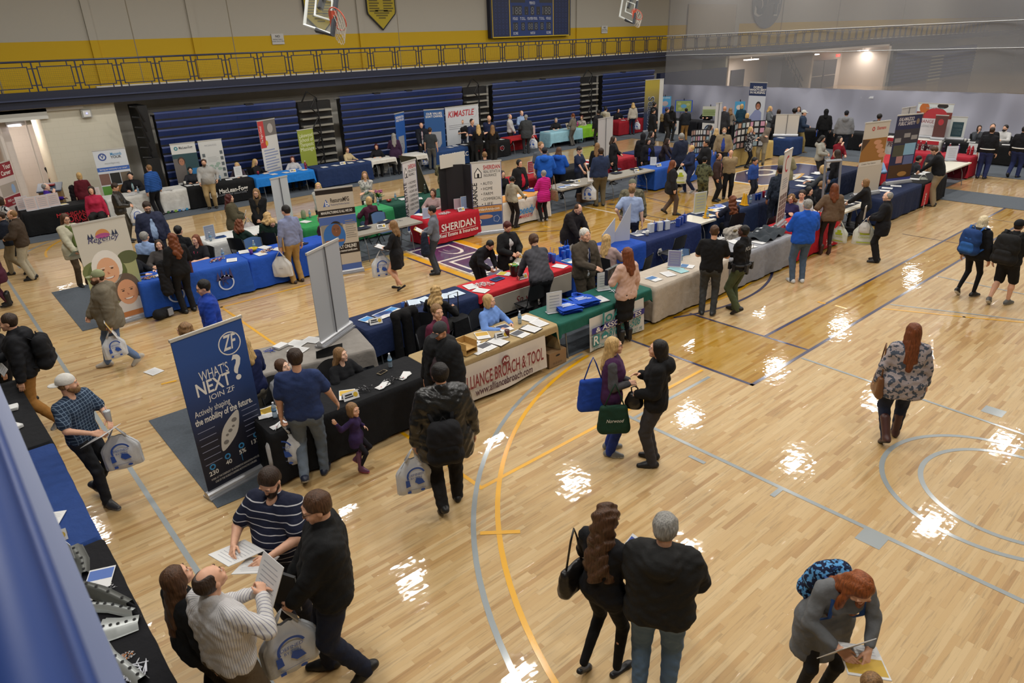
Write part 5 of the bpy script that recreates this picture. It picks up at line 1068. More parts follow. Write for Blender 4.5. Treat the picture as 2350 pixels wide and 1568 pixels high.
banner('white banner with a faint green world map', (453, 325), (507, 319), 1.95, lambda m, W, H: (m.rect(0, .08, W, H, mat('cccdca'), -.001), m.text('MACLEAN-FOGG', W*.5, H-.2, .06, GY, y=-.003, w=W*.5), lines(m, W*.28, W*.75, 1.25, 1.45, 4, mat('b4b6b4')), [m.disc(W*x, z, .08, .05, mat('9bb0a2'), -.003) for x, z in ((.38, 1.12), (.45, 1.02), (.6, 1.1), (.68, 1.18), (.72, 1.0))], [m.rect(W*.08, 1.45-i*.2, W*.2, 1.57-i*.2, mat('5c6468'), -.003) for i in range(5)], [m.rect(W*.83, 1.5-i*.2, W*.95, 1.62-i*.2, mat('5c6468'), -.003) for i in range(6)], m.rect(W*.1, .1, W, .4, mat('3f6a52'), -.003)), 'cccdca')
banner('white banner with a round blue seal and a grid of photos', (211, 347), (286, 339), 2.1, lambda m, W, H: (m.rect(0, .08, W, H, mat('cdd2d8'), -.001), m.ring(W*.25, H-.22, .08, .12, mat('3a4f90'), -.003), m.text('V', W*.25, H-.27, .14, mat('3a4f90'), y=-.003, bold=True), m.text('Macomb', W*.68, H-.2, .1, mat('3a86b8'), y=-.003, bold=True, w=W*.34), m.text('YOUR', W*.66, H-.29, .08, BK, y=-.003, bold=True), m.text('macombgov.org', W*.5, H-.46, .06, GY, y=-.003, w=W*.45), m.rect(0, H-.68, W, H-.55, mat('3a63b0'), -.003), m.text('Serving our community is our career!', W*.5, H-.64, .06, WT, y=-.005, w=W*.85), [m.rect(W*(i*.33+.01), 1.35-j*.4-.36, W*(i*.33+.32), 1.35-j*.4, mat(('7a5a50', '22221f', '6e6252', '5a8f3a', 'a0703c', '3f8fc8', '8a8078', '5c6a70', '9a8a70')[j*3+i]), -.003) for i in range(3) for j in range(3)]), 'cdd2d8')
banner('maroon topped banner with photos, cut by the left edge', (-22, 381), (21, 368), 2.0, lambda m, W, H: (m.rect(0, .08, W, H, mat('cbbfb8'), -.001), m.rect(0, H-.42, W, H, mat('8a2530'), -.002), m.text('Your', W*.75, H-.2, .14, WT, y=-.004, bold=True), m.text('Career', W*.62, H-.36, .13, WT, y=-.004, bold=True), m.rect(W*.1, 1.15, W, 1.5, mat('a89c90'), -.003), m.disc(W*.75, 1.3, .1, .14, mat('8fa8c8'), -.004), m.rect(0, .85, W, 1.12, mat('8a2530'), -.003), m.text('FREE or low cost', W*.6, .98, .07, WT, y=-.005), m.text('training', W*.6, .89, .07, WT, y=-.005), m.rect(W*.5, .45, W*.97, .8, mat('4a3a3c'), -.003), m.rect(W*.3, .1, W*.97, .42, mat('8a7a5c'), -.003)), 'cbbfb8')
shd = lambda m, W, H: (m.poly([(W*.2, H*.6), (W*.8, H*.6), (W*.8, H*.38), (W*.5, H*.2), (W*.2, H*.38)], mat('a9adb4', .4, .3), -.003), m.ring(W*.5, H*.42, W*.12, W*.15, mat('7d838e'), -.004))
banner('narrow blue shield banner left of the man with a red tie', (905, 262), (926, 257), 2.3, simple('1f54a0', 1, '1f54a0', ['REGENERATION', 'SHIELD FOR LIFE'], extra=shd), '1f54a0')
banner('wide blue shield banner headed OUR VALUES', (972, 253), (1018, 250), 2.3, simple('24558f', 1, '24558f', ['OUR VALUES', "DON'T CHANGE."], extra=shd), '24558f')
banner('large white KIMASTLE backdrop behind the men in polo shirts', (1021, 248), (1097, 239), 2.3, lambda m, W, H: (m.rect(0, .05, W, H, mat('c4c8cc'), -.001), m.text('KIMASTLE', W*.47, H-.42, .26, mat('b03038'), y=-.003, bold=True, shear=.25, w=W*.8), m.ring(W*.84, H-.33, .19, .2, GY, -.003), lines(m, W*.08, W*.95, H*.58, H*.68, 3, mat('8d9096'), .3)), 'c4c8cc', base=False)
banner('gold to navy upright sign reading SKIPPERS', (1481, 184), (1524, 181), 2.7, lambda m, W, H: (m.rect(0, .1, W*.78, H, grad('a8953a', '2a3550', H), -.001), m.rect(W*.78, .1, W, H, mat('c9c5bc'), -.001), m.text('SKIPPERS', W*.52, .95, .42, mat('b5b9c0'), y=-.003, bold=True, rot=math.pi/2, w=1.8), m.text('SKIPPERS', W*.5, .95, .38, mat('2a3344'), y=-.005, bold=True, rot=math.pi/2, w=1.74)), '8f8a60', w=1.25)
banner('tall banner of a nurse in lilac scrubs under a navy header', (1722, 189), (1761, 190), 2.7, lambda m, W, H: (m.rect(0, .08, W, H, mat('c6cad2'), -.001), m.rect(0, H-.6, W, H, mat('1f2f55'), -.002), [m.text(t, W*.5, H-.26-.12*i, .1, WT, y=-.004, bold=True) for i, t in enumerate(('DOING', "WHAT'S BEST", 'IN NURSING'))], m.poly([(W*.3, .1), (W*.9, .1), (W*.85, 1.35), (W*.65, 1.5), (W*.45, 1.45), (W*.15, 1.1)], mat('8a92b8'), -.003), face(m, W*.62, 1.62, .14, 'a87058', '3a2a24', 1.4)), 'c6cad2')
banner('beige Eissmann banner with a close-up of a hand on leather', None, None, 1.95, lambda m, W, H: (m.rect(0, .05, W, H, mat('bdb5a9'), -.001), m.text('Eissmann', W*.68, H-.2, .09, mat('b03a38'), y=-.003, bold=True, w=W*.36), m.ring(W*.36, H-.17, .03, .06, mat('b03a38'), -.003, 6), m.rect(0, .85, W*.98, H-.42, mat('94662f'), -.002), m.poly([(0, 1.2), (W*.3, 1.5), (0, 1.53)], mat('4a3424'), -.003), [m.disc(W*(.62+.09*i), 1.42-.12*i, .15, .065, mat('c08c6a'), -.004) for i in range(4)], m.rect(.0, .8, W*.9, .93, mat('c9c3ba'), -.004), m.text('Creates Your Interior', W*.4, .85, .045, mat('2c2420'), y=-.005)), 'bdb5a9', foot=((1923, 449), (1978, 440)), z0=.755, w=.95)
banner('dark blue Kalamazoo Public Safety banner with night photos', None, None, 1.95, lambda m, W, H: (m.rect(0, .05, W, H, mat('22264a'), -.001), m.text('KALAMAZOO', W*.38, H-.16, .1, mat('c8c2c4'), y=-.003, bold=True, shear=.2, w=W*.6), m.text('PUBLIC SAFETY', W*.42, H-.28, .1, mat('c8c2c4'), y=-.003, bold=True, shear=.2, w=W*.68), m.disc(W*.85, H-.2, .06, .08, mat('7a6a5a'), -.003), m.rect(0, 1.15, W, 1.55, mat('33303a'), -.002), [m.rect(W*x, z, W*(x+.25), z+.12, mat('8d8a8a'), -.003) for x, z in ((.05, 1.2), (.4, 1.32), (.7, 1.25))], m.rect(.05, .8, W*.5, 1.12, mat('4a4a3c'), -.003), m.rect(W*.5, .82, W*.95, 1.15, mat('7fa8c4'), -.003), m.rect(W*.25, .6, W*.5, .8, mat('a87a78'), -.003), m.rect(W*.55, .55, W*.95, .8, mat('5c6690'), -.003), m.rect(.03, .18, W*.97, .55, mat('4a3018'), -.003), m.disc(W*.6, .28, .18, .07, mat('a8783a'), -.004), m.rect(0, .06, W, .17, mat('3a3f88'), -.003)), '22264a', foot=((2017, 423), (2071, 416)), z0=.755, w=.95)
banner('narrow white banner with a red phone curl logo', None, None, 1.75, lambda m, W, H: (m.rect(0, .05, W, H, mat('c9c4bc'), -.001), m.ring(W*.5, H-.3, .14, .19, mat('b03038'), -.003, 20, 60, 300), lines(m, W*.2, W*.8, H*.5, H*.65, 5, GY), [m.rect(W*(.08+.3*i), .12+j*.13, W*(.34+.3*i), .23+j*.13, mat('75655e'), -.003) for i in range(3) for j in range(5)]), 'c9c4bc', foot=((1768, 523), (1781, 512)), z0=.755, w=.72)
banner('wide banner with a red apple photo reading CHANGE LIVES', (2124, 237), (2175, 239), 1.75, lambda m, W, H: (m.rect(0, .05, W, H, mat('c9c6c8'), -.001), m.rect(0, H-.3, W, H, mat('ccd3d3'), -.002), m.rect(0, .75, W, H-.32, mat('7a3a30'), -.002), m.disc(W*.55, .85, W*.33, .33, mat('b03038'), -.003), m.disc(W*.2, 1.15, .18, .2, mat('b8662c'), -.003), m.disc(W*.7, 1.25, .2, .1, mat('2a2420'), -.004), m.rect(0, .3, W, .76, mat('c9c6c8'), -.005), m.text('CHANGE LIVES', W*.45, .58, .13, mat('8a2f38'), y=-.008, w=W*.8), m.text('INCLUDING YOUR OWN', W*.45, .42, .09, GY, y=-.008, w=W*.78), m.text('HOPE NETWORK', W*.5, H-.2, .06, mat('7da0a4'), y=-.005)), 'c9c6c8', z0=.755, w=1.3, X=31.9)
banner('small banner with an apple picture behind a pink sheet', (2166, 265), (2185, 266), 1.3, lambda m, W, H: (m.rect(0, .05, W, H, mat('5a3430'), -.001), m.disc(W*.5, H*.72, .1, .12, mat('b03038'), -.003)), '5a3430', z0=.755, w=.45, X=31.6)
banner('narrow white and dark green framed sign on the black table', (2191, 268), (2215, 269), 1.3, lambda m, W, H: (m.rect(0, .05, W, H, mat('c9cdc8'), -.001), m.rect(W*.15, .12, W*.85, H*.78, mat('23414a'), -.003), lines(m, W*.22, W*.78, .2, H*.7, 9, mat('7d9296'))), 'c9cdc8', z0=.755, w=.55, X=31.9)
banner('pale blank banner tops peeking above the police banner', (2071, 249), (2103, 244), 2.2, None, 'bcbab4', True)
banner('white blank double board on the navy end table', (1775, 262), (1811, 262), 1.15, None, 'c3bdb3', True, z0=.755, X=28.9, w=.95)
def poster(label, tl, tr, zt, h, bg, draw, w, name='easel_poster', legs=True):
    zt = zx(*tl, 33.1)
    a, b = Vector(at(*tl, zt)), Vector(at(*tr, zt)); c = (a+b)/2; ang = math.atan2((b-a).y, (b-a).x); t = thing(name, label, 'poster', (c.x, c.y, 0), ang)
    m = MB(); m.box((-w/2, -.01, zt-h), (w/2, .01, zt), mat(bg, .5)); m.M = Matrix.Translation((-w/2, -.011, zt-h)); draw(m, w, h); m.M = Matrix.Identity(4); m.build('board', t)
    if legs:
        m = MB()
        for x, y in ((-.3, -.02), (.3, -.02), (0, .5)): m.tube([(0, .03, zt+.1), (x, y, 0)], .012, BK, 5)
        m.build('easel', t)
    return t
poster('light blue poster on an easel right of the gold sign', (1514, 222), (1540, 221), 1.95, 1.0, '4a9cc8', lambda m, W, H: (m.text('NOW HIRING', W*.5, H*.88, .09, WT, y=-.003, w=W*.8), m.disc(W*.5, H*.62, .18, .14, mat('b8a8a8'), -.003), m.rect(0, 0, W, H*.42, mat('3f6ac0'), -.002), m.text('www.hiring.com', W*.5, H*.4, .06, mat('a83a6a'), y=-.003)), .68)
poster('green lake map poster in a blue frame on an easel', (1552, 230), (1588, 230), 1.75, .62, '2c4fb0', lambda m, W, H: (m.rect(.06, .03, W-.06, H-.03, mat('8a9a5a'), -.002), m.disc(W*.5, H*.5, .16, .1, mat('5c9ac0'), -.003), [m.disc(W*x, H*z, .1, .07, mat('a8b078'), -.003) for x, z in ((.25, .7), (.75, .65), (.3, .3))]), .95)
poster('light blue poster behind the blonde woman in teal', (1690, 233), (1708, 233), 1.7, .7, '4a9cc8', lambda m, W, H: m.disc(W*.4, H*.6, .12, .12, mat('d0c8c0'), -.003), .5)
poster('green and white poster on a small table easel', (1617, 244), (1645, 244), 1.6, .5, '9aa878', lambda m, W, H: (m.rect(0, H*.7, W, H, mat('c4c4b8'), -.002), lines(m, .05, W-.05, .05, H*.6, 5, mat('6a7a40'))), .8)
def triboard(label, tl, tr, zt, h, w, cards):
    a, b = Vector(at(*tl, zt)), Vector(at(*tr, zt)); w = (b-a).length+.12; c = (a+b)/2; ang = math.atan2((b-a).y, (b-a).x); t = thing('display_board', label, 'display board', (c.x, c.y, zt-h), ang)
    rr = random.Random(len(label))
    for i, (x0, x1, y0, y1) in enumerate(((-w/2, -w*.26, -.22, 0), (-w*.26, w*.26, 0, 0), (w*.26, w/2, 0, -.22))):
        m = MB(); m.add([(x0, y0, 0), (x1, y1, 0), (x1, y1, h), (x0, y0, h), (x0, y0+.012, 0), (x1, y1+.012, 0), (x1, y1+.012, h), (x0, y0+.012, h)], [(0, 1, 2, 3), (7, 6, 5, 4), (3, 2, 6, 7), (0, 4, 5, 1), (0, 3, 7, 4), (1, 5, 6, 2)], BK)
        if cards:
            nc = 2 if i != 1 else 4
            for q in range(nc):
                for r in range(4):
                    f0, f1 = (q+.15)/nc, (q+.85)/nc; z0, z1 = h*(r+.15)/4, h*(r+.85)/4; P = lambda f, z: (x0+(x1-x0)*f, y0+(y1-y0)*f-.004, z)
                    m.quad([P(f0, z0), P(f1, z0), P(f1, z1), P(f0, z1)], mat(rr.choice(('b5b8b8', 'a8887c', 'c490a4', '8fa4a8', 'b0886a', 'c9c7c0')), .6))
        m.build('panel', t)
triboard('black folding board covered in pale photo cards, beside the tan jacket', (1679, 284), (1745, 275), 1.75, 1.0, 2.0, 1)
triboard('black folding board with a bridge picture, left of the bearded man', (1585, 298), (1620, 296), 1.65, .89, 1.25, 1)
t = triboard('big plain black folding display seen from behind', (1009, 380), (1074, 376), 1.95, 1.2, 1.55, 0)
m = MB(); m.box((-.45, -.01, .0), (.45, .01, .35), mat('c9c5ba', .6)); tag(m.build('header_board', loc=(*at(1039, 378, 1.95), 1.9), rz=.1), 'cream rounded header card on top of the plain black display', 'sign')
m = MB(); m.M = Matrix.Rotation(-.42, 4, 'Y'); m.box((-.02, -.3, 0), (.02, .3, 1.25), mat('8f8c82', .6)); m.box((-.03, -.33, 0), (-.02, .33, 1.28), mat('33342c', .6)); m.M = Matrix.Identity(4); o = m.build('leaning_board', loc=(*at(968, 440, .755), .755), rz=.3); tag(o, 'tilted grey sign board left of the plain black display', 'sign')
m = MB()
for x in (-.22, .22): m.tube([(x, -.15, 0), (x, 0, 1.3)], .03, mat('8b8e94', .4, .4), 6)
m.tube([(-.22, 0, 1.3), (.22, 0, 1.3)], .04, mat('8b8e94', .4, .4), 6); tag(m.build('metal_stand', loc=(*at(1912, 372, 1.95), .68), rz=-.5), 'empty grey metal sign frame left of the hand photo banner', 'frame')
# banners hung on table fronts
A0, A1, A2, A3 = at(1066, 836, .70), at(1252, 765, .70), None, None
m = MB(); W = A1[0]-A0[0]+.25; m.grid(lambda u, v: ((u-1)*W, .03*math.sin(u*9)*(1-v)-.06*(1-v)-.0, .1+.56*v-.05*(1-v)*(1-u)), 20, 4, mat('d0c6ba', .5)); r_ = mat('7c2a30', .5)
m.text('ALLIANCE BROACH & TOOL', -W*.5, .30, .22, r_, y=-.085, w=W*.88, bold=True); m.text('www.alliancebroach.com', -W*.5, .15, .13, mat('4a2a38', .5), y=-.085, w=W*.62, bold=True); m.disc(-W*.48, .545, .075, .075, r_, -.075); m.ring(-W*.48, .545, .078, .085, mat('4a2020'), -.075); m.text('AB', -W*.48, .52, .07, WT, y=-.08, bold=True)
tag(m.build('vinyl_banner', loc=(A1[0], 7.38, 0)), 'white vinyl banner reading ALLIANCE BROACH & TOOL', 'banner')
m = MB(); x0 = at(1337, 735, .6)[0]; tl, pu = mat('2a7f80', .5), mat('2c2c80', .5); W = 1.45
m.grid(lambda u, v: (u*W, .02*math.sin(u*11)*(1-v)-.03*(1-v), .03+.62*v), 16, 3, mat('cfccc6', .5)); m.text('JoAnn', W*.47, .5, .2, tl, y=-.05, bold=True, w=W*.62); m.rect(0.02, .36, W-.02, .47, pu, -.05); m.text('& ASSOCIATES', W*.5, .375, .09, WT, y=-.056, bold=True, w=W*.84)
m.text('810-985-508', W*.62, .19, .15, tl, y=-.05, bold=True, shear=.25, w=W*.6); m.rect(.05, .12, .22, .33, tl, -.05); m.text('R', .135, .15, .17, WT, y=-.056, bold=True); m.poly([(.27, .2), (.45, .2), (.45, .27), (.36, .34), (.27, .27)], tl, -.05); m.rect(.31, .21, .41, .25, WT, -.055); m.text('3945 24th AVENUE  FORT GRATIOT, MI', W*.5, .06, .075, tl, y=-.05, w=W*.9)
tag(m.build('vinyl_banner', loc=(x0+.03, 7.36, 0)), 'white vinyl banner reading JoAnn & ASSOCIATES in teal', 'banner')
# ---------------------------------------------------------------- people
P = person
J = ('jeans', '4a5f80'); BKP = ('pants', '1a1a1d'); NVP = ('pants', '20242f'); KH = ('pants', 'a08a62')
# nearest visitors
P('bearded man in a navy polo with thin white stripes reading papers', (590, 1075), (692, 1436), a=-130, R=(.2, .33, 1.20), L=(.15, .36, 1.18), top=('polo', '1c2136', 'stripes', 'c9c9cc', 1.25), bot=('pants', '191c2a'), hair=('short', 'db'), extra='beard', b=1.32, hd=(0, 35), shoe=('flat', '7a6a4a/b8a888'), key='stripe')
P('balding man in glasses and black jacket carrying a white bag', (722, 1133), (800, 1545), a=175, R='low', L='low', top=('jacket', '191a1b'), bot=('pants', '1f2434'), hair=('short', 'br'), extra='glass', b=1.15, hd=(-8, 15), key='blkj', walk=.14)
P('long haired woman in a black blazer beside the man in a pinstriped shirt', (388, 1308), None, 1.66, a=15, R='dn', L='low', top=('jacket', '16171a'), bot=('pants', '2a2726', 'pins', '3a3634'), hair=('long', 'br', .42), f=1, hd=(0, -22))
P('grey haired man in a white pinstriped shirt holding up a printed sheet', (462, 1315), None, 1.77, a=28, R=(.16, .26, 1.34), L=(.02, .30, 1.26), top=('long', 'cfcdcb', 'pins', '8a8a9a', .9), bot=('pants', '5c4f3e'), hair=('balding', 'db'), b=1.15, hd=(0, -25), key='pin', rR=1.1)
P('woman with long wavy brown hair in a black cardigan over stripes', (1385, 1166), (1378, 1548), a=55, R='hold', L='hold', top=('long', '17171a'), bot=('leggings', '141416'), hair=('curl', 'br', .42), f=1, hd=(8, 32), shoe=('flat', '1a1a1c'), key='wavy', walk=.1)
P('grey haired man seen from behind in a charcoal hooded sweatshirt', (1487, 1187), (1497, 1600), a=88, R='hold', L='hold', top=('jacket', '242424'), bot=('jeans', '5d7590'), hair=('short', 'gy'), extra='hoodie', b=1.22, hd=(0, 20), key='hood', shoe=('sneaker', '22252e'))
P('red haired woman in a grey dress bending over an open folder', (1992, 1352), None, 1.70, a=-52, R=(.12, .40, 1.04), L=(.10, .42, 1.02), top=('dress', '6a6c6e'), bot=('leggings', '202022'), hair=('half', 'rd', .38), f=1, lean=.35, hd=(0, 38), key='red', extra='front')
P('brown haired head at the bottom edge in front of the red haired woman', (2005, 1548), None, 1.3, a=95, top=('long', '3a3a44'), hair=('short', 'lb'), key='kid2')
P('man in a reversed white cap and plaid shirt carrying papers and a cup', (178, 860), (240, 1148), a=-50, R=(.16, .32, 1.10), L=(.10, .33, 1.14), top=('tee', '26354a', 'plaid', '8aa0b8', 1.3), bot=('jeans', '26282d'), hair=('short', 'lb'), extra='capb:d0cdc6 beard', walk=.16, hd=(-45, 5), key='plaid', shoe=('sneaker', '3a3a3a/8a8a88'))
P('man in a navy t-shirt and faded jeans with his back to us', (704, 803), (725, 1100), a=80, R=(.36, .20, .92), L='bagdn', top=('tee', '2b3a63'), bot=('jeans', '66717e'), hair=('short', 'db'), b=1.12, hd=(-20, 10), key='navyt', shoe=('sneaker', '22283a/9a9890'), walk=.12)
P('small girl in a purple coat and flowered boots', (826, 931), (828, 1080), a=-20, R=(.42, -.25, 1.5), L=(.2, .14, 1.1), top=('tunic', '33234a'), bot=('leggings', '1d1c24'), hair=('bob', 'lb'), f=1, hd=(20, 0), shoe=('boot', '6a3f5a/b04a6a'), key='girl', walk=.06)
P('man with a backpack in a draped black leather jacket seen from behind', (1012, 836), (1035, 1165), a=100, R='dn', L='dn', top=('coat', '191a1a', 'leather'), bot=('pants', '1d1c1d'), hair=('short', 'bk'), b=1.2, key='leath', walk=.13)
P('man in a grey flat cap and black parka with a fur trimmed hood', (1003, 745), None, 1.74, a=-135, R='dn', L='pock', top=('parka', '17181a'), shirt='4a3c40', bot=BKP, hair=('short', 'bk'), extra='cap:3a3a3c hoodie', skin='t', b=1.15, hd=(0, 22))
P('fair haired woman with a purple and grey fleece and blue scrubs', (1388, 775), (1398, 1038), a=5, R=(.09, .21, 1.12), L=(.06, .22, 1.1), top=('long', '4d4c4f'), bot=('pants', '27387e'), hair=('long', 'bl', .26), f=1, extra='vest:46264a glass', shoe=('sneaker', '7d7d7b/b8b8b4'), key='scrub', hd=(0, -5))
P('dark haired woman in a black hooded jacket clutching a small purse', (1508, 782), (1497, 1062), a=178, R=(.1, .21, 1.22), L=(.1, .22, 1.05), top=('jacket', '161618'), bot=('pants', '3b393b'), hair=('long', 'bk', .34), f=1, extra='hoodie', key='purse', b=1.1, hd=(0, -5))
P('woman in a floral kimono top walking away alone', (2088, 743), (2040, 1012), a=108, R='dn', L='dn', top=('tunic', 'a39a9c', 'floral', '4a5260', .8), bot=('jeans', '232a3c'), hair=('long', 'au', .42), f=1, b=1.25, walk=.17, shoe=('boot', '4a2c28'), key='floral')
P('blonde woman with a blue backpack and fur hood', (2258, 496), (2213, 680), a=62, R='dn', L='dn', top=('jacket', '191a1e'), bot=('leggings', '131316'), hair=('long', 'pb', .3), f=1, extra='hoodie', key='blbp', walk=.12, shoe=('sneaker', '1c1c1e/c9c9c6'))
P('man in a black cap and shorts with a black backpack', (2333, 505), (2288, 700), a=70, R='hold', L='dn', top=('jacket', '1d1e20'), bot=('shorts', '17171a'), hair=('short', 'db'), extra='cap:17181c', key='bkbp', walk=.17, shoe=('sneaker', '5d5d5b/b8b8b4'))
P('bald man in a black suit holding up white bags', (2040, 440), (2010, 601), a=175, R='hold', L='hold', top=('coat', '17171b'), bot=BKP, hair=('balding', 'gy'), skin='p', key='bald')
P('woman with a blonde bob in a black jacket reaching across the table', (1990, 411), (1975, 545), a=170, R=(.15, .45, 1.05), L=(.1, .5, 1.0), top=('jacket', '19191b'), bot=('leggings', '222226'), hair=('bob', 'lb'), f=1, lean=.2, shoe=('flat', '1c1c1c'), walk=.2)
P('auburn haired woman in a brown tweed jacket and heeled boots', (1898, 420), (1878, 582), a=110, R='dn', L='strap', top=('jacket', '6a5644'), bot=('leggings', '2a2424'), hair=('long', 'au', .22), f=1, shoe=('heel', '3a2420'), key='tweed')
P('grey haired man in a bright blue jacket and white trainers', (1838, 458), (1828, 648), a=115, R='hold', L='hold', top=('jacket', '1f55b8'), bot=('jeans', '4c5c70'), hair=('short', 'gy'), b=1.1, shoe=('sneaker', 'c9c9c8/d8d8d6'))
P('police officer in black top, olive trousers and duty belt', (1697, 517), (1688, 718), a=155, R='crs', L='crs', top=('long', '17171a'), bot=('pants', '4a5238'), hair=('buzz', 'bk'), skin='d', extra='txt:POLICE', key='police', walk=.08)
P('tattooed man in a black t-shirt and dark grey jeans', (1608, 517), (1622, 723), a=88, R='hold', L='hold', top=('tee', '141416'), bot=('jeans', '3d3f40'), hair=('buzz', 'br'), extra='beard', b=1.05, shoe=('sneaker', '222222/c9c9c6'))
P('woman in a pink blouse and long black skirt holding a folder', (1440, 569), (1432, 785), a=135, R='dn', L='hold', top=('blouse', 'cba999'), bot=('skirt', '141416'), hair=('long', 'au', .26), f=1, shoe=('heel', '17171a'), key='pink', extra='tights')
P('white haired man in a brown suit with a navy tie', (1343, 525), None, 1.82, a=-50, R='pt', L='pock', top=('jacket', '4a4238'), shirt='d5d5da', extra='tie:1f2c52', bot=('pants', '453d33'), hair=('short', 'wh'), b=1.12, key='suit')
P('blonde woman in a dusty pink sweater seen from behind', (1393, 538), a=65, sit=1, R='tab', L='tab', top=('long', 'a78f8c'), bot=BKP, hair=('long', 'bl', .3), f=1, b=1.3)
P('woman with a low bun in a dark grey top leaning on the red table', (1222, 537), None, 1.68, a=118, R=(.2, .5, .90), L=(.2, .45, .90), top=('long', '4a4a50'), bot=BKP, hair=('bun', 'br'), f=1, lean=.45, b=1.15)
P('red haired woman in a black coat peering into a plastic bag', (1168, 512), None, 1.63, a=-55, R='hold', L='hold', top=('coat', '191a1c'), shirt='c9c9c8', bot=BKP, hair=('short', 'dr'), f=1, hd=(0, 30), key='redbl')
P('person in a dark jacket bent over a tablet on the red table', (1130, 556), None, 1.6, a=-38, R=(.15, .5, .9), L=(.1, .52, .9), top=('jacket', '1a1b1f'), bot=BKP, hair=('short', 'bk'), lean=.7, hd=(0, 20))
P('tall man in a dark coat leaning towards the blue straw cups', (1332, 472), None, 1.84, a=-40, R=(.2, .45, .95), L=(.2, .4, .95), top=('coat', '1d191b'), bot=('pants', 'a9a498'), hair=('balding', 'br'), b=1.15, lean=.3, hd=(0, 25))
P('airman in a pale blue shirt with his hand on his hip', (1451, 425), None, 1.8, a=85, R='dn', L='hip', top=('tee', '9aaacb'), bot=('pants', '1c2136'), hair=('buzz', 'lb'), skin='p')
P('man in camouflage hunting jacket and grey beanie', (1452, 412), None, 1.82, a=-80, R='hold', L='dn', top=('parka', '6a6552', 'camo', '4a4636', .8), bot=BKP, hair=('short', 'bk'), extra='beanie:6a6c5c beard')
P('woman with curly blonde hair seen from behind at the navy pamphlet table', (1000, 655), a=62, sit=1, R='tab', L='tab', top=('long', '161618'), hair=('curl', 'bl', .16), f=1)
P('man with light brown hair in a maroon shirt behind the capped man', (1002, 700), a=-35, sit=1, top=('polo', '5a1f36'), hair=('short', 'lb'), hd=(25, 0))
P('woman in a light blue quarter-zip sweater with folded hands', (1122, 677), a=-40, sit=1, R='tab', L='tab', top=('long', '6f93d4'), hair=('bob', 'bl'), f=1, hd=(-20, 0), b=1.1, extra='')
P('woman in a light grey cardigan looking up beside the navy t-shirt man', (643, 826), a=-45, sit=1, R='tab', L='tab', top=('jacket', '85878b'), shirt='15161a', hair=('bun', 'br'), f=1, b=1.15, hd=(0, -12), skin='p')
P('smiling young woman in a black polo leaning on the black table', (778, 799), a=-50, sit=1, R='tab', L='tab', top=('polo', '15161a'), hair=('long', 'lb', .2), f=1, hd=(-15, -8), skin='p')
P('man in glasses with a royal blue and black jacket behind the tall blue banner', (459, 645), None, 1.76, a=180, R='pock', L='pock', top=('jacket', '1f3f9e'), shirt='5d6066', bot=NVP, hair=('short', 'bk'), extra='glass', b=1.1, hd=(0, 12))
P('person with curly light brown hair just above the tall blue banner', (419, 742), None, 1.62, a=150, top=('long', '5a5a60'), hair=('curl', 'lb', .1), f=1)
P('woman in a navy sweater half hidden by the right edge of the blue banner', (552, 772), None, 1.64, a=120, R='hold', L='hold', top=('long', '1f2850'), bot=('pants', '8d8778'), hair=('long', 'bl', .2), f=1, b=1.15)
P('man in a green cap, olive parka and jeans walking left with flyers', (232, 620), (285, 838), a=178, R='low', L='dn', top=('parka', '6e6656'), bot=('jeans', '64789a'), hair=('short', 'br'), extra='cap:8a8f6c hoodie beard', walk=.24, b=1.2, shoe=('sneaker', 'b5ada0/c9c2b8'), key='greencap')
P('dark hooded man with a black backpack and tan trousers at the left edge', (18, 730), (72, 992), a=165, R='hold', L='dn', top=('jacket', '1b1c20'), bot=('pants', '9c6f38'), hair=('short', 'db'), extra='hoodie', b=1.1, walk=.2, shoe=('sneaker', '8b8d90/b8b8b8'), key='tanp')
P('person in black trousers walking behind the tan trousered man', (-25, 745), (52, 935), a=170, top=('jacket', '16161a'), bot=BKP, hair=('short', 'bk'), walk=.2)
P('bald man in a dark brown blazer and cream trousers', (42, 482), (78, 640), a=165, R='hold', L='hold', top=('jacket', '41352a'), bot=('pants', 'aca48f'), hair=('balding', 'lb'), b=1.1, shoe=('sneaker', '1b1b1b'))
P('person in a navy coat and khaki trousers at the far left', (6, 487), (48, 630), a=175, R='hold', L='hold', top=('jacket', '191e2a'), bot=('pants', '80745c'), hair=('short', 'db'), walk=.2, b=1.1)
P('woman in a black and white patterned blouse at the left edge', (0, 452), None, 1.62, a=20, top=('blouse', 'b8b8b8', 'floral', '15161c', .7), hair=('bob', 'db'), f=1, b=1.2)
P('person in a maroon coat and laced black boots cut by the left edge', (-22, 560), (22, 702), a=170, R='hold', L='hold', top=('coat', '4a1f30'), bot=('leggings', '4a2434'), hair=('bob', 'db'), f=1, shoe=('boot', '1a1a1c'))
P('woman in a cream coat and olive scarf holding a long flyer', (167, 491), (195, 655), a=-65, R='low', L='low', top=('coat', 'b8b39c'), bot=('pants', '5a4a38'), hair=('long', 'br', .18), f=1, extra='glass scarf:5d6a38', hd=(0, 15), key='cream')
P('man in a black leather jacket reading beside the white table', (275, 421), (296, 556), a=-15, R='hold', L='hold', top=('jacket', '25221e', 'leather'), bot=('pants', '3f3b33'), hair=('short', 'db'), hd=(0, 28), key='leath2', extra='glass')
P('man in a red, white and navy windbreaker over a light blue shirt', (336, 466), None, 1.82, a=-82, R='dn', L='dn', top=('jacket', '2a2f45'), shirt='93a9c8', bot=NVP, hair=('short', 'db'), extra='beard glass', b=1.2, hd=(0, 30))
P('man in a blue puffer jacket standing at the off-white table', (343, 377), (366, 494), a=130, R='dn', L='dn', top=('jacket', '234e92', 'quilt'), bot=('pants', '16161a'), hair=('buzz', 'lb'))
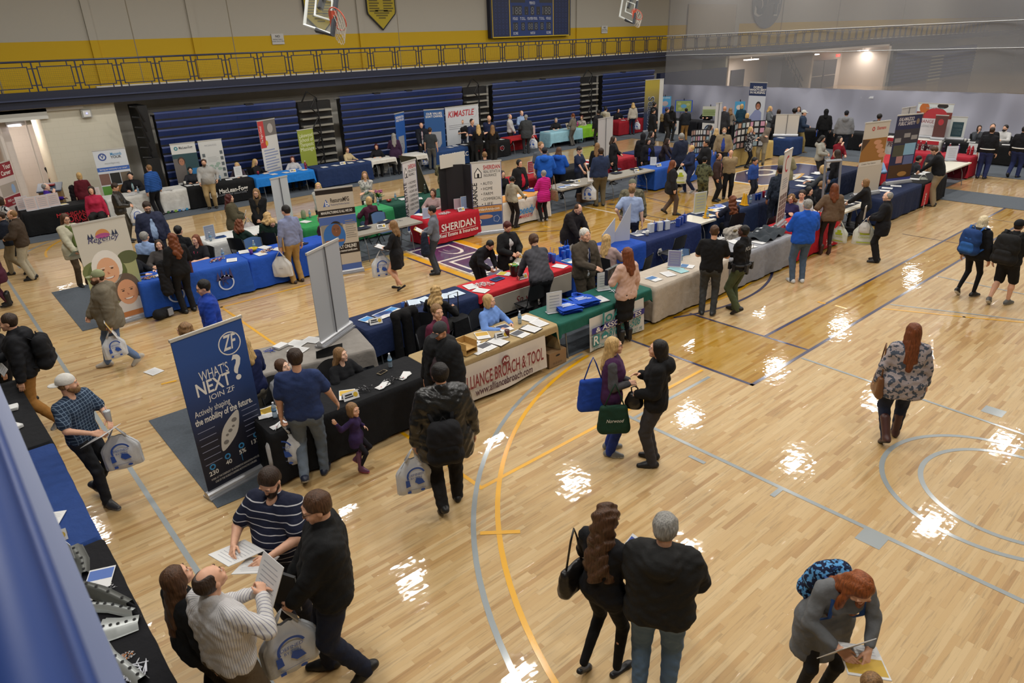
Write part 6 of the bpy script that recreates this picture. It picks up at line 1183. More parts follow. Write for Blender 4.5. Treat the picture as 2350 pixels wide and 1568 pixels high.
P('woman in a dark red and black dress seen from behind', (178, 398), (205, 510), a=95, R='hold', L='dn', top=('dress', '5a1822'), bot=('skirt', '15151a'), hair=('bob', 'bl'), f=1, key='rdress')
P('dark haired woman with crossed arms in the corridor behind the block wall', (112, 365), None, 1.64, a=-75, R='crs', L='crs', top=('long', '1a1a1e'), bot=BKP, hair=('bun', 'bk'), f=1)
P('balding man in a purple shirt seated in profile', (103, 421), a=-5, sit=1, R='face', L='tab', top=('long', '43268a'), hair=('balding', 'gy'), b=1.15, skin='p')
P('seated person in a pink sweater behind the woman in the red and black dress', (207, 428), a=-100, sit=1, top=('long', 'b02a48'), hair=('bob', 'db'), f=1)
P('man in a black suit with a teal tie, seated', (297, 396), a=-95, sit=1, R='tab', L='tab', top=('jacket', '17171a'), shirt='c9ccd0', extra='tie:4a9a9a', hair=('short', 'bk'), hd=(5, -5))
P('bearded man in glasses and a white sweater half standing over the black table', (466, 366), None, 1.62, a=-95, R=(.25, .4, .9), L='hip', top=('long', '9c9b98'), hair=('short', 'br'), extra='beard glass', b=1.35, bot=KH)
P('small person in glasses and a dark vest seated left of the bearded man', (435, 384), a=-85, sit=1, R='tab', L='tab', top=('long', '24262c'), hair=('short', 'bk'), extra='glass', f=1)
P('blonde woman looking at her phone near the white map banner', (542, 374), a=-110, sit=1, R='phone', L='tab', top=('long', '3a3038'), hair=('long', 'bl', .15), f=1, hd=(0, 15))
P('blonde woman in black seated left of the red and white banner', (587, 366), a=-30, sit=1, R='tab', L='tab', top=('long', '17171c'), hair=('long', 'bl', .2), f=1, hd=(0, 20))
P('smiling dark haired woman in white right of the red and white banner', (670, 359), a=-90, sit=1, R='tab', L='tab', top=('long', 'b5b3b2'), hair=('long', 'dr', .25), f=1)
P('woman with a ponytail in a beige cardigan behind the slate navy table', (796, 338), a=-40, sit=1, R='tab', L='tab', top=('long', 'b8a680'), hair=('pony', 'br'), f=1, hd=(30, 0))
P('woman in black seated behind the small white table', (863, 331), a=-90, sit=1, R='tab', L='tab', top=('long', '17171b'), hair=('bob', 'dr'), f=1, hd=(0, 10))
P('woman with long ash hair in a purple knee-length coat', (907, 307), (905, 402), a=90, R='dn', L='hold', top=('tunic', '35203a'), bot=BKP, hair=('long', 'gy', .35), f=1, b=1.1)
P('man in a dark suit and red tie between the two shield banners', (966, 281), None, 1.83, a=-85, R='low', L='dn', top=('jacket', '181b24'), shirt='c9cdd2', extra='tie:a0202c', hair=('buzz', 'db'))
P('man in a dark grey shirt standing in front of the denim blue table', (1004, 292), (1002, 388), a=75, R='dn', L='dn', top=('tee', '33383c'), bot=('pants', '5a5a58'), hair=('short', 'db'), b=1.05, key='gshirt')
P('man in a black polo looking at his phone by the KIMASTLE backdrop', (1061, 275), None, 1.78, a=-60, R='phone', L='hold', top=('polo', '131316'), bot=('jeans', '2a3040'), hair=('buzz', 'lb'), hd=(0, 25))
P('second man in a navy polo by the KIMASTLE backdrop', (1084, 273), None, 1.78, a=-40, R='hold', L='hold', top=('polo', '1c2440'), hair=('buzz', 'db'), hd=(0, 10))
P('bald bearded man in a navy polo with crossed arms', (1122, 265), None, 1.85, a=-95, R='crs', L='crs', top=('polo', '1c2440'), hair=('bald', 'lb'), extra='beard', b=1.15)
P('woman with long blonde hair in black facing the navy polo men', (1097, 286), None, 1.65, a=100, R='hold', L='hold', top=('long', '151518'), hair=('long', 'bl', .25), f=1)
P('woman with long brown hair in black facing the bald man', (1130, 287), None, 1.63, a=85, R='hold', L='hold', top=('long', '151518'), hair=('long', 'lb', .25), f=1)
P('man in a white shirt and dark tie standing by the scarlet table', (1170, 262), None, 1.74, a=-20, R='clasp', L='clasp', top=('long', 'b8b8b6'), bot=('pants', '2a2624'), hair=('balding', 'gy'))
P('bald man in a light blue shirt and red tie behind the grey suited man', (1197, 254), None, 1.84, a=-60, R='hold', L='pock', top=('long', '8fa6c8'), bot=BKP, hair=('balding', 'lb'), skin='p')
P('man in a charcoal suit with a white logo bag by the scarlet table', (1206, 263), (1204, 352), a=100, R='dn', L='hold', top=('coat', '3a3d40'), bot=('pants', '303235'), hair=('short', 'gy'), key='chsuit')
P('grey haired woman in black seated behind the pale blue table', (1276, 271), a=-90, sit=1, R='tab', L='tab', top=('long', '202024'), hair=('bob', 'gy'), f=1)
P('woman with a red ponytail in a grey suit by the pale blue table', (1312, 260), (1308, 334), a=150, R='dn', L='hold', top=('jacket', '6c675f'), bot=('pants', '5a5752'), hair=('pony', 'au'), f=1, key='ponys')
P('woman in a patterned white top seated behind the lime green table', (1335, 265), a=-110, sit=1, R='tab', L='tab', top=('long', 'b3aaa2', 'floral', '6a5a58'), hair=('bun', 'dr'), f=1)
P('person in a black jacket near the aisle of the bleachers', (1373, 253), None, 1.68, a=120, top=('jacket', '1c1c20'), hair=('short', 'bk'))
P('person with a cream hooded jacket beside the wine red cloth', (1390, 245), None, 1.72, a=60, top=('jacket', 'a39d8c'), hair=('short', 'bk'), extra='hoodie')
P('dark haired woman seated behind the deep red cloth', (1419, 249), a=-60, sit=1, R='tab', L='tab', top=('long', '17171c'), hair=('pony', 'bk'), f=1)
P('blonde woman in a cream sweater holding a bag by the deep red cloth', (1451, 236), (1448, 309), a=110, R='dn', L='dn', top=('long', 'b5ada0'), bot=('jeans', '20283c'), hair=('long', 'bl', .1), f=1, key='creamsw')
# around the middle island
P('woman with curly auburn hair in a black suit by the royal blue table', (411, 536), (436, 716), a=112, R='hold', L='dn', top=('jacket', '141416'), bot=('pants', '17171a'), hair=('curl', 'au', .3), f=1, key='curls')
P('grey haired man in a light blue shirt seen from behind', (329, 532), a=55, sit=1, R='tab', L='tab', top=('long', '8ba3cc'), hair=('short', 'gy'), b=1.2)
P('smiling woman in a dark grey v-neck seated at the royal blue table', (362, 551), a=-100, sit=1, R='tab', L='tab', top=('long', '45413f'), hair=('long', 'db', .25), f=1, b=1.2, hd=(-8, -5))
P('woman in glasses peeking from behind the white haired portrait banner', (299, 574), a=-40, sit=1, R='tab', L='tab', top=('long', '16181e'), hair=('bun', 'bk'), f=1, hd=(-10, 5), skin='p')
P('woman in a black top with a pink lanyard', (447, 540), a=-125, sit=1, R='tab', L='tab', top=('tee', '1b1a1e'), hair=('long', 'au', .28), f=1, b=1.15, extra='lany:c03a5a')
P('dark haired man seen from behind near the woman with the pink lanyard', (407, 518), a=60, sit=1, top=('long', '17181c'), hair=('short', 'bk'))
P('woman with dark red hair in an olive parka holding papers', (525, 446), None, 1.65, a=-5, R='hold', L='hold', top=('parka', '4c4634'), bot=J, hair=('curl', 'dr', .28), f=1, b=1.1, key='dred')
P('woman with very long hair, glasses and a knitted scarf', (586, 434), None, 1.66, a=-105, R='clasp', L='clasp', top=('coat', '141416'), bot=BKP, hair=('long', 'lb', .46), f=1, extra='glass front scarf:4a3c2a', hd=(0, 10))
P('auburn haired woman in dark green seen from behind at the white cloth', (548, 503), a=50, sit=1, R='tab', L='tab', top=('long', '1f332c'), hair=('curl', 'au', .12), f=1)
P('blonde with a messy bun in dark green behind the writing woman', (612, 487), a=70, sit=1, top=('long', '1d332a'), hair=('curl', 'bl', .08), f=1)
P('blonde woman in black writing at the bright royal blue table', (624, 505), a=-85, sit=1, R='tab', L='tab', top=('jacket', '17171a'), shirt='3a2a38', hair=('bun', 'bl'), f=1, lean=.3, hd=(0, 25), extra='glass')
P('young man in a light blue dress shirt and khaki trousers', (648, 470), (678, 645), a=120, R='dn', L='dn', top=('long', '8088a8'), bot=('pants', 'a3824c'), hair=('short', 'bk'), hd=(-15, 15), key='khaki', extra='glass', shoe=('sneaker', '33241c'))
P('blonde woman in a white cardigan behind the ResourceMFG banner', (729, 420), None, 1.66, a=-95, R='clasp', L='clasp', top=('long', 'b0b0aa'), bot=BKP, hair=('long', 'bl', .12), f=1)
P('seated person in maroon behind the ResourceMFG banner', (735, 492), a=150, sit=1, top=('long', '3a1c2a'), hair=('bob', 'lb'), f=1)
P('woman with crossed arms in a white floral blouse', (836, 394), None, 1.68, a=-90, R='crs', L='crs', top=('blouse', 'b8b5ae', 'floral', '7c7c7c', .8), bot=BKP, hair=('long', 'lb', .14), f=1)
P('blonde seen from behind in a maroon and grey baseball shirt', (845, 452), a=120, sit=1, R='tab', L='tab', top=('long', '4a2134'), bot=J, hair=('bob', 'bl'), f=1, b=1.1)
P('woman in a short black dress with a clipboard and logo bag', (909, 507), (918, 665), a=160, R='dn', L='hold', top=('dress', '17171a'), bot=('bare', ''), hair=('long', 'lb', .18), f=1, key='bdress', shoe=('flat', '141416'), walk=.08)
P('young man in a grey shirt and slacks holding a yellow clipboard', (993, 473), (1004, 628), a=172, R='hold', L='hold', top=('long', '6b6f78'), bot=('pants', '3e4148'), hair=('short', 'bk'), skin='t', hd=(0, 15), key='gclip')
P('woman with a short bob in a pale pink blouse', (993, 434), a=-110, sit=1, R='tab', L='tab', top=('blouse', 'b49a98'), hair=('bob', 'br'), f=1)
P('dark haired woman in a dotted burgundy blouse, hand at her mouth', (1042, 421), a=-90, sit=1, R='face', L='tab', top=('long', '3e2230'), hair=('long', 'db', .26), f=1, skin='p')
P('soldier in camouflage behind the plain black display', (1014, 360), None, 1.76, a=70, R='hold', L='hold', top=('long', '6d6a50', 'camo', '4a4a38'), bot=('pants', '6d6a50', 'camo', '4a4a38'), hair=('buzz', 'lb'), shirt=None)
P('short haired man just above the INSURANCE banner', (1112, 348), None, 1.76, a=90, top=('tee', '4a4c50'), hair=('buzz', 'lb'))
P('person with dark hair in a bun and a cream fitted top', (1161, 403), (1168, 520), a=55, R=(.25, .35, 1.0), L='dn', top=('long', 'a39c88'), bot=('pants', '231d1e'), hair=('bun', 'bk'), f=1, key='crm')
P('dark haired face between the INSURANCE banner and the cream top', (1153, 392), a=-60, sit=1, top=('long', '18181c'), hair=('long', 'db', .1), f=1)
P('woman in a black cardigan over a bright red top', (1192, 367), None, 1.68, a=-50, R='dn', L='dn', top=('jacket', '161618'), shirt='b01c34', bot=BKP, hair=('bun', 'bk'), f=1, b=1.2, extra='glass')
P('person in a magenta puffer coat with a shoulder bag', (1253, 391), (1249, 508), a=125, R='hold', L='hold', top=('coat', 'c0207c', 'quilt'), bot=('pants', '1b1b1e'), hair=('short', 'gy'), f=1, key='mag', shoe=('sneaker', '8d8780/b8b4ac'))
P('man in a grey and teal polo facing the blue hoodies', (1242, 326), None, 1.8, a=-55, R='dn', L='hold', top=('polo', '54585e'), bot=J, hair=('short', 'lb'), extra='beard')
P('person in a dark cap and bright blue hoodie', (1250, 338), None, 1.72, a=85, R='hold', L='hold', top=('jacket', '1f5ab8'), bot=('jeans', '26324c'), hair=('short', 'bk'), extra='cap:2c2e34 hoodie', b=1.1)
P('long haired woman in a bright blue hoodie', (1283, 338), None, 1.7, a=70, R='hold', L='hold', top=('jacket', '1f56b4'), bot=BKP, hair=('long', 'br', .1), f=1, extra='hoodie', b=1.1)
P('young man in a navy polo looking down at the grey table', (1333, 338), None, 1.77, a=-30, R='low', L='low', top=('polo', '1f2842'), bot=NVP, hair=('short', 'bk'), hd=(0, 28))
P('woman with long dark blonde hair in black by the white back board', (1371, 328), None, 1.66, a=80, top=('long', '18181a'), hair=('long', 'lb', .3), f=1)
P('man in a dark denim shirt and brown trousers with a logo bag', (1382, 339), (1376, 472), a=105, R='hold', L='bagdn', top=('long', '24304c'), bot=('pants', '5f5540'), hair=('short', 'db'), b=1.2, key='denim', extra='beard')
P('dark haired woman in a long black cardigan beside the blank banner', (1409, 313), None, 1.7, a=-15, R='dn', L='hold', top=('coat', '17171a'), bot=BKP, hair=('long', 'db', .1), f=1)
P('woman in a black puffer coat and brown trousers walking alone', (1540, 368), (1536, 493), a=15, R='dn', L='dn', top=('coat', '1e1d20'), bot=('pants', '5a4a40'), hair=('long', 'au', .2), f=1, b=1.1, walk=.16)
P('sailor in woodland camouflage and a black watch cap seen from behind', (1612, 360), (1608, 476), a=72, R='hold', L='hold', top=('long', '5d6046', 'camo', '363a2c'), bot=('pants', '5d6046', 'camo', '363a2c'), hair=('short', 'bk'), extra='beanie:17181c')
P('man in a brown jacket over a pink shirt', (1630, 352), (1640, 462), a=-15, R='pock', L='pock', top=('jacket', '3a2a26'), shirt='b87a80', bot=BKP, hair=('balding', 'db'), b=1.1, skin='t')
P('naval officer in a khaki shirt and black trousers', (1673, 342), (1667, 456), a=-85, R='back', L='back', top=('tee', '8f7c5e'), bot=('pants', '131315'), hair=('buzz', 'db'), b=1.1)
P('bearded man in a tan jacket with a name badge', (1660, 293), (1652, 400), a=-88, R='pock', L='pock', top=('jacket', '86755a'), shirt='2c3f88', bot=BKP, hair=('short', 'lb'), extra='beard glass gbeard', b=1.15)
P('man in a royal blue jacket with glasses on his head', (1733, 364), (1722, 456), a=-35, R='dn', L='dn', top=('jacket', '2c4a90'), bot=NVP, hair=('short', 'bk'), skin='t', b=1.1, hd=(0, 10))
P('bald man with a tan coat over his shoulders', (1805, 341), (1792, 462), a=55, R='hold', L='hold', top=('coat', '8a8262'), bot=('jeans', '3c4c64'), hair=('bald', 'bk'), skin='t', b=1.2)
P('man in dark navy fatigues behind the phone logo banner', (1792, 380), None, 1.76, a=120, top=('long', '2c3442', 'camo', '1c2430'), bot=NVP, hair=('short', 'bk'), skin='m')
P('older man in a taupe sweater with crossed arms', (1752, 277), (1744, 378), a=-100, R='crs', L='crs', top=('long', '746a5e'), bot=('pants', '8a8068'), hair=('short', 'wh'), b=1.15)
P('woman in a black and white leaf print dress', (1727, 291), (1713, 385), a=-15, R='crs', L='face', top=('tunic', '2a2a2e', 'floral', 'a9a9a9', .7), bot=('leggings', '17171a'), hair=('long', 'bl', .1), f=1)
P('man in a navy suit seen from behind by the round seal cloth', (1550, 306), (1556, 430), a=130, R='hold', L='dn', top=('coat', '1b2236'), bot=('pants', '191c28'), hair=('short', 'gy'), b=1.1)
P('blonde woman in a navy lettered sweatshirt holding a bag', (1588, 334), (1580, 443), a=205, R='hold', L='hold', top=('long', '202a48'), bot=('pants', '20284a'), hair=('short', 'bl'), f=1, b=1.15, walk=.12, key='swea', shoe=('sneaker', '8f9094/b5b5b5'))
P('man in glasses and a black zip top left of the tan jacket', (1621, 321), None, 1.72, a=200, R='hold', L='dn', top=('jacket', '17171a'), hair=('short', 'bk'), extra='glass', b=1.2, skin='t')
P('person in a raised black hood near the photo boards', (1477, 306), None, 1.7, a=70, top=('jacket', '19191d'), hair=('hood', 'bk'), extra='hoodup')
P('woman with dark hair at the left of the badge wearer', (1496, 301), None, 1.68, a=-20, top=('long', '2a2a30'), hair=('long', 'bk', .1), f=1)
P('woman with a blue top, black cardigan and white badge', (1490, 318), None, 1.63, a=-60, R='dn', L='dn', top=('jacket', '16161b'), shirt='2438a0', bot=BKP, hair=('long', 'bk', .15), f=1, hd=(0, 20))
P('woman in a dark patterned dress stooping over the blue table', (1534, 318), None, 1.64, a=-20, R=(.2, .45, .95), L=(.2, .45, .95), top=('long', '2a2226'), hair=('long', 'db', .3), f=1, lean=.35, extra='front')
P('person in a long black coat in front of the gold sign', (1500, 250), None, 1.74, a=25, top=('coat', '17181c'), hair=('short', 'bk'), bot=BKP)
P('dark haired person half hidden behind the long black coat', (1503, 235), None, 1.76, a=30, top=('jacket', '141418'), hair=('short', 'bk'))
P('young man in black with a tan backpack by the light blue poster', (1530, 248), (1526, 330), a=10, R='hold', L='dn', top=('jacket', '17171a'), bot=('pants', '2a2a2c'), hair=('short', 'db'), key='tanbp')
P('person with black hair behind the young man with the tan backpack', (1543, 243), None, 1.68, a=60, top=('long', '141417'), hair=('long', 'bk', .1), f=1)
P('man in a dark cap, black jacket and caramel trousers', (1576, 249), (1570, 324), a=110, R='hold', L='hold', top=('jacket', '1b1e24'), bot=('pants', '8f6c3c'), hair=('short', 'bk'), extra='cap:1a1c24', b=1.1)
P('woman in a black blazer seated behind the county seal cloth', (1623, 247), a=-100, sit=1, R='tab', L='tab', top=('jacket', '17171a'), shirt='7a7a78', hair=('bob', 'db'), f=1)
P('curly haired person in a white shirt bending behind the bearded man', (1632, 287), None, 1.6, a=10, R='low', L='low', top=('long', 'b0aca6'), hair=('curl', 'bk', .05), f=1, lean=.2)
P('blonde in black left of the bearded man in the tan jacket', (1645, 295), None, 1.58, a=90, top=('long', '1a1a1c'), hair=('long', 'bl', .12), f=1)
P('bald man in a dark coat right of the narrow pale banner', (1664, 244), None, 1.76, a=60, top=('coat', '2c2c30'), hair=('bald', 'bk'), skin='t')
P('woman in a brown and white striped sweater', (1677, 248), None, 1.66, a=80, R='hold', L='hold', top=('long', '8d8478', 'stripes', '3a2c26', 1.6), hair=('curl', 'lb', .15), f=1)
P('blonde woman in a teal top facing away by the small blue poster', (1703, 239), None, 1.68, a=90, top=('long', '1c3c4c'), hair=('bob', 'bl'), f=1)
P('blonde head beside the nurse banner\'s left edge', (1715, 260), None, 1.6, a=120, top=('long', '222226'), hair=('bob', 'bl'), f=1)
P('woman in a long grey cardigan right of the nurse banner', (1769, 244), None, 1.7, a=-20, R='hold', L='hold', top=('coat', '5c6064'), shirt='a9a9ac', bot=BKP, hair=('long', 'bl', .1), f=1)
P('dark haired head above the white blank double board', (1788, 251), None, 1.66, a=90, top=('long', '2a2a2e'), hair=('bob', 'db'), f=1)
P('person with an afro in a grey cardigan with a paper in hand', (1822, 249), (1812, 345), a=100, R='dn', L='dn', top=('coat', '4a4c50'), bot=BKP, hair=('afro', 'bk'), skin='m', f=1, key='afro')
P('woman with long brown hair facing us behind the afro haired person', (1834, 245), None, 1.66, a=-90, top=('long', '8d8d90'), hair=('long', 'br', .15), f=1)
P('man walking in a white fronted cap, denim jacket and khakis', (1849, 253), (1832, 350), a=-5, R='hold', L='dn', top=('jacket', '26364c'), bot=('pants', '8c7a4c'), hair=('short', 'db'), extra='cap:b8bab6', walk=.18, key='wcap', b=1.1, shoe=('sneaker', '4a3c28'))
P('person in a raised black hood holding a blue folder', (1897, 251), None, 1.74, a=95, R='dn', L='dn', top=('jacket', '131315'), hair=('hood', 'bk'), extra='hoodup', bot=BKP, key='bhood')
P('man in a light grey hoodie and dark cap seen from behind', (1944, 254), None, 1.84, a=88, R='dn', L='dn', top=('jacket', '74767a'), bot=NVP, hair=('short', 'bk'), extra='cap:1c1e26 hoodie', b=1.3)
P('man in a white shirt behind the hand photo banner', (2006, 288), None, 1.8, a=185, R='hold', L='hold', top=('long', 'bcbcbc'), bot=('jeans', '2c3c58'), hair=('short', 'db'), b=1.2)
P('person with black hair in black behind the white shirted man', (2020, 262), None, 1.7, a=60, R='hip', L='hip', top=('tee', '151517'), hair=('afro', 'bk'), skin='m')
P('curly haired person in a pale grey hoodie', (1891, 312), None, 1.64, a=-15, R='hold', L='hold', top=('jacket', '9c9a90'), hair=('curl', 'bk', .06), f=1, extra='hoodie', hd=(0, 20))
P('long haired girl in black with a white tote', (1887, 330), (1880, 398), a=30, R='hold', L='hold', top=('long', '18181a'), bot=BKP, hair=('long', 'br', .3), f=1, key='girlb')
P('laughing black haired woman in a dark red sweater', (1929, 313), None, 1.64, a=-40, R='face', L='hold', top=('long', '7a1624'), hair=('long', 'bk', .1), f=1, b=1.1, skin='p')
P('dark haired woman in black in front of the dark red sweater', (1921, 344), None, 1.64, a=165, R='hold', L='dn', top=('long', '19191c'), bot=J, hair=('long', 'db', .15), f=1)
P('blonde woman in a grey sweater reading at the papers table', (1886, 380), a=160, sit=1, R='tab', L='tab', top=('long', '3f4246'), hair=('bob', 'bl'), f=1, hd=(0, 20))
P('curly blonde in a red sweater seen from behind', (2000, 349), a=100, sit=1, R='tab', L='tab', top=('long', 'a01824'), hair=('curl', 'bl', .25), f=1, b=1.15)
P('person in a light blue shirt left of the police banner', (2014, 352), a=-90, sit=1, R='tab', L='tab', top=('long', '7fa0c4'), hair=('bob', 'lb'))
P('pale woman with long black hair beside the police banner', (2084, 359), a=-95, sit=1, R='tab', L='tab', top=('long', '15161a'), hair=('long', 'bk', .3), f=1, skin='p')
P('person leaning in dark grey between the two seated women', (2112, 358), a=30, sit=1, top=('long', '2c2d32'), hair=('short', 'bk'), lean=.3)
P('brown haired person seated behind the leaning man', (2148, 337), a=-95, sit=1, top=('long', '3a3c42'), hair=('bob', 'db'), f=1)
P('man in black with khaki trousers leaning over the table with a folder', (2127, 340), (2135, 470), 1.8, a=175, R='hold', L=(.15, .5, .95), top=('long', '17181b'), bot=('pants', '8c7e66'), hair=('short', 'br'), lean=.3, hd=(0, 25), b=1.15, key='leanm')
P('woman in dark print by the apple banner', (2152, 280), a=200, sit=1, top=('long', '201c20'), hair=('short', 'db'), skin='m')
P('marine in dress blues standing with a white belt, the nearer one', (2274, 292), (2250, 410), a=80, R='dn', L='dn', top=('long', '15151a'), bot=('pants', '26305a'), hair=('buzz', 'db'), b=1.1, extra='wbelt', key='mar1')
P('marine in dress blues cut by the right edge', (2350, 290), (2322, 408), a=70, R='dn', L='dn', top=('long', '15151a'), bot=('pants', '26305a'), hair=('buzz', 'bk'), b=1.1, walk=.12, extra='wbelt', key='mar2')
P('marine facing us behind the black table', (2280, 284), None, 1.78, a=-95, top=('long', '17161b'), bot=('pants', '26305a'), hair=('buzz', 'db'), extra='wbelt')
P('dark haired woman with her hand to her mouth beside the marines', (2249, 288), a=-80, sit=1, R='face', L='tab', top=('long', '4a4e54'), hair=('bob', 'db'), f=1)
P('bearded man in a white shirt seated between the marines', (2309, 287), a=-120, sit=1, R='tab', L='tab', top=('long', 'bdbdbb'), hair=('short', 'bk'), extra='beard', b=1.2)
# seated along the nearest island's far part
P('large man in a white t-shirt behind the bright red table', (1842, 437), a=-100, sit=1, R='tab', L='tab', top=('tee', 'b5b4b3'), hair=('short', 'db'), b=1.4, hd=(0, 5))
P('older woman with curly grey blonde hair and glasses', (1816, 447), a=-110, sit=1, top=('long', '2c2850'), hair=('curl', 'lb', .02), f=1, extra='glass', hd=(0, 15))
P('woman with straight black hair turned right behind the auburn haired woman', (1860, 430), a=-25, sit=1, R='tab', L='tab', top=('long', '141416'), hair=('long', 'bk', .2), f=1, hd=(0, 10))
P('woman with a honey coloured braid seated near the dark counter', (1889, 416), a=30, sit=1, top=('long', '1b1a1e'), hair=('bun', 'lb'), f=1)
P('woman with long wavy auburn hair behind the yellow cones', (1681, 449), a=130, sit=1, R='tab', L='tab', top=('tee', '1a1d2c'), hair=('curl', 'au', .3), f=1)
# ---------------------------------------------------------------- small things
IM = {}; LC = mat('a4a7ae', .6)
rnd = random.Random(3)
def lm(x0, x1, y0, y1, n, m, c, z=.0045):
    for i in range(n): y = y1-(y1-y0)*(i+.5)/n; m.quad([(x0, y-(y1-y0)/n*.09, z), (x1 if i % 3 else x1*.8, y-(y1-y0)/n*.09, z), (x1 if i % 3 else x1*.8, y+(y1-y0)/n*.09, z), (x0, y+(y1-y0)/n*.09, z)], c)
def item_mesh(k):
    """list of (part name or None, mesh) for one kind of small thing"""
    if k in IM: return IM[k]
    m = MB(); W_, G1 = mat('d9d9d8', .55), LC; kd = k.split(':'); c = kd[1] if len(kd) > 1 else None; out = []
    if kd[0] == 'sheet': m.box((-.108, -.14, 0), (.108, .14, .004), mat(c or 'd9d9d8', .55)); lm(-.08, .08, -.11, .11, 8, m, G1)
    elif kd[0] == 'flyer': m.box((-.108, -.14, 0), (.108, .14, .004), W_); m.box((-.1, -.02, .004), (.1, .12, .0045), mat(c)); lm(-.08, .08, -.12, -.04, 3, m, G1)
    elif kd[0] == 'cards':
        for i in range(4): a = i*.12; m.M = Matrix.Rotation(a, 4, 'Z') @ Matrix.Translation((i*.01, 0, i*.002)); m.box((-.11, -.05, 0), (.11, .05, .003), W_)
        m.box((-.09, -.008, .003), (-.07, .008, .0036), mat('b02a30')); m.M = Matrix.Identity(4)
    elif kd[0] == 'stack':
        for i in range(6): m.M = Matrix.Rotation(.05*(i % 3), 4, 'Z'); m.box((-.1, -.075, i*.006), (.1, .075, i*.006+.005), W_)
    elif kd[0] == 'tent':
        m.add([(-.11, -.05, 0), (.11, -.05, 0), (.11, 0, .1), (-.11, 0, .1), (-.11, .05, 0), (.11, .05, 0)], [(0, 1, 2, 3), (3, 2, 5, 4)], W_); n_ = MB(); q = lambda x, f: (x, -.052+.05*f, .1*f)
        n_.quad([q(-.09, .3), q(.03, .3), q(.03, .45), q(-.09, .45)], BK); n_.quad([q(-.08, .55), q(.02, .55), q(.02, .75), q(-.08, .75)], BK); n_.add([(.065+.032*math.cos(i*.524), -.053+.05*(.5+.3*math.sin(i*.524)), .1*(.5+.3*math.sin(i*.524))) for i in range(12)], [tuple(range(12))], mat('c9a82c')); out = [('card', m.mesh('card')), ('print', n_.mesh('print'))]
    elif kd[0] == 'bottle':
        b = mat('b4c6d4', .1, trans=.6) if not c else mat(c, .3); m.lathe([(.028, 0), (.032, .01), (.032, .06), (.029, .08), (.032, .1), (.031, .14), (.014, .185), (.013, .2)], b, n=12); n_ = MB(); n_.lathe([(.0325, .09), (.0325, .13)], mat('6f9cc0' if not c else c, .5), n=12); c_ = MB(); c_.lathe([(.014, .198), (.014, .216)], mat('d8dade', .4), n=10)
        out = [('bottle_body', m.mesh('bottle_body', True)), ('label_band', n_.mesh('label_band', True)), ('cap', c_.mesh('cap'))]
    elif kd[0] == 'tumbler':
        m.lathe([(.03, 0), (.044, .16), (.046, .165), (.01, .172)], mat(c or '1f5cc8', .15), n=14); n_ = MB(); n_.tube([(0, 0, .16), (.02, .01, .27)], .004, mat(c or '1f5cc8', .3), 6); out = [('cup_body', m.mesh('cup_body', True)), ('straw', n_.mesh('straw'))]
    elif kd[0] == 'cup': m.lathe([(.035, 0), (.042, .11), (.038, .112), (.033, .01)], mat(c or 'd9d5cc', .5), n=14)
    elif kd[0] == 'clip': m.box((-.115, -.16, 0), (.115, .16, .006), mat(c or '3a2c20', .6)); n_ = MB(); n_.box((-.105, -.15, .006), (.105, .135, .009), W_); lm(-.08, .08, -.12, .1, 7, n_, G1, .0095); c_ = MB(); c_.box((-.04, .13, .009), (.04, .155, .018), mat('8a8c90', .3, .8)); out = [('board', m.mesh('board')), ('paper', n_.mesh('paper')), ('clip', c_.mesh('clip'))]
    elif kd[0] == 'stand':
        m.box((-.11, -.002, 0), (.11, .004, .28), mat('c9ccd2', .4)); n_ = MB(); n_.rect(-.1, .01, .1, .27, mat(c or 'd5d5d2', .5), -.004)
        for i in range(5): n_.rect(-.07, .06+i*.04, .07, .07+i*.04, G1, -.006)
        c_ = MB(); c_.box((-.11, -.05, 0), (.11, .05, .005), mat('b8bcc2', .3)); out = [('holder', m.mesh('holder')), ('printed_sheet', n_.mesh('printed_sheet')), ('foot', c_.mesh('foot'))]
    elif kd[0] == 'pen': m.tube([(-.07, 0, .005), (.05, 0, .005)], .0045, mat(c or '17171b', .3), 6); m.tube([(.05, 0, .005), (.07, 0, .005)], [.0045, .001], mat('c9c9cc', .3), 6)
    elif kd[0] == 'candy':
        for i in range(60): a, r = rnd.random()*6.28, .2*math.sqrt(rnd.random()); m.M = Matrix.Translation((r*math.cos(a), r*.6*math.sin(a), .004)) @ Matrix.Rotation(rnd.random()*3, 4, 'Z'); m.box((-.022, -.007, 0), (.022, .007, .008), mat(rnd.choice((c or 'd8d2d2').split('/')), .5))
        m.M = Matrix.Identity(4)
    elif kd[0] == 'shirt':
        f = cloth(c or '1f2433'); m.grid(lambda u, v: ((u-.5)*.42+.02*math.sin(v*9), (v-.5)*.3+.02*math.sin(u*8), .012+.022*math.sin(math.pi*u)*math.sin(math.pi*v)*(1+.5*math.sin(14*u+5*v))), 14, 10, f); n_ = MB(); n_.box((-.05, -.02, .046), (.07, .05, .048), mat('d0c9a0')); out = [('folded_cloth', m.mesh('folded_cloth', True)), ('tag', n_.mesh('tag'))]
    elif kd[0] == 'cone': m.lathe([(.075, 0), (.075, .012), (.05, .014), (.012, .23)], mat('d9a21c', .45), n=4)
    elif kd[0] == 'bucket':
        m.lathe([(.065, 0), (.09, .17), (.093, .175), (.084, .17), (.06, .02)], mat('1b1512', .3), n=18); n_ = MB()
        for i in range(14): n_.M = Matrix.Translation((rnd.uniform(-.05, .05), rnd.uniform(-.05, .05), .16)) @ Matrix.Rotation(rnd.random()*6, 4, 'Z') @ Matrix.Rotation(.7, 4, 'X'); n_.box((-.03, -.01, 0), (.03, .01, .05), mat(rnd.choice(('3f9a5c', 'd8d8d2', 'c9b03c')), .5))
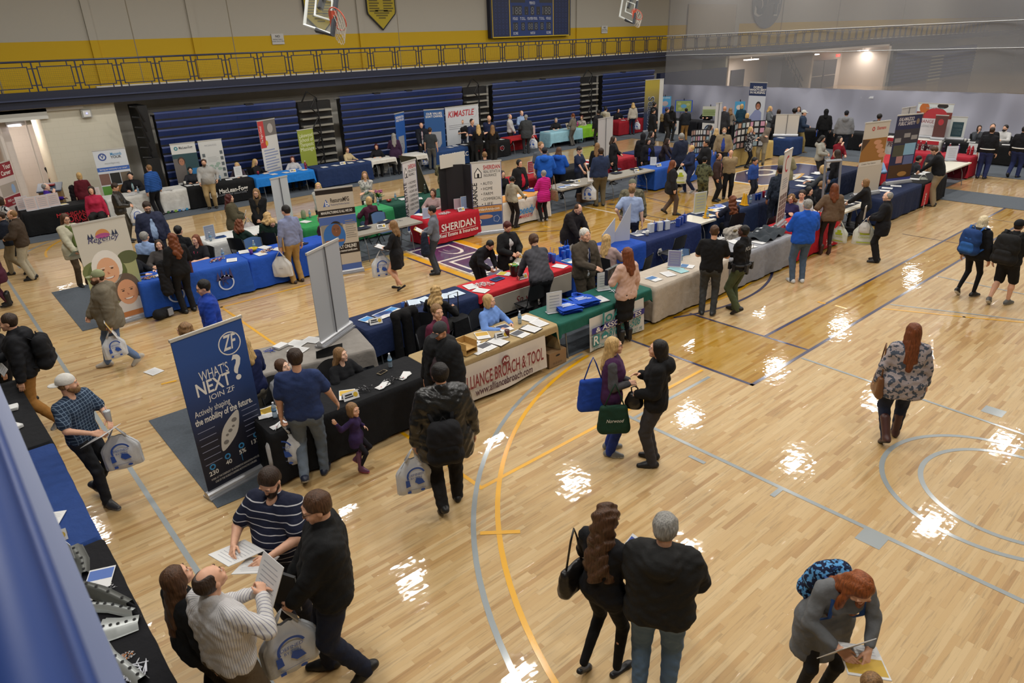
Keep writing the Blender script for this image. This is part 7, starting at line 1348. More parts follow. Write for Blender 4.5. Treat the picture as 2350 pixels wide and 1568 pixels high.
        out = [('pail', m.mesh('pail')), ('wrapped_sweets', n_.mesh('wrapped_sweets'))]
    elif kd[0] == 'phone': m.box((-.075, -.038, 0), (.075, .038, .009), mat('b8a88c', .3, .6)); m.box((-.066, -.034, .009), (.066, .034, .0096), mat('15161a', .1))
    elif kd[0] == 'tablet': m.box((-.13, -.09, 0), (.13, .09, .012), mat('1f4f9c', .4)); m.box((-.11, -.07, .012), (.11, .07, .0126), mat('2c3a4c', .1))
    elif kd[0] == 'gift': m.box((-.05, -.04, 0), (.05, .04, .16), mat(c or '1f3f90', .5)); m.tube([(-.02, 0, .16), (0, 0, .21), (.02, 0, .16)], .004, mat(c or '1f3f90'), 5)
    elif kd[0] == 'bowl': m.lathe([(.04, 0), (.09, .06), (.085, .06), (.03, .012)], mat(c or '8a2a20', .3), n=16)
    elif kd[0] == 'jar': m.lathe([(.05, 0), (.055, .02), (.055, .14), (.04, .16), (.04, .18)], mat('9aa888', .15, trans=.4), n=14)
    elif kd[0] == 'carton':
        m.box((-.2, -.15, 0), (.2, .15, .26), mat(c or '8a6b48', .8)); n_ = MB(); n_.disc(0, .19, .05, .018, BK, -.152)
        for i in range(4): n_.ring(-.09+.055*i, .06, .012, .018, mat('5a4430'), -.152, 10)
        out = [('box_body', m.mesh('box_body')), ('printed_marks', n_.mesh('printed_marks'))]
    IM[k] = out or [(None, m.mesh(kd[0], kd[0] in ('cup', 'bowl', 'jar')))]; return IM[k]
NAMES = {'sheet': 'paper_sheet', 'flyer': 'flyer', 'cards': 'card_fan', 'stack': 'paper_stack', 'tent': 'table_sign', 'bottle': 'water_bottle', 'tumbler': 'straw_cup', 'cup': 'cup', 'clip': 'clipboard', 'stand': 'sign_holder', 'pen': 'pen', 'candy': 'candy_pile', 'shirt': 'folded_shirt', 'cone': 'yellow_cone', 'bucket': 'bucket', 'phone': 'phone', 'tablet': 'tablet', 'gift': 'gift_bag', 'bowl': 'bowl', 'jar': 'jar', 'carton': 'cardboard_box'}
CATS = {'sheet': 'paper', 'flyer': 'paper', 'cards': 'paper', 'stack': 'paper', 'tent': 'sign', 'stand': 'sign', 'tumbler': 'cup', 'candy': 'candy', 'shirt': 'shirt', 'cone': 'cone', 'gift': 'gift bag', 'carton': 'box', 'bottle': 'bottle'}
def item(k, px, py, label, group=None, z=.756, rz=None, sc=1, xyz=None):
    x, y, zz = xyz or (*(at(px, py, z) if z < .7 else snap(*at(px, py, z))), z); kd = k.split(':')[0]; ms = item_mesh(k)
    if rz is None: rz = rnd.uniform(-.5, .5) if kd not in ('stand', 'tent', 'carton') else rnd.uniform(-.25, .05)
    nm = NAMES[kd]
    if ms[0][0] is None: o = obj(nm, ms[0][1], None, (x, y, zz), rz)
    else:
        o = bpy.data.objects.new(nm, None); C.objects.link(o); o.location = (x, y, zz); o.rotation_euler = (0, 0, rz)
        for n_, me in ms: obj(n_, me, o)
    o.scale = (sc, sc, sc); return tag(o, label, CATS.get(kd, kd), group, 'stuff' if kd == 'candy' else None)
def many(k, pts, label, group=None, **kw):
    for i, p in enumerate(pts): item(k, p[0], p[1], label, group or (label if len(pts) > 1 else None), **kw)
def pens(px, py, n, col, where):
    x, y = snap(*at(px, py, .756), .16)
    for i in range(n): item('pen:'+col, 0, 0, 'loose pen in the scattered pile '+where, 'pens '+where, xyz=(x+rnd.uniform(-.11, .11), y+rnd.uniform(-.05, .05), .757+.004*(i % 3)), rz=rnd.uniform(0, 3.1))
T_ = 'on the black cloth beside the tall blue banner'
many('flyer:c9a53c', [(611, 948), (622, 944)], 'sheet with a yellow block '+T_); item('bottle', 632, 958, 'water bottle at the left end of the nearest black table'); many('cards', [(641, 976)], 'fanned cards at the front left of the nearest black table'); pens(682, 964, 8, '17181c', 'beside the navy t-shirt man')
item('bottle', 896, 842, 'water bottle at the right end of the nearest black table'); item('phone', 877, 855, 'gold phone lying on the nearest black table', rz=.3); many('cards', [(928, 864)], 'white cards right of the black pens'); many('cards', [(879, 886)], 'white cards between two piles of black pens'); pens(905, 876, 14, '141418', 'right of the smiling woman in the polo'); pens(840, 894, 14, '1b1b20', 'before the smiling woman in the polo'); item('tent', 806, 915, 'folded name sign on the nearest black table'); item('flyer:c9a53c', 797, 906, 'yellow and white leaflet behind the folded name sign')
T_ = 'on the tan table of the broach company'
many('flyer:4a4a50', [(1117, 796), (1194, 767)], 'white leaflet with a black picture '+T_); many('flyer:c09a3c', [(1107, 770)], 'white leaflet with a gold picture '+T_); many('clip', [(1142, 785), (1218, 755)], 'clipboard with form '+T_, rz=.2); many('sheet', [(1098, 807), (1237, 742), (1213, 731)], 'plain white sheet '+T_); many('flyer:1c2a50', [(1157, 753), (1079, 785), (1087, 792)], 'navy leaflet '+T_); item('cup:4a2024', 1164, 772, 'maroon cup full of pens '+T_); item('tent', 1150, 775, 'folded name sign '+T_); item('bottle', 1193, 742, 'water bottle '+T_)
m = MB(); WB = mat('b58f52', .6, var=.1); [m.box(a, b, WB) for a, b in (((-.12, -.14, 0), (-.105, .14, .2)), ((.105, -.14, 0), (.12, .14, .2)), ((-.12, -.14, .0), (.12, .14, .015)), ((-.12, -.14, .09), (.12, .14, .1)), ((-.12, .125, 0), (.12, .14, .2)))]; tag(m.build('wooden_rack', loc=(*at(1068, 808, .756), .756), rz=.1), 'small pale wooden letter rack on the tan table', 'rack')
item('carton', 1266, 832, 'brown cardboard box under the right end of the tan table', z=.012, rz=0)
T_ = 'on the dark green table'
item('stand', 1272, 716, 'upright white price sign left of the blue totes', rz=-.35, sc=1.3); item('stand', 1385, 665, 'upright white notice right of the suited man', rz=-.4, sc=1.2); item('bottle:2a1512', 1371, 664, 'dark cola bottle '+T_); item('clip:8a8c90', 1377, 687, 'clipboard with pen '+T_); pens(1407, 668, 8, 'c9ccd4', T_)
def tote_pile(px, py, n, lab, rz):
    x, y = at(px, py, .756)
    for i in range(n):
        m = MB(); f = cloth('2450b8'); m.grid(lambda u, v: ((u-.5)*.40, (v-.5)*.36, .004+.012*math.sin(7*u+i)*math.sin(6*v)), 10, 8, f); m.grid(lambda u, v: ((.5-u)*.40, (v-.5)*.36, -.008), 4, 4, f); o = m.build('tote_bag', None, True, (x+.012*i*math.cos(i*2), y+.01*math.sin(i*3), .77+.016*i), rz+.06*math.sin(i*2)); tag(o, lab, 'bag', lab)
        q = MB(); [q.box((-.12, .06-.05*k, .016), (.06+.03*k, .085-.05*k, .018), mat('c9d2ea')) for k in range(3)]; q.build('printed_text', o); q = MB(); [q.tube([(-.1, .18+a, .01), (-.05, .26+a, .03), (.05, .26+a, .025), (.1, .18+a, .01)], .012, f, 6) for a in (0, .02)]; q.build('handle', o)
tote_pile(1303, 712, 5, 'folded royal blue tote in the nearer pile on the green table', -.3); tote_pile(1343, 697, 6, 'folded royal blue tote in the farther pile on the green table', -.2)
T_ = 'on the cream grey table'
many('flyer:3a6a9c', [(1500, 640), (1576, 611)], 'leaflet with a blue stripe '+T_); item('sheet', 1533, 629, 'plain sheet '+T_); item('stand:8a86a8', 1547, 612, 'upright photo card '+T_, rz=-1.0, sc=1.2); many('sheet:8fc4c8', [(1561, 621), (1551, 617)], 'pale teal sheet under the photo card '+T_); item('bottle', 1563, 597, 'water bottle '+T_)
T_ = 'on the grey table'
for i in range(5): item('gift:c4c4c4', 0, 0, 'tall white magazine block standing '+T_, 'magazine blocks', xyz=(*(lambda a: (a[0]+.11*i, a[1]+.02*i))(at(1634, 577, .756)), .756), rz=0, sc=1.25)
item('bottle:8d8c86', 1667, 578, 'steel flask '+T_, sc=1.2); many('sheet', [(1656, 586), (1685, 555), (1742, 556), (1720, 565)], 'sheet spread '+T_)
m = MB(); m.grid(lambda u, v: ((u-.5)*1.15, (v-.5)*.62, .02+.09*abs(math.sin(9*u+3*v))*math.sin(math.pi*u)**.5*math.sin(math.pi*v)**.5+.04*math.sin(17*u-9*v)), 40, 24, cloth('33393f')); o = m.build('shirt_heap', None, True, (*at(1757, 540, .756), .775), .1); tag(o, 'heap of dark grey printed t-shirts on the grey table', 'shirts', None, 'stuff'); q = MB(); [q.box((x, y, .13), (x+.09, y+.05, .135), mat('b0b4b8')) for x, y in ((-.35, .05), (-.05, .1), (.2, -.05))]; q.build('printed_logo', o)
item('tent', 1795, 527, 'folded name sign on the bright red table'); item('candy:d8702c/c9ccd0', 1798, 514, 'spilled orange sweets on the bright red table'); item('bottle', 1775, 505, 'water bottle at the foot of the phone logo banner')
T_ = 'on the light grey table'
many('sheet', [(707, 767), (675, 777), (684, 803)], 'white sheet '+T_, rz=.5); item('stack', 640, 790, 'stack of small white cards '+T_); pens(625, 803, 8, '24409a', T_); item('candy:5ca83c/c9cc50/c9503c/c9c9c9', 590, 813, 'little heap of coloured markers and clips '+T_, sc=.35); many('bottle', [(763, 772), (770, 768)], 'half empty water bottle beside the silver banner foot')
T_ = 'on the navy pamphlet table'
many('flyer:3a86c4', [(845, 734), (903, 712)], 'pale blue and white brochure '+T_); item('tent', 862, 742, 'folded name sign '+T_); many('flyer:3f5c9c', [(876, 724), (883, 721), (890, 720)], 'fanned brochure with a sunset picture '+T_); item('gift:3a63b0', 925, 704, 'tiny white and blue box '+T_, sc=.5); item('bottle:3a2418', 936, 722, 'dark bottle of cold coffee '+T_, sc=1.1); many('sheet:c8d8e8', [(950, 694), (977, 688), (1027, 679), (1048, 673)], 'pale blue tinted sheet '+T_); pens(960, 702, 8, '26303c', T_)
T_ = 'on the red candy table'
many('sheet', [(1080, 658), (1104, 667), (1285, 611)], 'white sheet '+T_); item('candy', 1110, 653, 'scatter of silver wrapped candy '+T_); item('tablet', 1141, 641, 'blue cased tablet '+T_, rz=.1); many('flyer:c0b03c', [(1157, 628)], 'leaflet with a yellow square '+T_); item('bucket', 1181, 632, 'black bucket of sweets '+T_, sc=1.2); item('tent', 1199, 640, 'folded name sign '+T_)
for p in ((1277, 585), (1288, 583), (1272, 598), (1281, 600), (1292, 596), (1301, 583), (1303, 592)): item('tumbler', *p, 'bright blue plastic cup with a straw on the blue cloth', 'blue straw cups', sc=1.15)
item('flyer:3f7ab0', 1295, 603, 'leaflet in front of the blue straw cups')
m = MB(); [m.add([(x0, y0, 0), (x1, y1, 0), (x1, y1, h1), (x0, y0, h0), (x0, y0+.01, 0), (x1, y1+.01, 0), (x1, y1+.01, h1), (x0, y0+.01, h0)], [(0, 1, 2, 3), (7, 6, 5, 4), (3, 2, 6, 7)], mat('b9bcc4', .6)) for x0, y0, h0, x1, y1, h1 in ((-.5, -.1, .32, .15, .1, .55), (.15, .1, .2, .5, -.05, .85))]; tag(m.build('display_board', loc=(*at(1408, 560, .756), .756)), 'pale folding cardboard display on the bright blue table', 'display board')
T_ = 'on the navy table with the hexagon badge'
for p in ((1493, 533), (1513, 529), (1529, 526)): item('gift:c4c8d0', *p, 'white boxed mug '+T_, 'white boxed mugs', sc=1.3)
for p in ((1501, 530), (1521, 526), (1556, 519), (1562, 515), (1570, 510)): item('gift:1f3c90', *p, 'small blue gift bag '+T_, 'small blue gift bags', sc=1.2)
item('cup:d0d0cc', 1485, 540, 'short white mug '+T_); many('flyer:7a7c88', [(1473, 532), (1462, 538)], 'leaflet at the left end of the navy badge table'); item('candy:8a6a50/9ab0c8', 1545, 511, 'tray of small sweets '+T_, sc=.8)
T_ = 'on the dark navy table with cones'
item('stand:b8b48c', 1605, 488, 'upright white and yellow poster card '+T_, sc=1.9, rz=-.2)
for p in ((1621, 499), (1705, 470), (1715, 472)): item('cone', *p, 'small bright yellow cone '+T_, 'yellow cones', sc=1.35)
many('flyer:c9a53c', [(1637, 483), (1628, 494)], 'yellow and white flyer '+T_); many('flyer:3a5cb0', [(1647, 471), (1656, 475), (1640, 478)], 'blue and white flyer '+T_); item('bottle', 1623, 500, 'water bottle beside the left yellow cone'); item('bottle', 1728, 464, 'water bottle behind the yellow cones')
for p in ((1735, 459), (1742, 458)): item('tumbler:1f44a0', *p, 'short blue cup behind the yellow cones', 'short blue cups')
many('tumbler:a02030', [(1752, 453)], 'red cup on the dark navy cloth'); many('sheet', [(1765, 452), (1700, 460)], 'white sheet lying beyond the cones')
many('sheet', [(1850, 406), (1836, 415), (1843, 427), (1868, 400), (1860, 413), (1880, 396)], 'white handout before the blonde reader in grey'); many('sheet', [(2036, 432), (2029, 438), (2056, 427)], 'white handout on the navy cloth of the tall banners'); item('sheet', 1946, 467, 'single sheet on the cream topped table')
many('sheet', [(2088, 396), (2099, 411), (2116, 393), (2083, 410), (2105, 399), (2150, 392)], 'loose sheet near the leaning man with a folder'); item('stand:c9ccd8', 2190, 364, 'blue framed upright notice on the white topped table', sc=1.7, rz=-.8)
for i, (p, c) in enumerate((((2097, 343), '24247a'), ((2113, 343), '7a1424'), ((2129, 343), '2a1a20'), ((2186, 347), '7a1a2a'), ((2202, 350), '3c2a6a'), ((2221, 354), 'a0202c'), ((2231, 354), 'a0202c'), ((2166, 348), '1c1c30'))): item('bottle:'+c, *p, 'dark coloured drink bottle in the row on the red cloth near the marines', 'coloured bottles on the red cloth', sc=1.5, z=.76)
T_ = 'on the royal blue cloth with the pine logo'
item('candy:c9a53c/c0504a/d5d5d2/4a4a80', 345, 637, 'scatter of small giveaways left of the curly haired woman', sc=.9); many('sheet', [(371, 632)], 'white card left of the curly haired woman'); item('candy:c9503c/d5d5d2/2c2c3a', 498, 597, 'scatter of red and white giveaways '+T_); item('sheet', 532, 597, 'white form on the seam of the two blue cloths'); item('bottle', 513, 592, 'water bottle '+T_)
T_ = 'on the bright royal blue cloth'
many('sheet', [(554, 579), (638, 572), (605, 567), (598, 583)], 'white sheet '+T_); item('bottle', 575, 568, 'water bottle '+T_); item('bowl:c9b02c', 582, 576, 'yellow bag of treats '+T_, sc=1.2); item('cup:6a3a8a', 577, 583, 'purple cup '+T_); item('candy:c08a4a/d5d5d2/6a4a3a', 611, 576, 'spilled snacks '+T_); item('shirt:1c2440', 695, 560, 'dark navy cap lying at the right end of the blue cloth', sc=.6)
item('stand:8a94a8', 484, 548, 'upright grey brochure holder on the white cloth', rz=.1, sc=1.2); item('tablet', 505, 544, 'small dark tablet on the white cloth'); item('bottle', 467, 556, 'water bottle at the left end of the white cloth'); item('jar', 694, 500, 'glass jar on the bright green cloth', sc=1.2); item('sheet', 701, 509, 'white sheet on the bright green cloth'); item('bottle', 712, 499, 'water bottle on the bright green cloth')
T_ = 'on the bare grey table by the black dress'
many('shirt', [(884, 509), (831, 524)], 'folded navy shirt '+T_); item('tent', 875, 523, 'folded name sign '+T_); pens(913, 508, 3, '1c1c28', T_)
T_ = 'on the crimson SHERIDAN table'
item('sheet', 961, 492, 'white sheet '+T_); item('stand:a8b4d0', 974, 502, 'house brochure holder '+T_+', left one', rz=-.2); item('stand:b8a0a8', 1051, 479, 'tall leaflet dispenser '+T_, rz=-.3); item('stand:7f9cc4', 1068, 478, 'upright house photo card '+T_, rz=-.2, sc=1.2); item('tent', 1060, 485, 'folded name sign '+T_); item('candy:d8c8c8/c9c9c9', 1020, 490, 'scatter of pale sweets '+T_)
t = thing('potted_flowers', 'pot of pink flowers on the dark green cloth', 'flowers', (*at(871, 462, .756), .756)); m = MB(); m.lathe([(.06, 0), (.09, .13), (.085, .13)], mat('8a8a88', .4, .5)); m.build('pot', t, True)
m = MB(); [m.M.identity() for _ in (0,)]
for i in range(40): a = rnd.random()*6.28; r = rnd.uniform(.05, .19); z = rnd.uniform(.14, .26); m.add([(0, 0, .12), (r*math.cos(a-.2), r*math.sin(a-.2), z), (r*1.25*math.cos(a), r*1.25*math.sin(a), z+.02), (r*math.cos(a+.2), r*math.sin(a+.2), z)], [(0, 1, 2, 3)], mat('3f7a34', .6))
m.build('leaves', t); m = MB()
for i in range(22): a = rnd.random()*6.28; r = rnd.uniform(0, .13); m.ell((r*math.cos(a), r*math.sin(a), rnd.uniform(.25, .32)), (.03, .03, .018), mat('a0507c', .6), 6, 4)
m.build('blossoms', t)
item('bowl', 893, 463, 'red bowl right of the pink flowers'); many('bottle', [(908, 459), (868, 470)], 'water bottle near the pink flowers'); item('cup', 834, 470, 'white cup on the light green cloth'); many('sheet', [(925, 457), (966, 457)], 'white sheet on the dark green cloth'); item('bottle', 1057, 438, 'water bottle beside the plain black display'); item('bottle:3a4238', 976, 444, 'dark green flask left of the plain black display', sc=1.3)
item('shirt:1f3c98', 1224, 436, 'crumpled royal blue backpack on the orange runner', sc=1.2); many('sheet', [(1196, 447), (1186, 450)], 'white sheet on the orange runner'); T_ = 'on the bare table by the magenta coat'
many('flyer:2c5aa0', [(1303, 426), (1290, 430)], 'blue leaflet '+T_); many('sheet', [(1319, 425), (1312, 415)], 'white sheet '+T_); item('shirt:26282e', 1303, 418, 'folded black sweater '+T_); item('tent', 1324, 419, 'folded name sign '+T_); T_ = 'on the long bare grey table'
many('shirt', [(1414, 397), (1460, 388)], 'folded navy shirt '+T_); item('tent', 1460, 395, 'folded name sign '+T_); item('stand', 1499, 379, 'clear upright sign on the blue cloth with a seal', rz=-1); item('bottle', 1495, 376, 'water bottle on the blue cloth with a seal'); item('tent', 1511, 382, 'folded name sign on the blue cloth with a seal'); item('stand:a03038', 1228, 395, 'red upright card on the dark red cloth', sc=1.4)
T_ = 'on the black MICHIGAN WORKS cloth'
for i, p in enumerate(((49, 482), (75, 483), (102, 478), (127, 473), (222, 460))): item('stand:c9b8b4', *p, 'upright pale notice %s, %s' % (T_, ('farthest left', 'second from left', 'middle one', 'tall one by the purple shirt', 'far right one')[i]), sc=1.4, rz=.1)
item('candy:d8b8b8/c9c9c9', 74, 484, 'little basket of pink sweets '+T_, sc=.5); item('flyer:c9b03c', 146, 469, 'yellow sheet '+T_); many('sheet', [(301, 447), (306, 444)], 'leaflet before the man with the teal tie'); item('bottle', 318, 443, 'water bottle before the man with the teal tie'); item('sheet', 393, 437, 'dark printed sheet on the off-white cloth')
T_ = 'on the black MacLean-Fogg cloth'
item('cup', 425, 424, 'takeaway cup '+T_); many('sheet', [(433, 426), (452, 424), (467, 420), (482, 422), (525, 412), (535, 408)], 'white sheet '+T_); item('stand', 547, 405, 'upright white form '+T_, sc=1.3, rz=.1); item('bottle', 506, 414, 'water bottle '+T_); item('stack', 562, 405, 'stack of booklets '+T_)
T_ = 'on the sky blue cloth'
many('sheet', [(609, 398), (628, 400), (657, 396), (697, 390)], 'pale sheet '+T_); item('tent', 673, 395, 'folded name sign '+T_); item('bottle:7a1a3a', 702, 388, 'maroon flask '+T_, sc=1.4); item('cup:8a1a2a', 588, 399, 'red cup '+T_); T_ = 'on the slate navy cloth'
many('sheet', [(745, 384), (770, 380), (804, 374), (828, 371)], 'pale sheet '+T_); item('tent', 789, 378, 'folded name sign '+T_); many('sheet', [(1033, 338), (1045, 335), (1060, 333)], 'sheet on the denim blue cloth'); many('sheet', [(1090, 328), (1110, 325), (1150, 320)], 'sheet on the KIMASTLE cloth'); many('bottle', [(1141, 321)], 'water bottle on the KIMASTLE cloth'); item('stand:c0a0a0', 1224, 310, 'pink upright card on the scarlet cloth', sc=1.5); many('sheet', [(1252, 303), (1275, 299), (1300, 296)], 'sheet on the pale blue cloth'); item('bottle:b03a7a', 1324, 291, 'pink bottle on the lime green cloth', sc=1.3); many('bottle', [(1357, 286)], 'water bottle on the lime green cloth'); many('sheet', [(1430, 276), (1444, 274)], 'sheet on the deep red cloth'); many('sheet', [(1338, 372), (1350, 369), (1345, 376), (1357, 372), (1332, 368)], 'fanned white sheet on the black cloth behind the navy polo'); many('sheet', [(1700, 342), (1690, 345)], 'white sheet on the mustard tan cloth'); many('sheet', [(1785, 318)], 'white sheet below the blank double board'); many('sheet', [(1865, 303), (1930, 300)], 'white sheet on the black cloth by the curtain'); many('cup:c9c9c4', [(2209, 327), (2216, 328)], 'small glass on the black cloth beside the marines'); many('sheet', [(2212, 332), (2300, 336)], 'white sheet on the black cloth beside the marines')
# ---- things people carry
def W3(k, s): return WRIST[(k, s)]
def bag_meshes(style):
    k = ('bag', style)
    if k in IM: return IM[k]
    cols = {'logo': 'cfd2d6', 'white': 'cdcdcb', 'lime': 'cfd2c6', 'pink': 'cfc8c8'}; c = mat(cols[style], .35, bump=.5, scale=14)
    def sk(u, v):
        a = 2*math.pi*u; w = .20*(1-.62*(1-v)**0*max(0, v-.62)/.38)*(1+.05*math.sin(7*a)); d = .065*(1-.8*max(0, v-.55)/.45)*(1-.5*max(0, .15-v)/.15)
        return (w*math.copysign(abs(math.cos(a))**.6, math.cos(a)), d*math.sin(a)+.008*math.sin(9*a+8*v), -.56+.44*v+.02*abs(math.cos(a))*(1-v))
    m = MB(); m.grid(sk, 32, 12, c); m.add([(0.2*math.cos(i*.393), .03*math.sin(i*.393), -.55) for i in range(16)], [tuple(range(16))], c); a = m.mesh('bag_body', True)
    m = MB()
    for s in (-1, 1): m.tube([(-.09, s*.02, -.14), (-.02, s*.012, -.03), (0, 0, .0), (.02, s*.012, -.03), (.09, s*.02, -.14)], [.018, .01, .008, .01, .018], c, 6, ry=.4)
    b = m.mesh('handle', True); m = MB(); p = mat('2450a8' if style != 'lime' else 'a8b82c', .5)
    for s in (-1, 1):
        y = -.078*s
        m.M = Matrix.Identity(4) if s == 1 else Matrix.Rotation(math.pi, 4, 'Z'); y = -.079
        if style == 'logo': m.ring(0, -.30, .085, .105, p, y, 24, 20, 200, 1.0); m.poly([(-.12, -.34), (-.08, -.34), (-.07, -.42), (-.12, -.43)], p, y); m.poly([(.0, -.33), (.06, -.35), (.09, -.41), (.02, -.42), (-.02, -.38)], p, y); m.text('DEFINED', 0, -.3, .03, p, y=y); m.text('BY YOU', 0, -.34, .025, p, y=y); m.rect(-.1, -.47, .1, -.465, mat('7f8fb8'), y); m.rect(-.11, -.51, -.07, -.48, p, y); m.disc(.06, -.495, .025, .015, p, y)
        elif style == 'lime': m.rect(-.09, -.33, .09, -.27, p, y); m.rect(-.05, -.27, .05, -.2, p, y); m.rect(-.13, -.5, .13, -.48, p, y); m.text('CAREERS', 0, -.4, .04, p, y=y)
        elif style == 'pink': m.rect(-.06, -.42, .06, -.38, mat('7a2a40'), y)
        else: m.rect(-.04, -.36, .04, -.35, mat('9a9ea6'), y)
    IM[k] = [('bag_body', a), ('handle', b), ('printed_logo', m.mesh('printed_logo'))]; return IM[k]
def bag(key, side, style, label, sc=1., dz=0., rz=None):
    x, y, z, r = W3(key, side); u = Vector((x-ROOTS[key][0], y-ROOTS[key][1])).normalized()*.06; x += u.x; y += u.y; t = thing('carrier_bag', label, 'bag', (x, y, z+dz), math.atan2(-x, y)+rnd.uniform(-.4, .4))
    for n_, me in bag_meshes(style): obj(n_, me, t)
    t.scale = (sc, sc, sc); return t
def hold(key, side, k, label, tilt=0., off=(0, 0, 0), sc=1.1, rz=0):
    x, y, z, r = W3(key, side); o = item(k, 0, 0, label, xyz=(x+off[0], y+off[1], z+off[2]), rz=r+rz); o.rotation_euler = (tilt, 0, r+rz); o.scale = (sc, sc, sc); return o
def local(key, p):
    x, y, z, r = ROOTS[key]; return (x+p[0]*math.cos(r)-p[1]*math.sin(r), y+p[0]*math.sin(r)+p[1]*math.cos(r), z+p[2]), r
def backpack(key, label, c1, c2=None, y=-.27, z=1.22, sc=1., pat=None, x=0., tilt=0.):
    loc, r = local(key, (x, y, z)); t = thing('backpack', label, 'backpack', loc, r); f = cloth(c1, *(pat or ())); f2 = cloth(c2 or c1)
    blob('main_compartment', [('c', (-.07, 0, .12), (.07, 0, .12), .09, .09, .05), ('c', (-.09, -.0, -.16), (.09, -.0, -.16), .095, .095, .06), ('c', (-.08, 0, 0), (.08, 0, 0), .1, .1, .06)], .012, [f], t, .003)
    blob('front_pocket', [('c', (-.08, -.06, -.15), (.08, -.06, -.15), .055, .055, .04), ('c', (-.07, -.065, -.05), (.07, -.065, -.05), .05, .05, .06), ('c', (-.05, -.05, .05), (.05, -.05, .05), .045, .045, .05)], .012, [f2], t, .002)
    for s in (-1, 1): m = MB(); m.tube([(s*.09, .06, .17), (s*.11, .12, .24), (s*.12, .26, .2), (s*.13, .33, .05), (s*.15, .28, -.12), (s*.13, .06, -.2)], .022, f2, 6, ry=.4); m.build('shoulder_strap', t, True)
    m = MB(); m.tube([(-.03, .02, .2), (0, .02, .25), (.03, .02, .2)], .008, f2, 5); m.build('top_handle', t); t.scale = (sc,)*3; t.rotation_euler = (-tilt, 0, r); return t
def purse(loc, r, label, c, w=.3, h=.22, strap=.4, lea=True, d=.05):
    t = thing('handbag', label, 'bag', loc, r); f = cloth(c, 'leather') if lea else cloth(c)
    blob('bag_body', [('c', (0, -w/2+.04, -h+.03+(h-.07)*i/5), (0, w/2-.04-.004*i, -h+.03+(h-.07)*i/5), d*(1-.08*i), d*(1-.08*i), .04) for i in range(6)], .012, [f], t, .002)
    m = MB(); m.tube([(0, -w/2+.05, -.03), (0, -.04, strap*.7), (0, 0, strap), (0, .04, strap*.7), (0, w/2-.05, -.03)], .009, f, 6); m.build('strap', t, True); return t
hold('stripe', 'L', 'sheet', 'sheet of paper held by the bearded man in stripes', .35, (-.02, .0, .0), 1.25, .3); hold('stripe', 'R', 'sheet', 'second sheet under the first in the striped man\'s hands', .25, (.02, .02, -.01), 1.25, -.3)
bag('blkj', 'L', 'logo', 'white bag with blue house logo held by the man in the black jacket', 1.15); x, y, z, r = W3('blkj', 'L'); m = MB(); m.box((-.13, -.012, -.02), (.13, .012, .32), mat('17171a', .5)); m.box((-.13, -.006, -.02), (-.125, .006, .32), WT); tag(m.build('folder', loc=(x, y, z+.02), rz=r+.9), 'black folder clamped under the arm of the man in the black jacket', 'folder')
hold('pin', 'L', 'sheet', 'printed sheet held up by the man in the pinstriped shirt', 1.1, (.05, .03, .05), 1.35, -.2)
hold('wavy', 'R', 'flyer:2c4a9c', 'open booklet between the wavy haired woman and the hooded man', .6, (0, 0, .03), 1.2, -.2); loc, r = local('wavy', (-.26, -.06, 1.12)); purse(loc, r, 'shiny black handbag on the wavy haired woman\'s shoulder', '1c1a19', .3, .26, .36, True, .06)
hold('red', 'R', 'sheet', 'white open folder leaf held by the red haired woman', 1.0, (.0, .03, .06), 1.3, .2); hold('red', 'L', 'flyer:c9a53c', 'leaflets with blue and yellow blocks held by the red haired woman', .2, (0, 0, 0), 1.3, -.3); backpack('red', 'floral blue and black quilted backpack on the red haired woman', '16203c', '2a4a80', -.08, 1.22, .95, ('floral', '5a9ad0', 1.3), 0, .4)
hold('plaid', 'R', 'sheet', 'white papers held by the man in the plaid shirt', .5, (0, 0, -.02), 1.4); bag('plaid', 'L', 'logo', 'white bag with blue logo carried by the man in the plaid shirt', 1., -.02, W3('plaid', 'L')[3]+2.2); hold('plaid', 'L', 'tumbler:c8cdd0', 'clear iced drink cup with red straw in the plaid man\'s hand', 0, (.02, .02, .02), .9)
bag('navyt', 'L', 'logo', 'white bag with a blue hand logo held by the navy t-shirt man', 1.1); bag('leath', 'L', 'logo', 'white bag carried by the man in the leather jacket', 1.05, 0, W3('leath', 'L')[3]+1.1); hold('leath', 'L', 'sheet', 'folded leaflets under the leather jacketed man\'s bag hand', 1.2, (.06, .0, -.1), .9); backpack('leath', 'black backpack with red zip pulls on the leather jacketed man', '1b1b1e', '141416', -.3, 1.12, 1.15, None, -.06)
loc, r = local('scrub', (-.1, -.24, 1.0)); 
for kk, (lab, c, p, w, h) in enumerate((('dark green tote with white script on the woman in scrubs\' arm', '1c3a2c', (.30, .02, .88), .36, .36), ('royal blue shoulder bag behind the woman in the purple fleece', '2446a0', (.05, -.24, 1.12), .34, .42))):
    loc, r = local('scrub', p); o = purse(loc, r+(.2 if kk else .1), lab, c, w, h, .3, False, .07)
    if not kk: q = MB(); q.M = Matrix.Rotation(math.pi/2, 4, 'Z'); q.text('Norwood', 0, -.2, .05, WT, y=-.08, shear=.3, w=.22); q.build('printed_logo', o)
x, y, z, r = W3('purse', 'L'); purse((x, y, z+.04), r, 'small black drawstring purse held by the dark haired woman', '1a1817', .16, .2, .08, True, .07); loc, r = local('floral', (-.27, .02, .98)); purse(loc, r, 'brown leather shoulder bag on the woman in the floral top', '6a4428', .3, .3, .42, True, .05)
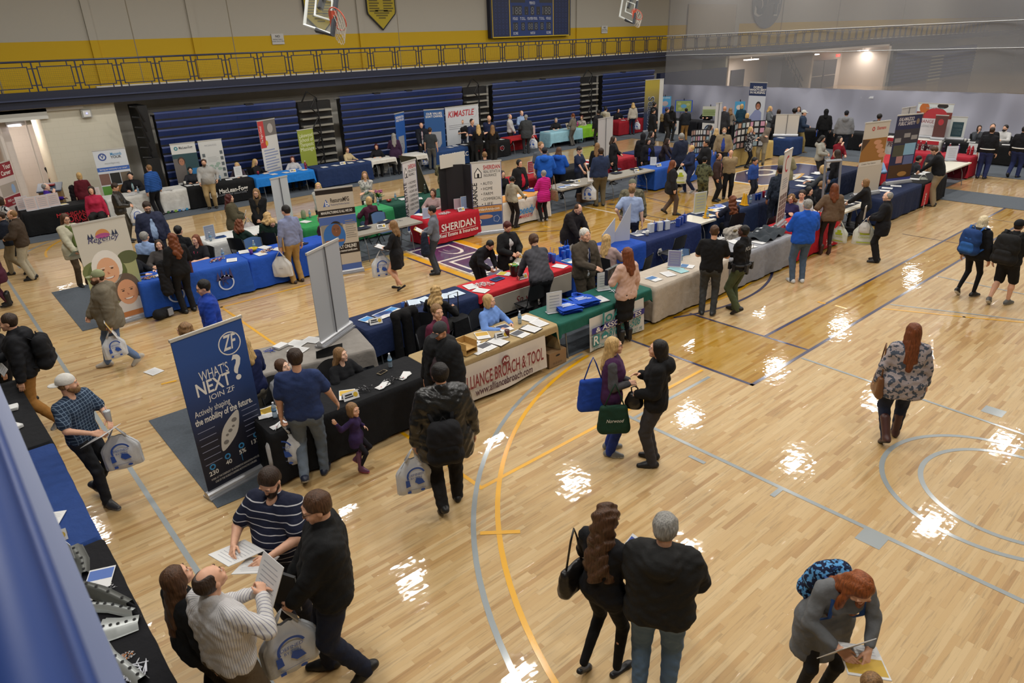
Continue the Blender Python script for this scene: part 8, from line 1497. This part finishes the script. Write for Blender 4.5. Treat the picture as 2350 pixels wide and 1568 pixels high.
backpack('blbp', 'bright blue backpack worn by the blonde woman', '1f3c70', '2c5ca0', -.27, 1.2, 1.1); backpack('bkbp', 'large black backpack with orange piping on the man in shorts', '1b1b1c', '222224', -.27, 1.2, 1.25); backpack('tanp', 'black backpack on the hooded man in tan trousers', '17181b', '1c1d20', -.27, 1.22, 1.1); backpack('tanbp', 'tan backpack worn by the young man in black', '7a6a48', '6a5a3c', -.22, 1.25, .8); hold('tanp', 'R', 'flyer:3a4a8a', 'white magazine held by the man in tan trousers', 1.2, (0, 0, 0), 1.2)
bag('bald', 'R', 'lime', 'white and lime bag hanging from the bald man\'s hand', 1.15); bag('bald', 'L', 'white', 'crumpled white bag in the bald man\'s other hand', .6); x, y, z, r = W3('bald', 'L'); m = MB(); m.box((-.11, -.01, -.05), (.11, .01, .24), mat('a89f94', .6)); tag(m.build('folder', loc=(x-.05, y+.1, z+.05), rz=.3), 'pale folder above the bald man\'s bags', 'folder')
bag('leanm', 'R', 'lime', 'white and lime bag held by the leaning man in khaki', 1.05, -.1); x, y, z, r = W3('leanm', 'R'); m = MB(); m.box((-.16, -.01, -.12), (.16, .01, .12), mat('b89f78', .6)); tag(m.build('folder', loc=(x, y-.06, z+.08), rz=r+1.2), 'manila folder held by the leaning man in khaki', 'folder')
loc, r = local('tweed', (.24, 0, 1.0)); bag('tweed', 'R', 'lime', 'white bag on the arm of the woman in brown tweed', .9); loc, r = local('tweed', (-.26, .05, .95)); purse(loc, r, 'dark brown leather handbag beside the woman in brown tweed', '2e1e18', .34, .26, .3)
x, y, z, r = W3('pink', 'L'); m = MB(); m.box((-.2, -.03, -.04), (.2, .03, .24), cloth('1a1a1c', 'leather')); tag(m.build('portfolio', loc=(x, y, z+.04), rz=r+.3), 'black leather portfolio held by the woman in the pink blouse', 'folder')
x, y, z, r = ROOTS['police']; t = thing('duty_belt', 'black duty belt with holster and pouches on the police officer', 'belt', (x, y, 0), r); m = MB(); m.tube([(.2*math.cos(i*.3927), .165*math.sin(i*.3927), 1.01) for i in range(17)], .026, BK, 6); m.build('belt_strap', t)
for a in (.1, 1.1, 2.1, 3.0, 4.2, 5.4): m = MB(); m.cbox((.225*math.cos(a), .19*math.sin(a), .97), (.06, .05, .14), BK); m.build('pouch', t)
m = MB(); m.box((.2, -.05, .74), (.26, .05, .98), BK); m.build('holster', t)
bag('greencap', 'L', 'logo', 'white bag with blue logo swinging from the man in the green cap', .9); hold('greencap', 'L', 'flyer:c9a03c', 'white flyer in the hand of the man in the green cap', 1.2, (0, -.05, .02), 1.2)
hold('cream', 'R', 'sheet:b4c8b8', 'long colourful flyer held by the woman in the cream coat', .5, (0, 0, 0), 1.3); bag('leath2', 'L', 'logo', 'white bag with blue ring held by the man in brown leather', .9, .02); loc, r = local('rdress', (-.28, .12, 1.0)); blob_o = thing('held_coat', 'dark fur trimmed coat over the arm of the woman in red and black', 'coat', loc, r); blob('coat_cloth', [('c', (0, 0, .1), (0, 0, -.5), .09, .13, .05)], .02, [cloth('1a1416')], blob_o, .008); blob('fur_trim', [('c', (0, .08, .12), (0, .12, -.1), .05, .05, .03)], .02, [cloth('5a4a44')], blob_o, .01)
loc, r = local('curls', (-.3, .1, 1.0)); co = thing('held_coat', 'black coat over the arm of the curly auburn haired woman', 'coat', loc, r); blob('coat_cloth', [('c', (0, 0, .1), (0, -.02, -.45), .09, .12, .05)], .018, [cloth('1b1b1e')], co, .008); loc, r = local('curls', (.25, .16, .95)); m = MB(); m.box((-.02, -.13, -.16), (.02, .13, .16), mat('4a1a20', .5)); tag(m.build('portfolio', loc=loc, rz=r), 'maroon portfolio held by the curly auburn haired woman', 'folder')
hold('dred', 'R', 'sheet', 'white papers held up by the woman in the olive parka', 1.1, (0, 0, .05), 1.1); bag('dred', 'L', 'pink', 'white bag with a maroon label on the olive parka woman\'s arm', 1., -.02); bag('khaki', 'L', 'white', 'plain white bag hanging from the man in the blue dress shirt', 1.1, 0, W3('khaki', 'L')[3]+1.3); x, y, z, r = W3('khaki', 'L'); m = MB(); m.box((-.01, -.12, -.02), (.01, .12, .3), mat('b08a4c', .6)); tag(m.build('folder', loc=(x, y, z), rz=r), 'brown envelope folder in the blue shirted man\'s hand', 'folder')
bag('bdress', 'L', 'logo', 'white bag with blue logo carried by the woman in the black dress', 1.1, -.02); hold('bdress', 'L', 'clip', 'clipboard held by the woman in the black dress', .3, (0, 0, .03)); hold('gclip', 'R', 'clip:c9a02c', 'yellow edged clipboard held by the young man in grey', .5, (0, 0, .03), 1.2); loc, r = local('gclip', (-.26, .2, .88)); co = thing('held_jacket', 'navy jacket draped over the arm of the young man in grey', 'jacket', loc, r); blob('jacket_cloth', [('c', (0, 0, .12), (0, 0, -.28), .07, .11, .05)], .018, [cloth('1e2636')], co, .008)
hold('crm', 'R', 'phone', 'pale phone held by the person in the cream top', .8, (0, 0, .03)); bag('mag', 'L', 'logo', 'white bag with blue logo hanging by the magenta coat', 1.05, -.1); loc, r = local('mag', (.2, -.22, .95)); purse(loc, r, 'tan shoulder bag behind the magenta coat', '7a6248', .36, .3, .4); bag('denim', 'L', 'logo', 'white bag with blue logo held by the man in the denim shirt', 1.15); hold('denim', 'L', 'clip:b8a890', 'tan folder with a dark window held by the denim shirted man', 1.2, (0, 0, .12)); bag('swea', 'L', 'lime', 'white and lime bag held by the navy sweatshirt woman', 1.1)
hold('afro', 'L', 'sheet', 'white paper hanging from the afro haired person\'s hand', 1.4, (0, 0, -.1)); x, y, z, r = W3('bhood', 'L'); m = MB(); m.box((-.12, -.01, -.2), (.12, .01, .1), mat('1f50b8', .5)); tag(m.build('folder', loc=(x, y, z), rz=.4), 'bright blue folder held by the black hooded person', 'folder'); bag('girlb', 'L', 'white', 'white tote behind the long haired girl in black', .9); bag('chsuit', 'R', 'logo', 'white bag with blue logo carried by the charcoal suited man', 1.05); bag('creamsw', 'R', 'logo', 'white bag held by the blonde woman in the cream sweater', .9); hold('ponys', 'L', 'sheet:c9bca0', 'cream sheet held by the red ponytailed woman', 1.2); bag('redbl', 'L', 'lime', 'see-through bag held open by the red haired woman in black', .95, .06); bag('gshirt', 'L', 'logo', 'white bag with blue logo held by the man in the dark grey shirt', 1.05)
# chairs and coats without sitters
def lone(px, py, label, blue=False, rz=math.pi): folding_chair(loc=(*at(px, py, .8), 0), rz=rz, label=label, blue=blue)
lone(1212, 655, 'empty black folding chair at the near side of the red candy table', rz=0); lone(1592, 590, 'empty blue folding chair behind the cream grey table', True, math.pi); lone(738, 795, 'empty black folding chair before the light grey table', rz=0); lone(1462, 590, 'black folding chair by the bright blue cloth', rz=.3); lone(590, 560, 'blue folding chair behind the bright royal blue cloth', True); lone(700, 384, 'blue folding chair left of the slate navy cloth', True); lone(880, 500, 'grey folding chair behind the bare grey table', True); lone(1540, 545, 'black folding chair at the near side of the badge table', rz=0); lone(1750, 500, 'black folding chair left of the phone logo banner', rz=0); lone(1410, 365, 'blue folding chair behind the long bare table', True); lone(1010, 326, 'black folding chair behind the denim blue cloth')
t = thing('draped_coat', 'long black coat draped over a chair at the navy pamphlet table', 'coat', (*at(930, 760, .5), 0), .1); blob('coat_cloth', [('c', (-.2, 0, .85), (.2, 0, .85), .07, .07, .04), ('c', (-.2, -.04, .8), (-.22, -.08, .12), .07, .08, .06), ('c', (.2, -.04, .8), (.22, -.08, .12), .07, .08, .06), ('c', (0, -.06, .8), (0, -.1, .12), .09, .1, .06)], .016, [cloth('121214')], t, .001)
t = thing('draped_coat', 'pale grey coat with fur trim over a chair behind the grey table', 'coat', (*at(1683, 520, .7), -.25), -.2); blob('coat_cloth', [('c', (-.22, 0, .85), (.25, 0, .88), .09, .08, .04), ('c', (-.2, -.06, .8), (-.24, -.1, .4), .08, .09, .06), ('c', (.2, -.06, .8), (.22, -.1, .45), .08, .09, .06), ('c', (0, -.08, .8), (0, -.1, .35), .1, .1, .06)], .018, [cloth('a39c92')], t, .01); blob('fur_trim', [('c', (-.05, -.1, .86), (.2, -.1, .8), .05, .06, .03)], .018, [cloth('6a5a3c')], t, .01)
t = thing('suitcase', 'black trolley case with raised handle behind the blue sweater woman', 'suitcase', (*at(1052, 735, .5), 0), .1); m = MB(); m.box((-.2, -.12, .04), (.2, .12, .55), cloth('17181b')); m.build('case_body', t); m = MB(); m.tube([(-.11, .1, .55), (-.11, .1, .98), (.11, .1, .98), (.11, .1, .55)], .01, mat('2a2c30', .4), 6); m.build('pull_handle', t)
t = thing('floor_bag', 'black bag with a white panel by the leg of the smiling faces banner', 'bag', (*at(378, 724, .05), 0), .5); blob('bag_body', [('c', (-.15, 0, .12), (.12, 0, .1), .11, .1, .04)], .016, [cloth('1a1b1e')], t, .004); m = MB(); m.box((.0, -.13, .05), (.12, -.11, .2), mat('8a8c92', .5)); m.build('side_panel', t)
item('carton:6a4c34', 1340, 462, 'brown box under the bare grey tables', z=.012); m = MB(); m.box((-.4, -.2, 0), (.4, .2, .12), mat('1a1b1e', .5)); m.tube([(-.1, 0, .12), (.05, 0, .62)], .05, mat('222326', .5), 8); tag(m.build('equipment_stand', loc=(*at(1945, 525, .012), .012), rz=.3), 'black metal equipment foot under the cream topped table', 'stand')
t = thing('lectern', 'wooden lectern with a red book on its sloping top, in the corridor', 'lectern', (3.3, 26.3, 0), -.3); m = MB(); m.box((-.3, -.25, 0), (.3, .25, 1.05), mat('8a6a3c', .5, var=.15)); m.build('lectern_body', t); m = MB(); m.add([(-.34, -.28, 1.02), (.34, -.28, 1.02), (.34, .28, 1.18), (-.34, .28, 1.18), (-.34, -.28, 1.06), (.34, -.28, 1.06), (.34, .28, 1.22), (-.34, .28, 1.22)], [(0, 3, 2, 1), (4, 5, 6, 7), (0, 1, 5, 4), (2, 3, 7, 6), (1, 2, 6, 5), (3, 0, 4, 7)], mat('4a5566', .5)); m.build('sloping_top', t); m = MB(); m.box((-.15, -.05, 0), (.15, .15, .04), mat('8a1f26', .5)); tag(m.build('book', loc=(3.3, 26.3, 1.17), rz=-.3), 'red book on the corridor lectern', 'book')
item('sheet', 353, 853, 'scrap of white paper lying on the court floor', z=.006)
# stamped car parts on the near left black table
MG, MD = mat('a9adab', .35, .35, bump=.2, scale=8), mat('5a5c58', .4, .3, bump=.2, scale=8); HK = mat('101012', .8)
def at_t(px, py, z=.75): return at(px, py, z)
def ribbon(name, label, pts, w, h, m_, holes=0, zt=.76):
    P_ = [Vector((*at_t(*p), zt)) for p in pts]; m = MB(); n = len(P_)-1
    def c(t):
        i = min(int(t*n), n-1); f = t*n-i; return P_[i].lerp(P_[i+1], f)
    def fr(t): d = (c(min(t+.2, 1))-c(max(t-.2, 0))).normalized(); return Vector((-d.y, d.x, 0))
    prof = [(-.5, 0), (-.42, .1), (-.3, 1), (.3, .9), (.42, .15), (.5, 0)]
    vs = []; N = 40
    for i in range(N+1):
        t = i/N; ww = w(t) if callable(w) else w
        for a, b in prof: vs.append(c(t)+fr(t)*a*ww+Vector((0, 0, b*h)))
    k = len(prof); fs = [(i*k+j, i*k+j+1, (i+1)*k+j+1, (i+1)*k+j) for i in range(N) for j in range(k-1)]+[((i+1)*k+j, (i+1)*k+j+1, i*k+j+1, i*k+j) for i in range(0)]
    m.add(vs, fs, m_); 
    for i in range(holes):
        t = (i+.5)/holes; ww = (w(t) if callable(w) else w); ce = c(t)+Vector((0, 0, h+.004)); m.add([ce+Vector((.014*math.cos(q*.785), .014*math.sin(q*.785), 0)) for q in range(8)], [tuple(range(8))], HK)
    tag(m.build(name, None, True), label, 'car part')
ribbon('car_part', 'ribbed grey stamped metal channel at the back of the parts table', [(140, 1262), (152, 1310), (172, 1368)], .14, .09, MG, 4); ribbon('car_part', 'dark angular metal bracket with holes', [(168, 1262), (190, 1290), (197, 1322)], lambda t: .17-.1*t, .04, MD, 5)
ribbon('car_part', 'long dark curved metal rail over the silver plate', [(195, 1358), (240, 1372), (304, 1402)], lambda t: .09+.03*math.sin(3*t), .1, MD, 4); ribbon('car_part', 'bright silver triangular floor plate with round holes', [(232, 1452), (275, 1444), (322, 1432)], lambda t: .30-.14*t, .05, MG, 5)
ribbon('car_part', 'long silver rail with a row of oval holes, sweeping to the front', [(198, 1395), (214, 1450), (250, 1505), (330, 1570)], .10, .06, MG, 14); ribbon('car_part', 'toothed silver crossbar beside the dark rail', [(205, 1400), (255, 1402), (312, 1415)], .07, .07, MG, 6)
o = item('flyer:4a6ab0', 229, 1328, 'glossy blue brochure between the metal parts', z=.76, rz=-.4, sc=1.0); many('cards', [(222, 1358)], 'white business cards beside the black pens'); pens(240, 1362, 6, '15151a', 'behind the dark rail of the parts table'); item('candy:c9c9cc/d8802c', 292, 1505, 'crumpled foil snack packet on the parts table', sc=.3); pens(322, 1532, 14, 'c9cbd4', 'at the front of the parts table'); item('stand', 158, 1262, 'small white placard behind the metal parts', rz=1.8, sc=.7); item('sheet', 115, 1195, 'white sheet on the medium blue cloth at lower left', z=.76); item('tent', 127, 1240, 'folded card on the medium blue cloth at lower left'); item('bowl:3a2418', 58, 1104, 'dark glossy bowl on the medium blue cloth at lower left', sc=.8); many('stack', [(28, 985), (22, 940)], 'stack of small cards on the black cloth at the left edge')
